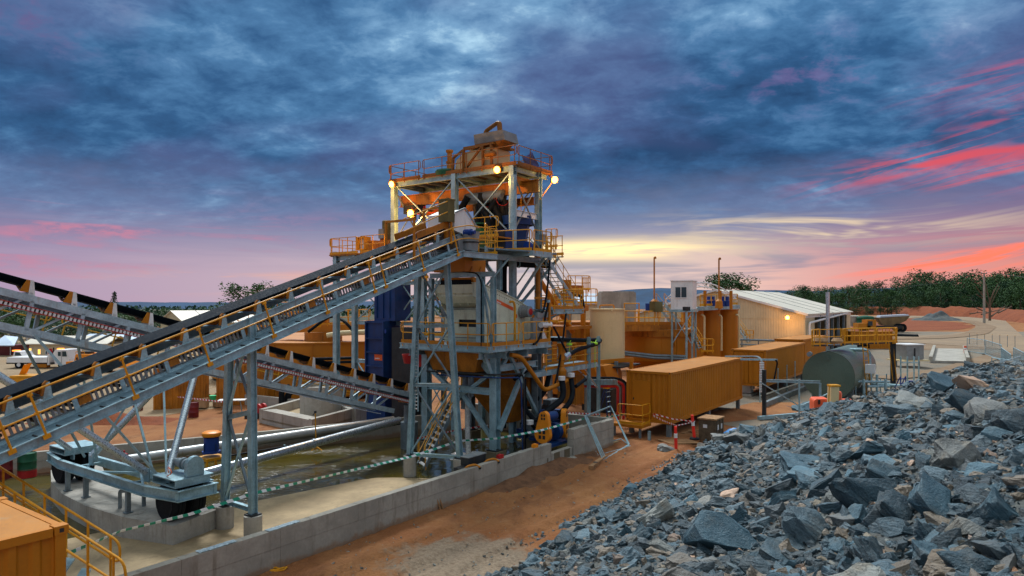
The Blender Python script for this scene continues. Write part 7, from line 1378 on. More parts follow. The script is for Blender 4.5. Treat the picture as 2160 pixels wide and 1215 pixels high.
# gravel pile and red berms
def mound(name, c, rx, ry, h, m, label, seedv, n=40, cat='heap', kind=None):
    mb = MB()
    def f(s, t):
        x = (s - 0.5) * 2; y = (t - 0.5) * 2; r = sqrt(x * x + y * y); z = h * max(0, 1 - r) ** 0.9 + 0.35 * h * (1 if r < 1 else 0) * max(0, 1 - r) * noise.noise(Vector((x * 3 + seedv, y * 3, 0))) * 2
        return Vector((c.x + x * rx, c.y + y * ry, c.z + z - 0.05))
    mb.sheet(0, 0, n, n, f); o = build(name, mb, m, None, True); return tag(o, label, cat, kind=kind)
mound('gravel_pile', G(1976, 676), 9.5, 8, 3.2, HEAP, 'pointed pile of grey gravel on the red yard beside the haul road', 3)
def berm(name, pts, hs, wd, label):
    mb = MB(); dense = []; n = 14
    for i in range(len(pts) - 1):
        for k in range(n): t = k / n; dense.append((pts[i].lerp(pts[i + 1], t), hs[i] + (hs[i + 1] - hs[i]) * t))
    dense.append((pts[-1], hs[-1])); vs = []; M_ = 9
    for i, (p, hh) in enumerate(dense):
        dd = (dense[min(i + 1, len(dense) - 1)][0] - dense[max(i - 1, 0)][0]).normalized(); nn_ = Vector((dd.y, -dd.x, 0))
        for k in range(M_):
            t = k / (M_ - 1) * 2 - 1; zz = hh * (1 - abs(t) ** 1.6) * (1 + 0.22 * noise.noise(Vector((p.x * 0.09, p.y * 0.09, t * 2)))) + 0.7 * noise.noise(Vector((p.x * 0.3, p.y * 0.3, t * 4))) - 0.1
            vs.append(p + nn_ * t * wd + UP * zz)
    mb.add(vs, [(i * M_ + k, i * M_ + k + 1, (i + 1) * M_ + k + 1, (i + 1) * M_ + k) for i in range(len(dense) - 1) for k in range(M_ - 1)])
    return tag(build(name, mb, REDE, None, True), label, kind='structure')
berm('earth_berm', [G(1640, 662), G(1790, 663.5), G(1900, 664), G(2000, 667), G(2080, 669), G(2130, 673), G(2200, 680), G(2300, 690)], [4, 4.6, 4.6, 4.8, 4.8, 4.2, 4.0, 4.0], 8, 'red earth berm')
flat('scrub_ground', [G(1600, 662), G(2080, 667), G(2190, 680), G(2600, 690), G(3600, 652), G(1600, 652)], BUSHG, 0.06)
flat('forest_ground', [G(-900, 688), G(560, 688), G(900, 668), G(1000, 648), G(-900, 646)], BUSHG, 0.06)
# dead timber on the berm
for i, (px, py, L_, an) in enumerate(((2090, 658, 9, 0.2), (2075, 656, 7, -0.3), (2105, 657, 8, 0.5), (2060, 660, 6, 0.1), (2120, 653, 7, 0.35))):
    Y = 250; p = P(px, py, Y); t = thing('fallen_log', p, ['long pale fallen log on the red berm crest', 'pale fallen log leaning left on the berm', 'steep pale fallen log at the right of the log tangle', 'low pale log at the left of the log tangle', 'pale fallen log sticking up highest on the berm'][i], 'log', 'felled logs on the red berm'); dv = Vector((cos(an), 0.3, sin(an))); build('trunk', MB().tube(p - dv * L_ / 2, p + dv * L_ / 2, 0.3, 7, 0.12), BARK, t, True); build('branch', MB().tube(p, p + Vector((0.7, 0.1, 1.1)) * 1.5, 0.12, 5, 0.04), BARK, t)
# power pole
PP = thing('power_pole', G(2076, 668), 'tall pale power pole with a short cross arm in front of the forest', 'pole'); q = P(2076, 640, 230); build('pole', MB().tube(Vector((q.x, q.y, 0)), P(2076, 575, 230), 0.42, 10, 0.25), CONC, PP, True); build('cross_arm', MB().beam(P(2070, 577, 230), P(2082, 577, 230), 0.25, 0.25), BARK, PP)
for x in (2071, 2081): build('insulator', MB().tube(P(x, 577, 230), P(x, 573, 230), 0.12, 6), WHITE, PP)
build('wire', MB().path([P(2071, 574, 230), P(1990, 596, 260), P(1900, 606, 300), P(1800, 612, 340)], 0.035, 4).path([P(2081, 574, 230), P(2200, 590, 200)], 0.035, 4), DARK, PP)

# ------------------------------------------------------------------ left yard: buildings and vehicles
gable('left_shed', Vector((-56.5, 118, 0)), (1, 0.55, 0), (-0.84, 0.54, 0), 12, 7.5, 3.4, 1.9, CREAM, ROOFC, 'cream shed with a pale gable roof and dark roof stripes left of the conveyor', seams=2)
def hut(nm, px0, px1, py0, py1, Y, dep, wm, rm, label, wins=(), trim=None):
    p, q = P(px0, py1, Y), P(px1, py0, Y); t = thing(nm, Vector((p.x, Y, 0)), label, 'building'); w = q.x - p.x
    build('wall', MB().box(p.x, Y, -0.02, q.x, Y + dep, q.z), wm, t); build('roof', MB().prism([Vector((p.x - 0.3, Y - 0.4, q.z + 0.02)), Vector((q.x + 0.3, Y - 0.4, q.z + 0.02)), Vector((q.x + 0.3, Y + dep / 2, q.z + 0.9)), Vector((p.x - 0.3, Y + dep / 2, q.z + 0.9))], UP * 0.12), rm, t); build('roof', MB().prism([Vector((p.x - 0.3, Y + dep + 0.4, q.z + 0.02)), Vector((q.x + 0.3, Y + dep + 0.4, q.z + 0.02)), Vector((q.x + 0.3, Y + dep / 2, q.z + 0.9)), Vector((p.x - 0.3, Y + dep / 2, q.z + 0.9))], UP * 0.12), rm, t)
    for (wx, wy, ww, wh, lit) in wins:
        c = P(wx, wy, Y - 0.02); k = Y / FPX; f = build('window_frame', MB().obox(c, Vector((ww * k / 2 + 0.06, 0, 0)), Vector((0, 0.03, 0)), UP * (wh * k / 2 + 0.06)), WHITE, t); build('pane', MB().obox(c - Vector((0, 0.035, 0)), Vector((ww * k / 2, 0, 0)), Vector((0, 0.008, 0)), UP * wh * k / 2), WINM if lit else GLASS, f)
    if trim: build('corner_trim', MB().box(p.x - 0.05, Y - 0.05, 0, p.x + 0.45, Y, q.z), trim, t)
    return t
hut('site_office', 54, 225, 727, 757, 86, 5, CREAM, ROOFC, 'cream site office with two lit narrow windows and a brown corner behind the white truck', [(64, 741, 4.5, 12, True), (83, 742, 5, 10, True), (98, 744, 3, 6, False)], MAROON)
hut('crib_room', 165, 300, 722, 750, 92, 6, CREAM, ROOFB, 'long hut with a zinc roof and small lit windows behind the yellow loader', [(188, 727, 6, 5, True), (200, 727, 5, 5, True), (217, 729, 6, 5, True), (227, 734, 6, 8, True), (262, 737, 9, 5, True)])
RC = thing('red_container', G(0, 770), 'dark red storage container with a tilted grey awning roof at the far left yard', 'container'); p, q = P(-60, 752, 88), P(27, 729, 88); build('body', MB().box(p.x, 88, 0, q.x, 91, q.z), MAROON, RC); build('awning', MB().prism([P(-20, 730, 86), P(30, 730, 86), P(39, 712, 90), P(10, 709, 90)], UP * 0.1), ROOFB, RC); build('door_bar', MB().obox(P(22, 742, 87.9), Vector((0.04, 0, 0)), Vector((0, 0.04, 0)), UP * 0.6), WHITE, RC)
AW = thing('curved_awning', P(80, 705, 95), 'pale curved fabric shelter roof behind the lower conveyor at the left', 'shelter'); mb = MB(); mb.sheet(0, 0, 12, 2, lambda s, t: P(55 + 48 * s, 707 - 8 * sin(pi * s) + 3 * s, 95 + 5 * t)); build('canopy', mb, ROOFB, AW, True); build('leg', MB().beam(P(57, 707, 95), Vector((P(57, 707, 95).x, 95, 0)), 0.1, 0.1), WHITE, AW); build('leg', MB().beam(P(101, 709, 95), Vector((P(101, 709, 95).x, 95, 0)), 0.1, 0.1), WHITE, AW)
# flatbed crane truck
TK = thing('flatbed_truck', G(90, 777), 'white flatbed truck with a folded red crane behind its cab', 'truck'); TY = 70
def tp_(px, py, dy=0): return P(px, py, TY + dy)
def tbox(px0, py0, px1, py1, y0, y1, m, nm, par): a_, b_ = tp_(px0, py1), tp_(px1, py0); return build(nm, MB().box(a_.x, TY + y0, a_.z, b_.x, TY + y1, b_.z), m, par)
tbox(14, 754, 101, 765, 0, 2.3, WHITE, 'tray_side', TK); tbox(10, 765, 128, 768, 0.2, 2.1, DARK, 'chassis', TK); tbox(100, 748, 103, 770, 0, 2.3, WHITE, 'headboard', TK)
cb2 = build('cab', MB().prism([tp_(116, 769), tp_(146, 769), tp_(146, 758), tp_(142, 738), tp_(116, 738), tp_(112, 745)], Vector((0, 2.3, 0))), WHITE, TK)
build('windscreen', MB().prism([tp_(131, 752, -0.02), tp_(141, 752, -0.02), tp_(139, 741, -0.02), tp_(131, 741, -0.02)], Vector((0, 0.018, 0))), GLASS, cb2); build('side_window', MB().prism([tp_(122, 751, -0.02), tp_(128, 751, -0.02), tp_(128, 742, -0.02), tp_(122, 742, -0.02)], Vector((0, 0.018, 0))), GLASS, cb2); build('door_line', MB().prism([tp_(129.2, 766, -0.01), tp_(129.8, 766, -0.01), tp_(129.8, 741, -0.01), tp_(129.2, 741, -0.01)], Vector((0, 0.009, 0))), DARK, cb2); build('beacon', MB().obox(tp_(128, 736, 1), Vector((0.25, 0, 0)), Vector((0, 0.2, 0)), UP * 0.08), BEACON, cb2)
for x in (39, 130): 
    w = build('wheel', MB().lathe(tp_(x, 769.5, 0.1), Vector((0, 1, 0)), [(0, 0.2), (0, 0.40), (0.3, 0.40), (0.3, 0.2)], 22), RUB, TK, True); build('rim', MB().lathe(tp_(x, 769.5, 0.08), Vector((0, 1, 0)), [(0, 0.2), (0.05, 0.22)], 16), WHITE, w, True); build('wheel', MB().lathe(tp_(x, 769.5, 1.9), Vector((0, 1, 0)), [(0, 0.40), (0.3, 0.40)], 22), RUB, TK, True)
build('crane_arm', MB().beam(tp_(104, 736, 1), tp_(110, 760, 1), 0.35, 0.35), REDC, TK); build('crane_mast', MB().beam(tp_(113, 762, 1), tp_(113, 733, 1), 0.12, 0.12), DARK, TK); build('toolbox', MB().obox(tp_(92, 771, 0.4), Vector((0.5, 0, 0)), Vector((0, 0.3, 0)), UP * 0.18), OCH, TK)
UT = thing('utility_vehicle', G(35, 768), 'white utility vehicle with lit orange roof beacons behind the flatbed truck', 'car'); UY = 78
build('body', MB().prism([P(24, 762, UY), P(54, 762, UY), P(54, 754, UY), P(47, 751, UY), P(42, 742, UY), P(30, 741, UY), P(27, 752, UY), P(24, 753, UY)], Vector((0, 1.9, 0))), WHITE, UT); build('windscreen', MB().prism([P(31, 750, UY - .02), P(45, 750, UY - .02), P(41, 744, UY - .02), P(32, 743, UY - .02)], Vector((0, 0.018, 0))), GLASS, UT); build('light_bar', MB().obox(P(35, 739.5, UY + 0.9), Vector((0.33, 0, 0)), Vector((0, 0.25, 0)), UP * 0.07), BEACON, UT)
for x in (29, 49): build('wheel', MB().lathe(P(x, 764, UY - .05), Vector((0, 1, 0)), [(0, 0.33), (0.25, 0.33)], 18), RUB, UT, True)
LO = thing('yellow_loader', G(200, 785), 'low orange yellow underground loader parked behind the inclined conveyor', 'loader'); LY = 66
def lp_(px, py, dy=0): return P(px, py, LY + dy)
build('rear_body', MB().prism([lp_(139, 777), lp_(163, 777), lp_(175, 765), lp_(198, 768), lp_(198, 753), lp_(158, 753), lp_(156, 762), lp_(139, 763)], Vector((0.3, 2.2, 0))), ORANGE, LO); build('engine_deck', MB().prism([lp_(157, 752.6), lp_(200, 752.6), lp_(200, 748), lp_(160, 747)], Vector((0.3, 2.0, 0))), ORANGE, LO); build('front_body', MB().prism([lp_(200, 772), lp_(232, 772), lp_(232, 758), lp_(200, 756)], Vector((0.3, 2.2, 0))), ORANGE, LO); build('boom', MB().beam(lp_(200, 748, 1), lp_(240, 768, 1), 0.6, 0.5), ORANGE, LO); build('bucket', MB().prism([lp_(232, 776), lp_(262, 776), lp_(250, 757), lp_(234, 762)], Vector((0.3, 2.6, 0))), ORANGE, LO)
for x in (171, 222): w = build('wheel', MB().lathe(lp_(x, 775, -0.05), Vector((0, 1, 0)), [(0, 0.25), (0, 0.55), (0.5, 0.55), (0.5, 0.25)], 22), RUB, LO, True); build('rim', MB().lathe(lp_(x, 775, -0.08), Vector((0, 1, 0)), [(0, 0.24), (0.06, 0.27)], 16), ORANGE, w, True)
build('vent_grille', MB().prism([lp_(160, 759, -.02), lp_(164, 759, -.02), lp_(164, 754, -.02), lp_(160, 754, -.02)], Vector((0, 0.018, 0))), DARK, LO); build('rail', MB().path([lp_(160, 746, .5), lp_(160, 742, .5), lp_(178, 742, .5), lp_(178, 746, .5)], 0.04, 5), YEL, LO); build('seat_cab', MB().obox(lp_(186, 746, 1.0), Vector((0.5, 0, 0)), Vector((0, 0.5, 0)), UP * 0.25), DARK, LO)
SK = thing('waste_skip', G(48, 822), 'yellow steel waste skip with its lid raised in the sandy yard', 'skip'); SY = 52.5
build('body', MB().prism([P(24, 822, SY), P(66, 822, SY), P(72, 795, SY), P(21, 796, SY)], Vector((0.2, 1.6, 0))), YEL, SK); build('lip', MB().prism([P(20, 797, SY - 0.05), P(73, 796, SY - 0.05), P(76, 793, SY - 0.05), P(20, 793, SY - 0.05)], Vector((0.2, 1.7, 0))), YEL, SK); build('lid', MB().prism([P(39, 792, SY + 1), P(52, 788, SY + 1.2), P(63, 766, SY + 1.2), P(50, 770, SY + 1)], Vector((0.1, 0.1, 0))), ORANGE, SK); build('pocket', MB().obox(P(37, 810, SY - 0.08), Vector((0.3, 0, 0)), Vector((0, 0.06, 0)), UP * 0.16), YEL, SK); build('placard', MB().obox(P(69, 801, SY - 0.03) + Vector((0.05, 0, 0)), Vector((0.14, 0.02, 0)), Vector((0, 0.02, 0)), UP * 0.14), WHITE, SK)
OW = thing('ochre_wall_panel', G(410, 868), 'row of brown ochre sheet panels behind the cardboard boxes under the conveyor', 'wall')
for k in range(3): build('panel', corrug(0, 3.2, 0, 0, 2.6, 0.05, 0.3, 1), OCHD, OW); 
for k, o in enumerate([c for c in OW.children]): o.location = G(330, 862) - ORG[OW.name] + Vector((3.3 * k + 1.6, 1.5 * k, 0)); o.rotation_euler = (0, 0, 0.42)
# small clutter in the yard
for i, (px, py, s, m, lab) in enumerate(((425, 862, 0.36, CARD, 'large brown cardboard box in the rubbish under the trestle'), (415, 850, 0.28, CARD, 'tilted cardboard box behind the large one'), (432, 848, 0.3, CARD, 'flattened cardboard box leaning at the back'), (447, 846, 0.26, CARD, 'pale cardboard box with an open flap'), (458, 860, 0.22, TIMBER, 'small timber box beside the green bucket'))):
    q = G(px, py); t = thing('cardboard_box', q, lab, 'box', 'cardboard boxes under the trestle'); an = rnd(0, 3); e1 = Vector((cos(an), sin(an), 0.25 * (i % 2))).normalized(); e2 = Vector((-sin(an), cos(an), 0)); e3 = e1.cross(e2); build('carton', MB().obox(q + UP * s, e1 * s, e2 * s * 0.8, e3 * s * 0.75), m, t); build('flap', MB().obox(q + UP * s + e3 * s * 0.8 + e1 * s * 0.6, e1 * s * 0.4, e2 * s * 0.7, e3 * 0.01), m, t)
BK = thing('green_bucket', G(449, 857), 'small bright green bucket among the cardboard', 'bucket'); build('shell', MB().lathe(G(449, 857) + UP * 0.3, UP, [(0, 0.16), (0.4, 0.22), (0.4, 0.19)], 14), GREENB, BK, True); build('rim', MB().lathe(G(449, 857) + UP * 0.68, UP, [(0, 0.235), (0.03, 0.235)], 14), GREENB, BK)
def drum(q, m, label, hh=0.88, band=None):
    t = thing('oil_drum', q, label, 'drum'); build('shell', MB().lathe(q, UP, [(0, 0.29), (0.28, 0.29), (0.3, 0.305), (0.32, 0.29), (0.58, 0.29), (0.6, 0.305), (0.62, 0.29), (hh, 0.29), (hh, 0.27), (hh - 0.03, 0.26)], 20), m, t, True)
    if band: build('band', MB().lathe(q + UP * 0.02, UP, [(0, 0.295), (0.3, 0.295)], 20), band, t, True)
    return t
drum(P(57, 1004, 24.5) - UP * 0.05, GREEN, 'dark green drum with a red and white base beside the curved plinth', band=REDC); drum(P(6, 1008, 24.0), MAROON, 'maroon drum cut by the picture edge beside the dark green drum'); drum(G(408, 880), MAROON, 'maroon drum standing in the yard near the cardboard boxes'); drum(G(291, 866), MAROON, 'maroon drum in the yard partly behind the walkway of the conveyor'); drum(G(372, 852), MAROON, 'small maroon drum near the ochre panels', 0.7)
TB = thing('folding_table', G(492, 868), 'white topped folding table by the cardboard boxes', 'table'); q = G(490, 868); build('top', MB().obox(q + UP * 0.72, Vector((0.8, 0.1, 0)), Vector((-0.05, 0.35, 0)), UP * 0.02), WHITE, TB)
for s in (-0.6, 0.6): build('leg', MB().beam(q + Vector((s, 0, 0)), q + Vector((s * 0.8, 0, 0.7)), 0.04, 0.04), STEEL, TB)
HRL = thing('hose_reel', G(545, 880), 'pair of red hose reels on a dark frame in the yard', 'reel'); q = G(545, 882) 
for s in (0, 0.3): build('reel', MB().lathe(q + UP * 0.5 + Vector((s * 0.6, s, 0)), Vector((0.45, 0.6, 0)), [(-0.06, 0.34), (0.06, 0.34)], 20), REDC, HRL, True)
build('stand', MB().obox(q + UP * 0.15 - Vector((0.3, 0, 0)), Vector((0.4, 0, 0)), Vector((0, 0.3, 0)), UP * 0.15), DARK, HRL)
GT = thing('green_tray', P(580, 866, 41), 'bright green plastic sheet on the rim of the concrete bund', 'sheet'); build('sheet', MB().prism([P(568, 868, 41), P(582, 861, 42), P(590, 863, 42), P(588, 868, 41), P(575, 871, 41)], UP * 0.08), GREENB, GT)
BPI = thing('black_upright_pipe', G(600, 868), 'bent black plastic pipes standing behind the concrete bund', 'pipe'); build('pipe_body', MB().path(fillet([G(594, 866), G(594, 866) + UP * 1.3, G(594, 866) + UP * 1.5 + Vector((0.5, 0, 0))], 0.3, 4), 0.18, 10), RUB, BPI, True); build('pipe_body', MB().path(fillet([G(607, 864), G(607, 864) + UP * 1.1, G(607, 864) + UP * 1.3 + Vector((0.7, 0.3, 0))], 0.4, 4), 0.2, 10), RUB, BPI, True)
YP = thing('yellow_pump_frame', G(640, 848), 'ochre pump frame and pipes in the shade behind the lower conveyor', 'machine')
for x in (590, 618, 656, 690, 720): build('post', MB().beam(G(x, 846), G(x, 846) + UP * 2.4, 0.14, 0.14), OCHD if x % 4 else OCH, YP)
build('beam', MB().beam(G(590, 846) + UP * 1.9, G(720, 842) + UP * 1.9, 0.16, 0.2).beam(G(590, 846) + UP * 1.1, G(720, 842) + UP * 1.1, 0.1, 0.12), OCH, YP); build('pump_body', MB().lathe(G(665, 846) + UP * 0.8, Vector((1, 0.2, 0)), [(0, 0.5), (1.2, 0.5), (1.3, 0.3), (2.2, 0.3)], 16), DARK, YP, True); handrail(YP, [G(640, 850), G(760, 846)], 1.0, 0.5, 1.2, 0.03, kick=0)
DHP = thing('dark_spoil', G(250, 885), 'low dark red heap of dug earth in the sandy yard', 'heap'); c = G(215, 889); mb = MB(); mb.sheet(0, 0, 20, 10, lambda s, t: Vector((c.x - 4 + 8 * s, c.y - 1.2 + 2.4 * t, 0.5 * sin(pi * s) * sin(pi * t) * (1 + 0.8 * noise.noise(Vector((s * 6, t * 4, 1))))))); build('spoil', mb, REDE, DHP, True)
# ------------------------------------------------------------------ trees
def make_tree(kind, seed, label, group, leaf):
    rs = random.Random(seed); t = thing('gum_tree' if kind == 'gum' else 'pine_tree', Vector((0, 0, 0)), label, 'tree', group)
    tr = MB(); H = 10.0; blobs = []
    if kind == 'gum':
        top = Vector((rs.uniform(-.4, .4), rs.uniform(-.4, .4), 5.2)); tr.path([Vector((0, 0, 0)), Vector((0.1, 0, 2.2)), top], 0.22, 7)
        for k in range(9):
            an = k * 2.4 + rs.uniform(-.4, .4); L = rs.uniform(1.6, 3.8); e = top * rs.uniform(0.75, 1.0) + Vector((cos(an) * L, sin(an) * L, rs.uniform(1.0, 4.0))); tr.path([top * 0.7, (top * 0.7 + e) / 2 + Vector((0, 0, 0.3)), e], 0.09, 5)
            for j in range(4): blobs.append((e + Vector((rs.gauss(0, .8), rs.gauss(0, .8), rs.gauss(0, .5))), rs.uniform(0.7, 1.35)))
    elif kind == 'bush':
        tr.path([Vector((0, 0, 0)), Vector((0.1, 0, 5))], 0.2, 6)
        for k in range(34): an = rs.uniform(0, 6.3); r = rs.uniform(0, 3.2); z = rs.uniform(1.0, 9.2); r *= (1 - abs(z - 4) / 8); blobs.append((Vector((cos(an) * r, sin(an) * r, z)), rs.uniform(0.8, 1.4)))
    else:
        tr.tube((0, 0, 0), (0, 0, 9.5), 0.2, 7, 0.04)
        for k in range(34):
            z = 1.2 + 8.4 * k / 34; R = (10 - z) * 0.34 * rs.uniform(0.5, 1.15); an = k * 2.4; blobs.append((Vector((cos(an) * R * 0.7, sin(an) * R * 0.7, z)), 0.35 + R * 0.28))
    build('trunk', tr, BARK, t, True)
    cr = MB(); per = (95 if seed in (1, 5) else 50) if kind != 'pine' else 34
    for c, r in blobs:
        for i in range(per):
            d = Vector((rs.gauss(0, 1), rs.gauss(0, 1), rs.gauss(0, 0.75))).normalized() * r * rs.uniform(0.35, 1.0) ** 0.6; p = c + d; s = rs.uniform(0.10, 0.24)
            a = Vector((rs.gauss(0, 1), rs.gauss(0, 1), rs.gauss(0, 0.6))).normalized(); b = a.cross(Vector((rs.gauss(0, 1), rs.gauss(0, 1), rs.gauss(0, 1)))).normalized()
            cr.add([p - a * s, p + b * s * 0.55, p + a * s, p - b * s * 0.55], [(0, 1, 2, 3)])
    build('crown', cr, leaf, t, fix=False)
    return t
protos = [make_tree('gum', 1, 'spreading gum tree with an open rounded crown behind the right hand vent pipe', 'gum trees', LEAF), make_tree('gum', 5, 'two lobed gum tree rising behind the inclined conveyor', 'gum trees', LEAF),
          make_tree('bush', 3, 'dense dark tree in the forest edge behind the red berm', 'forest edge trees', LEAF), make_tree('bush', 8, 'dense dark tree in the forest edge behind the red berm', 'forest edge trees', LEAFD), make_tree('pine', 4, 'lone ragged pine standing above the tree line left of the cream shed', 'pine trees', LEAFD), make_tree('gum', 13, 'tall gum tree with a broken crown above the forest edge', 'forest edge trees', LEAF)]
def put(t, px, top, Y, wide=1.0, first=None, label=None, group=None):
    hgt = P(px, top, Y).z; q = P(px, 640, Y); s = hgt / 10.0; o = first or dup(t, None); o.location = (q.x, Y, -0.1); o.scale = (s * wide, s * wide, s); o.rotation_euler = (0, 0, rnd(0, 6.28))
    if label: o['label'] = label
    if group: o['group'] = group
    return o
put(None, 1533, 566, 205, 1.25, protos[0]); put(None, 553, 597, 150, 1.35, protos[1]); put(None, 241, 611, 165, 0.9, protos[4])
first = {2: protos[2], 3: protos[3], 5: protos[5]}
random.seed(21)
def skyline(px):
    pts = [(1560, 634), (1640, 624), (1672, 600), (1690, 592), (1720, 604), (1760, 612), (1790, 592), (1815, 600), (1850, 596), (1890, 586), (1940, 574), (2000, 574), (2060, 582), (2120, 568), (2200, 558), (2330, 556)]
    for a, b in zip(pts, pts[1:]):
        if a[0] <= px <= b[0]: return a[1] + (b[1] - a[1]) * (px - a[0]) / (b[0] - a[0])
    return 600
DL = {2: 'dense dark tree in the forest edge behind the red berm', 3: 'dense dark tree in the forest edge behind the red berm', 5: 'tall gum tree with a broken crown above the forest edge'}
k = 0
for row, (Y, dn, n, k5) in enumerate(((455, -4, 46, 0.6), (425, 10, 44, 0.4), (400, 26, 40, 0.1), (392, 40, 40, 0.0))):
    for i in range(n):
        px = 1632 + (2330 - 1632) * (i + rnd(-.35, .35)) / n; kk = 5 if random.random() < k5 else random.choice((2, 3)); Yk = Y + rnd(-12, 12)
        if px > 2050: Yk -= (px - 2050) * 0.5
        top = skyline(px) + 3 + dn + rnd(-9, 12)
        o = put(protos[kk], px, min(top, 640), Yk, rnd(0.95, 1.4), first.pop(kk, None)); k += 1
for i in range(34):      # left forest behind the sheds
    px = -40 + 560 * (i + rnd(-.4, .4)) / 34; kk = random.choice((2, 3, 3)); Y = rnd(135, 175)
    put(protos[kk], px, rnd(646, 664), Y, rnd(1.2, 2.0), None, 'dark tree in the belt of trees behind the left hand sheds' if False else 'dark tree in the belt of trees behind the cream gabled shed', 'trees behind the left sheds')
for i in range(24):
    put(protos[random.choice((2, 3, 3))], -60 + 380 * (i + rnd(-.4, .4)) / 24, rnd(650, 676), rnd(102, 128), rnd(1.2, 1.9), None, 'dark tree close behind the site office and the flatbed truck', 'trees behind the site office')
# scrub belt further off, one mass
random.seed(5)
mb = MB()
for i in range(5200):
    px = rnd(-260, 1000) if i % 3 else rnd(1560, 2300); Y = rnd(330, 520) if px < 1000 else rnd(460, 520); q = P(px, 640, Y); p = Vector((q.x, Y, rnd(0.3, 5.0 if px < 1000 else 9.0))); s = rnd(0.6, 1.4)
    a = Vector((random.gauss(0, 1), random.gauss(0, 1), random.gauss(0, .7))).normalized(); b = a.cross(Vector((random.gauss(0, 1), random.gauss(0, 1), random.gauss(0, 1)))).normalized(); mb.add([p - a * s, p + b * s * .7, p + a * s, p - b * s * .7], [(0, 1, 2, 3)])
tag(build('distant_scrub', mb, LEAFD, None, fix=False), 'distant scrub', 'scrub', kind='stuff')
DT = thing('dead_tree', G(2085, 670), 'bare grey dead tree in front of the forest beside the power pole', 'tree'); q = P(2088, 652, 235); tr = MB().tube(q - UP * 4, q + UP * 4, 0.45, 7, 0.25); build('trunk', tr, BARK, DT, True); rs = random.Random(9)
for k in range(9): s = q + UP * rs.uniform(-1, 4); e = s + Vector((rs.uniform(-6, 5), rs.uniform(-1, 1), rs.uniform(3, 8))); build('branch', MB().path([s, (s + e) / 2 + UP * 0.4, e], 0.11, 5), BARK, DT)

# ------------------------------------------------------------------ rock heap
NH = Vector((0.853, -0.522))
def hz(x, y):
    d = (x * NH.x + (y - 17.5) * NH.y); d += 0.35 * noise.noise(Vector((x * 0.35, y * 0.35, 0)))
    h = (0.33 * d + 0.20 * (1 - math.exp(-1.2 * d)) if d > 0 else 0) if d < 11 else 3.83 + 0.12 * (d - 11)
    h = min(h, 4.6) + (0.28 * noise.noise(Vector((x * 0.28, y * 0.28, 5))) + 0.10 * noise.noise(Vector((x * 1.1, y * 1.1, 2)))) * min(1, max(0, d))
    k = min(1, max(0, (34.6 - y) / 2.6)); h *= k * k * (3 - 2 * k)
    return max(h, 0) - (0.06 if h <= 0.001 else 0)
mb = MB(); nx, ny = 130, 110; vs = []
for j in range(ny + 1):
    for i in range(nx + 1):
        y = 3.0 + 32.5 * j / ny; x = -3 + 36 * i / nx; vs.append(Vector((x, y, hz(x, y))))
mb.add(vs, [(j * (nx + 1) + i, j * (nx + 1) + i + 1, (j + 1) * (nx + 1) + i + 1, (j + 1) * (nx + 1) + i) for j in range(ny) for i in range(nx)])
tag(build('spoil_terrain', mb, HEAP, None, True), kind='structure')
def rockmesh(seed, slab, rough=0.085, sub=True):
    rs = random.Random(seed); bm = bmesh.new()
    sx, sy, sz = 1.0, rs.uniform(0.55, 0.85), rs.uniform(0.22, 0.38) if slab else rs.uniform(0.5, 0.8)
    for i in range(16 if slab else 20):
        v = Vector([rs.uniform(-1, 1) for _ in range(3)]); m = max(abs(c) for c in v); v = v / m * rs.uniform(0.8, 1.0) if rs.random() < 0.75 else v.normalized()
        if slab: v.z = (1 if v.z > 0 else -1) * rs.uniform(0.8, 1.0)
        bm.verts.new((v.x * sx * 0.5, v.y * sy * 0.5, v.z * sz * 0.5))
    r = bmesh.ops.convex_hull(bm, input=bm.verts); bmesh.ops.delete(bm, geom=[g for g in r['geom_interior'] if isinstance(g, bmesh.types.BMVert)], context='VERTS')
    bmesh.ops.dissolve_limit(bm, angle_limit=0.12, verts=bm.verts, edges=bm.edges)
    if sub:
        bmesh.ops.bevel(bm, geom=list(bm.edges), offset=0.010, segments=1, affect='EDGES', profile=0.6)
        bmesh.ops.triangulate(bm, faces=bm.faces); bmesh.ops.subdivide_edges(bm, edges=[e for e in bm.edges if e.calc_length() > 0.12], cuts=3, use_grid_fill=True); bmesh.ops.triangulate(bm, faces=bm.faces)
        for v in bm.verts:
            n1 = noise.noise(v.co * 3.1 + Vector((seed, 0, 0))); n2 = noise.noise(Vector((v.co.x * 4, v.co.y * 4, v.co.z * 26)) + Vector((0, seed, 0))) + 0.5 * noise.noise(v.co * 11)
            v.co += v.co.normalized() * (rough * n1 + rough * 0.5 * n2)
            if slab or rs.random() < 2: k = 1 + 0.085 * noise.noise(Vector((seed * 3.1, 0, v.co.z * (30 if slab else 16)))); v.co.x *= k; v.co.y *= k
    bmesh.ops.recalc_face_normals(bm, faces=bm.faces); return bm
RM = []
for s in range(14):
    bm = rockmesh(100 + s, s < 8); me = bpy.data.meshes.new('rock_mesh'); bm.to_mesh(me); bm.free()
    me.polygons.foreach_set('use_smooth', [True] * len(me.polygons)); me.set_sharp_from_angle(angle=radians(24)); RM.append(me)
RMM = {}
def rock(k, m, loc, size, rot, label, group, squash=(1, 1, 1)):
    key = (k, m.name)
    if key not in RMM: me = RM[k].copy(); me.materials.append(m); RMM[key] = me
    o = bpy.data.objects.new('rock', RMM[key]); COL.objects.link(o); o.location = loc; o.rotation_euler = rot; o.scale = [size * q for q in squash]; tag(o, label, 'rock', group); return o
def onheap(px, py):
    t = 5.0
    while t < 60:
        p = P(px, py, t)
        if p.z <= hz(p.x, p.y): return p
        t += 0.05
    return None
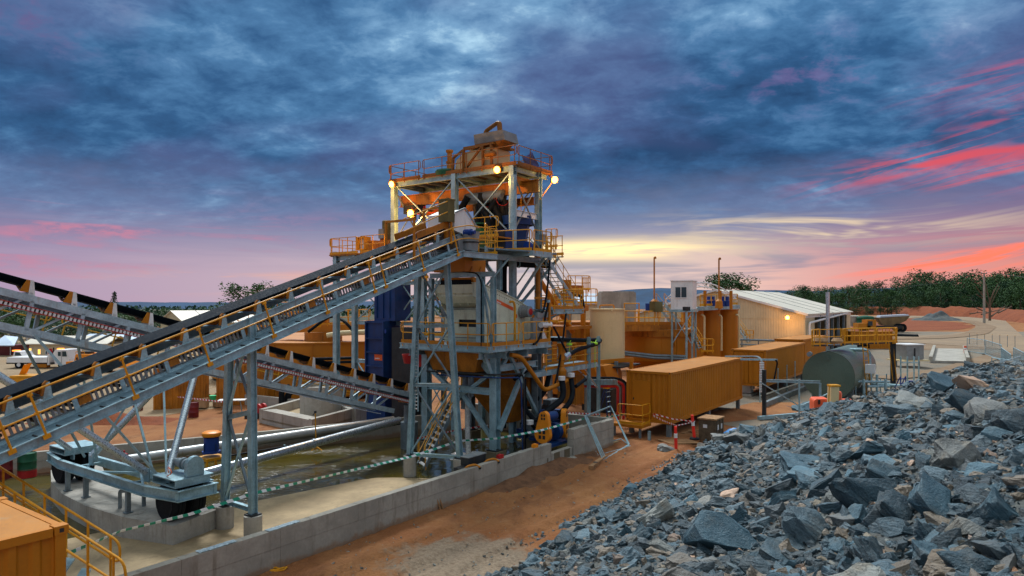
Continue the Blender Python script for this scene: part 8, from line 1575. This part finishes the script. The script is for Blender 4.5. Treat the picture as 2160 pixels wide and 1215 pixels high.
hero = [(2000, 822, 118, 0, ROCK, (0.55, 0.15, 0.35), 'large pale slab tilted on the crest of the heap next to the tan block'), (2056, 822, 84, 9, ROCKT, (0.15, 0.25, -0.5), 'tan and brown squared block perched on the crest of the heap'),
        (1930, 868, 110, 10, ROCKB, (0.25, -0.1, 0.9), 'grey boulder in the crest below the large pale slab'), (2052, 862, 100, 3, ROCK, (0.4, 0.5, -0.6), 'slab leaning down the slope below the tan block'), (2085, 885, 95, 11, ROCKB, (0.5, 0.3, -0.7), 'brown grey boulder on the slope near the top right of the heap'),
        (2018, 985, 135, 8, ROCKB, (1.05, 0.25, 0.2), 'big rounded pale boulder standing half way down the heap'), (1838, 1055, 165, 12, ROCK, (0.75, 0.75, -0.55), 'big wedge shaped boulder lying diagonally in the middle of the heap'), (1690, 985, 125, 1, ROCK, (0.3, 0.12, 0.25), 'layered lens shaped slab over a dark hollow'),
        (1692, 1010, 84, 4, ROCK, (0.15, 0.05, 0.1), 'thin straight slab under the layered lens shaped slab'), (1562, 935, 72, 9, ROCKB, (0.2, 0.15, 0.3), 'tan grey block with a pale top near the far end of the heap'), (1875, 1015, 110, 2, ROCK, (0.45, 0.5, -0.5), 'long slab sloping down beside the diagonal boulder'),
        (2095, 1095, 118, 13, ROCK, (0.5, 0.7, 0.2), 'pyramid shaped boulder above the gravel at the heap edge'), (1540, 1165, 190, 0, ROCK, (0.55, 0.5, -0.45), 'biggest dark slab sloping towards the viewer at the bottom of the heap'), (1710, 1130, 120, 11, ROCK, (0.6, 0.35, 0.3), 'upright dark boulder beside the pink tan stone'),
        (1663, 1122, 44, 12, ROCKT, (0.2, 0.1, 0.2), 'pink tan stone in the middle of the dark slabs'), (1425, 1140, 42, 10, ROCKT, (0.1, 0.2, 0.9), 'pair shaped pink stone near the left part of the heap'), (1305, 1185, 40, 13, ROCKT, (0.2, 0.1, 0.5), 'pale pink stone at the bottom left of the heap'), (1832, 937, 36, 12, ROCKT, (0.2, 0.2, 0.2), 'pale tan stone on the upper slope of the heap'),
        (1740, 935, 28, 13, ROCKT, (0.1, 0.2, 0.3), 'small orange tan stone on the upper slope'), (1700, 868, 66, 3, ROCK, (0.15, -0.1, 0.3), 'flat blue slab at the far edge of the heap below the boom lift'), (1905, 1090, 120, 5, ROCK, (0.5, 0.6, -0.3), 'broad slab below the big rounded boulder'), (1985, 1080, 130, 6, ROCK, (0.55, 0.6, -0.4), 'dark layered slab left of the pyramid boulder'),
        (1330, 1040, 60, 12, ROCK, (0.2, 0.3, 0.3), 'single squared block on the left edge of the heap'), (1410, 955, 52, 11, ROCKB, (0.2, 0.2, 1.0), 'block at the foot of the heap nearest the striped bollards'), (1640, 1180, 130, 7, ROCK, (0.4, 0.3, 0.2), 'long flat slab along the bottom edge of the heap'), (1850, 1180, 110, 5, ROCK, (0.9, 0.4, 0.7), 'upright pointed slab at the bottom of the heap'), (2110, 1180, 110, 9, ROCK, (0.3, 0.3, -0.3), 'dark block at the bottom right of the heap'), (1975, 1190, 140, 2, ROCK, (0.3, 0.4, 0.1), 'dark layered slab at the bottom right of the heap')]
placed = []
for px, py, w, k, m, rot, lab in hero:
    p = onheap(px, py) or P(px, py, 29.5); size = w * p.y / FPX * 0.98; rock(k, m, p + UP * size * 0.03, size, rot, lab, None); placed.append((p.x, p.y, size * 0.42))
random.seed(33); cnt = 0; tries = 0
KL = {'slate_s': 'blue grey slate slab lying among the broken rock of the heap', 'slate_b': 'angular blue grey block among the broken rock of the heap', 'dust': 'dusty grey brown block among the broken rock of the heap', 'tan': 'small tan orange stone among the blue grey rock of the heap'}
while cnt < 268 and tries < 20000:
    tries += 1; px = rnd(1090, 2200); py = rnd(855, 1290); p = onheap(px, py)
    if p is None or p.z < 0.02 or p.y > 33: continue
    size = (0.26 + 0.62 * random.random() ** 2.2) * (1.25 if p.y > 15 else 0.95); q = random.random()
    if any((p.x - a) ** 2 + (p.y - b) ** 2 < (0.40 * size + r * 0.8) ** 2 for a, b, r in placed): continue
    nrm = Vector((-(hz(p.x + .3, p.y) - hz(p.x - .3, p.y)) / .6, -(hz(p.x, p.y + .3) - hz(p.x, p.y - .3)) / .6, 1)).normalized()
    if q < 0.10: m, key, k, size = ROCKT, 'tan', random.randrange(8, 14), size * 0.55
    elif q < 0.27: m, key, k = ROCKB, 'dust', random.randrange(8, 14)
    elif q < 0.66: m, key, k = ROCK, 'slate_s', random.randrange(0, 8)
    else: m, key, k = ROCK, 'slate_b', random.randrange(8, 14)
    e = nrm.to_track_quat('Z', 'Y').to_euler(); tilt = random.gauss(0, 0.38)
    rot = (Matrix.Rotation(rnd(0, 6.28), 3, nrm) @ nrm.to_track_quat('Z', 'Y').to_matrix() @ Matrix.Rotation(tilt, 3, 'X') @ Matrix.Rotation(random.gauss(0, 0.3), 3, 'Y')).to_euler()
    rock(k, m, p + nrm * size * 0.06, size, rot, KL[key], {'slate_s': 'slate slabs on the heap', 'slate_b': 'slate blocks on the heap', 'dust': 'dusty blocks on the heap', 'tan': 'tan stones on the heap'}[key]); placed.append((p.x, p.y, size * 0.42)); cnt += 1
# the rubble between them
import array
BASES = []
for s in range(10):
    bm = rockmesh(300 + s, s < 6, sub=False); bm.verts.ensure_lookup_table(); bm.verts.index_update(); BASES.append(([v.co.copy() for v in bm.verts], [[v.index for v in f.verts] for f in bm.faces])); bm.free()
def rubble(name, n, fn, m, label):
    mb = MB(); c = 0
    V_, F_ = mb.v, mb.f
    for i in range(n):
        p, size = fn()
        if p is None: continue
        vs, fs = random.choice(BASES); R = Matrix.Rotation(rnd(0, 6.28), 3, 'Z') @ Matrix.Rotation(random.gauss(0, .5), 3, 'X') @ Matrix.Rotation(random.gauss(0, .5), 3, 'Y'); o = len(V_)
        for v in vs: V_.append(p + (R @ v) * size)
        for f in fs: F_.append(tuple(j + o for j in f))
    return tag(build(name, mb, m, None, fix=False), label, 'rubble', kind='stuff')
def heap_pt(lo, hi, far=33.6):
    def f():
        y = 7.5 + (far - 7.5) * random.random() ** 1.5; x0 = (y - 17.5) * 0.612 - 0.2; x = x0 + random.random() * (0.80 * y + 0.6 - x0)
        z = hz(x, y)
        if z < -0.02: return None, 0
        return Vector((x, y, z + 0.01)), lo + (hi - lo) * random.random() ** 3
    return f
random.seed(7)
rubble('slate_rubble', 12000, heap_pt(0.07, 0.38), RUBB, 'small blue grey slate rubble filling the heap')
rubble('fine_rubble', 8500, heap_pt(0.035, 0.11, 22), RUBB, 'fine slate chips between the rocks')
rubble('dusty_rubble', 1800, heap_pt(0.06, 0.26), RUBD, 'dusty grey rubble in the heap')
rubble('tan_rubble', 900, heap_pt(0.05, 0.21), RUBT, 'small tan stones in the heap')
MBASES = BASES
BASES = [([v.co.copy() for v in me.vertices], [list(f.vertices) for f in me.polygons]) for me in RM[:12]]
rubble('broken_rubble', 3000, heap_pt(0.20, 0.68), RUBB, 'middling broken slate pieces wedged between the big slabs')
BASES = MBASES
def edge_pt():
    y = rnd(14, 31); d = abs(random.gauss(0, 0.35)); x = (y - 17.5) * 0.612 - d + 0.15; return Vector((x, y, 0.01)), rnd(0.04, 0.16)
rubble('toe_rubble', 700, edge_pt, RUBB, 'stones spilled along the foot of the heap')
def track_pt():
    p = G(rnd(480, 1330), rnd(940, 1260)); u, v = uvof(p); 
    if v > -0.1: return None, 0
    return p + UP * 0.06, 0.02 + 0.10 * random.random() ** 5
rubble('track_stones', 2600, track_pt, RUBD, 'scattered pebbles on the dirt track')
def wallfoot_pt():
    u = rnd(1.5, 9.5); return W(u, -0.05 - abs(random.gauss(0, 0.35)), 0.02), rnd(0.04, 0.16)
rubble('wall_foot_debris', 240, wallfoot_pt, MATS['red_earth'], 'dug earth clods along the foot of the concrete wall')
mb = MB(); mb.sheet(0, 0, 30, 8, lambda s, t: W(0.5 + 9.0 * s, -1.5 * t + 0.0, 0.36 * sin(pi * s) ** 0.7 * (1 - t) ** 1.5 * (1 + 0.6 * noise.noise(Vector((s * 9, t * 3, 2)))) - 0.02))
dsp = build('dug_earth', mb, paint('dark_dug_earth', (0.16, 0.075, 0.035), 0.95, 0, 0.4, 3, bmp=0.6), None, True); tag(dsp, 'dark dug earth bank against the concrete wall', 'earth', kind='structure')

# ------------------------------------------------------------------ track side objects
def leanpanel(q0, q1, top, label):
    t = thing('leaning_fence', q0, label, 'fence panel', 'leaning fence panels'); up = top; a, b = q0, q1; c, d_ = q1 + up, q0 + up
    build('frame', MB().path(fillet([a, b, c, d_], 0.06, 2, True), 0.024, 6, True), STEEL, t); 
    return t
a, b = P(1272, 968, 28.8), P(1326, 948, 31.8); a.z = b.z = 0.08; tp_v = P(1233, 878, 30.3) - a
for i, lab in enumerate(('galvanised fence panel frame leaning on the end of the wall, front one', 'galvanised fence panel frame leaning just behind the front one', 'galvanised fence panel frame leaning at the back of the three')):
    leanpanel(a + UU * 0.20 * i + VV * 0.04 * i, b + UU * 0.16 * i + VV * 0.06 * i, tp_v * (1 - 0.02 * i) + VV * 0.03 * i, lab)
FP = thing('flat_fence_panel', G(1265, 970), 'fence panel frame lying flat on the ground under the leaning ones', 'fence panel'); build('frame', MB().path(fillet([G(1228, 972) + UP * 0.05, G(1330, 944) + UP * 0.05, G(1310, 930) + UP * 0.1, G(1215, 955) + UP * 0.1], 0.05, 2, True), 0.026, 6, True), STEEL, FP); build('cross_bar', MB().tube(G(1262, 964) + UP * 0.06, G(1250, 945) + UP * 0.1, 0.025, 6), BRIGHT, FP)
TBK = thing('timber_baulk', G(1262, 984), 'square sawn timber baulk lying at the foot of the leaning panels', 'timber'); build('baulk', MB().beam(G(1246, 992) + UP * 0.09, G(1276, 968) + UP * 0.09, 0.18, 0.16), TIMBER, TBK); build('strap', MB().beam(G(1255, 985) + UP * 0.18, G(1257, 983.4) + UP * 0.18, 0.19, 0.01), DARK, TBK)
for i, (px, py, s, lab) in enumerate(((1206, 976, 0.42, 'broken concrete block against the wall below the stained notch'), (1186, 988, 0.3, 'smaller broken concrete block left of the larger one'))):
    q = G(px, py) + UP * s * 0.35; rock(10 + i, CONC, q, s * 2.0, (0.1, 0.1, GRID), lab, 'broken concrete blocks', (1.2, 0.9, 0.5))
PLK = thing('dark_plank', G(1150, 990), 'dark wet plank lying by the wall foot', 'plank'); build('board', MB().beam(G(1142, 994) + UP * 0.12, G(1172, 984) + UP * 0.16, 0.2, 0.05), DARK, PLK)
PL2 = thing('leaning_plank', W(-1.0, -0.2), 'two short brown planks leaning on the bund wall', 'plank'); q = G(930, 1078)
for k in range(2): build('board', MB().beam(q + UU * 0.12 * k, q + UU * (0.12 * k - 0.08) + UP * 0.55 + VV * 0.14, 0.12, 0.03), TIMBER, PL2)
BXX = thing('black_crate', W(1.6, 0.75), 'black open steel boxes standing inside the wall below the splayed trestle', 'box'); q = W(1.25, 0.75, 0.0)
build('box_body', MB().gbox(0.75, 0.45, 0, 1.75, 0.80, 1.25), DARK, BXX); build('box_body', MB().gbox(0.3, 0.40, 0, 0.74, 0.75, 0.98), DARK, BXX); build('lid', MB().gbox(0.74, 0.43, 1.255, 1.78, 0.83, 1.28), GREYB, BXX)
for i, (u, lab) in enumerate(((2.05, 'small red block on the wall top by the trestle pier'), (4.35, 'small orange block on the wall top below the column'))):
    t = thing('wall_block', W(u, 0.12, 1.04), lab, 'block'); build('body', MB().gbox(u, 0.04, 1.045, u + 0.25, 0.2, 1.17), REDC if i == 0 else ORANGE, t); build('rib', MB().gbox(u + 0.05, 0.06, 1.17, u + 0.2, 0.18, 1.19), REDC if i == 0 else ORANGE, t)
for i, (u, lab) in enumerate(((0.3, 'ochre rag of hose draped over the wall by the black crate'), (1.4, 'ochre hose end hooked over the wall near the red block'), (-7.6, 'crumpled clear plastic sheet on the wall top near the round piers'), (-9.4, 'crumpled clear plastic sheet on the wall top nearest the corner'))):
    m = OCH if i < 2 else BRIGHT; 
    if i < 2: t = thing('hose_end', W(u, 0.1, 1.04), lab, 'hose'); build('hose_body', MB().path(fillet([W(u, 0.3, 0.95), W(u + 0.1, 0.2, 1.09), W(u + 0.4, 0.1, 1.10), W(u + 0.5, -0.03, 1.0)], 0.08, 4), 0.04, 8), m, t, True); build('end_cap', MB().lathe(W(u + 0.5, -0.03, 1.0), UP, [(-0.06, 0.045), (0, 0.045)], 8), DARK, t)
    else: mb = MB(); mb.sheet(0, 0, 14, 4, lambda s, t_: W(u + 0.95 * s, 0.02 + 0.2 * t_, 1.045 + 0.03 * abs(noise.noise(Vector((s * 9 + u, t_ * 5, 0)))))); tag(build('plastic_film', mb, paint('plastic_film' + str(i), (0.45, 0.55, 0.58), 0.2, 0, 0.3, 9), None, True), lab, 'sheet')
RPC = thing('rope_coil', G(540, 1200), 'loose coil of yellow rope lying on the dirt track', 'rope'); rs = random.Random(2); pts = []
for k in range(70): an = k * 0.42; r = 0.28 + 0.14 * sin(k * 0.9); c = G(545, 1203); pts.append(c + Vector((cos(an) * r * 1.5 + (k - 35) * 0.012, sin(an) * r * 0.7, 0.03 + 0.02 * (k % 5))))
build('rope', MB().path([G(488, 1216) + UP * 0.03, G(515, 1207) + UP * 0.03] + pts, 0.022, 6), YEL, RPC, True)
for i, (px, by, ty, Y, tilt, lab) in enumerate(((1426, 945, 898, 30.9, 0.02, 'upright red bollard with a white band at the foot of the rock heap'), (1465, 930, 888, 32.0, 0.10, 'tilted red bollard with a white band behind the heap edge'))):
    q = Vector((P(px, by, Y).x, Y, 0.0 if i == 0 else 0.35)); tv = Vector((-tilt, 0, 1)).normalized(); t = thing('bollard', q, lab, 'bollard', 'red bollards'); BR = MATS.get('bollard_red') or paint('bollard_red', (0.85, 0.035, 0.02), 0.45, 0, 0.1, 2)
    build('post', MB().tube(q, q + tv * 1.12, 0.075, 14, 0.065), BR, t, True); build('reflective_band', MB().tube(q + tv * 0.62, q + tv * 0.82, 0.078, 14), WHITE, t, True); build('base', MB().lathe(q, UP, [(-0.02, 0.24), (0.05, 0.22), (0.08, 0.1)], 16), RUB, t, True)
CRT = thing('wooden_crate', G(1500, 915), 'dark wooden crate with white labels beside the container legs', 'crate'); cq = P(1500, 915, 33.2); cq.z = 0.0
build('body', MB().obox(cq + UP * 0.62, UU * 0.55, VV * 0.42, UP * 0.5), CRATE, CRT); build('lid', MB().obox(cq + UP * 1.15, UU * 0.6, VV * 0.47, UP * 0.035), TIMBER, CRT)
for k in (-0.45, 0.0, 0.45): build('batten', MB().obox(cq + UP * 0.62 + UU * k - VV * 0.435, UU * 0.05, VV * 0.014, UP * 0.5), CRATE, CRT)
for k in (-0.25, 0.25): build('paper_label', MB().obox(cq + UP * 0.75 + UU * k - VV * 0.43, UU * 0.09, VV * 0.006, UP * 0.12), WHITE, CRT)
build('paper_label', MB().obox(cq + UP * 0.8 - UU * 0.556 + VV * 0.1, UU * 0.004, VV * 0.1, UP * 0.08), WHITE, CRT); build('foot_bearer', MB().obox(cq + UP * 0.06, UU * 0.5, VV * 0.4, UP * 0.06), TIMBER, CRT)
mb = MB(); c = P(1556, 893, 34.5); mb.sheet(0, 0, 18, 12, lambda s, t: Vector((c.x - 0.75 + 1.5 * s, c.y - 0.8 + 1.6 * t, 0.05 + (0.42 * sin(pi * s) * sin(pi * t)) * (0.7 + 0.6 * noise.noise(Vector((s * 5, t * 5, 1)))))))
tag(build('blue_tarp', mb, TARP, None, True), 'crumpled bright blue tarp heap beside the dark crate', 'tarp')
PLT = thing('pallet', G(1425, 925), 'flat plywood sheet lying on the ground by the bollards', 'board'); q = G(1432, 934); build('board', MB().obox(q + UP * 0.06, Vector((0.75, 0.05, 0)), Vector((-0.2, 0.5, 0)), UP * 0.02), TIMBER, PLT); build('bearer', MB().obox(q + UP * 0.02, Vector((0.7, 0.05, 0)), Vector((-0.02, 0.06, 0)), UP * 0.02), TIMBER, PLT)
PL3 = thing('loose_planks', G(1470, 905), 'loose pale planks on the ground under the container', 'planks')
for k, (x0, y0, x1, y1) in enumerate(((1440, 915, 1475, 908), (1452, 912, 1472, 915), (1445, 920, 1490, 922))): build('board', MB().beam(G(x0, y0) + UP * (0.04 + 0.05 * k), G(x1, y1) + UP * (0.04 + 0.05 * k), 0.14, 0.03), TIMBER, PL3)
# tapes
tapeobj([P(150, 1165, 14.6), P(255, 1120, 16.5), P(400, 1085, 18.4), P(537, 1040, 19.4), P(868, 963, 25.9), P(968, 930, 26.6), P(1047, 925, 27.3), P(1140, 908, 28.6), P(1232, 883, 29.9)], 'long green and white striped tape strung past the trestles to the leaning fence panels', 0.085, TAPEG, twist=0.5)
tapeobj([P(1190, 892, 34), P(1255, 884, 35), P(1330, 872, 36.5)], 'green and white tape in the shade behind the leaning panels', 0.09, TAPEG)
tapeobj([P(1376, 876, 33.4), P(1400, 888, 32.4), P(1427, 898, 30.9), P(1450, 893, 31.5), P(1466, 889, 32)], 'red and white tape sagging from the container step round the bollards, front strand', 0.06, TAPER, group='red and white tapes')
tapeobj([P(1378, 873, 33.5), P(1420, 884, 33.0), P(1462, 889, 32.1)], 'red and white tape strung to the tilted bollard, rear strand', 0.06, TAPER, group='red and white tapes')
tapeobj([P(880, 925, 28.5), P(960, 908, 31), P(1030, 897, 31.5)], 'red and white tape behind the splayed trestle over the pond', 0.07, TAPER, group='red and white tapes')
tapeobj([P(1190, 870, 32), P(1225, 872, 33), P(1265, 874, 34)], 'red and white tape behind the orange pump guards', 0.07, TAPER, group='red and white tapes')
tapeobj([G(140, 870) + UP * 0.8, G(250, 862) + UP * 0.7, G(330, 858) + UP * 0.8, G(470, 872) + UP * 0.7], 'red and white tape round the dug earth in the sandy yard', 0.09, TAPER, group='red and white tapes')
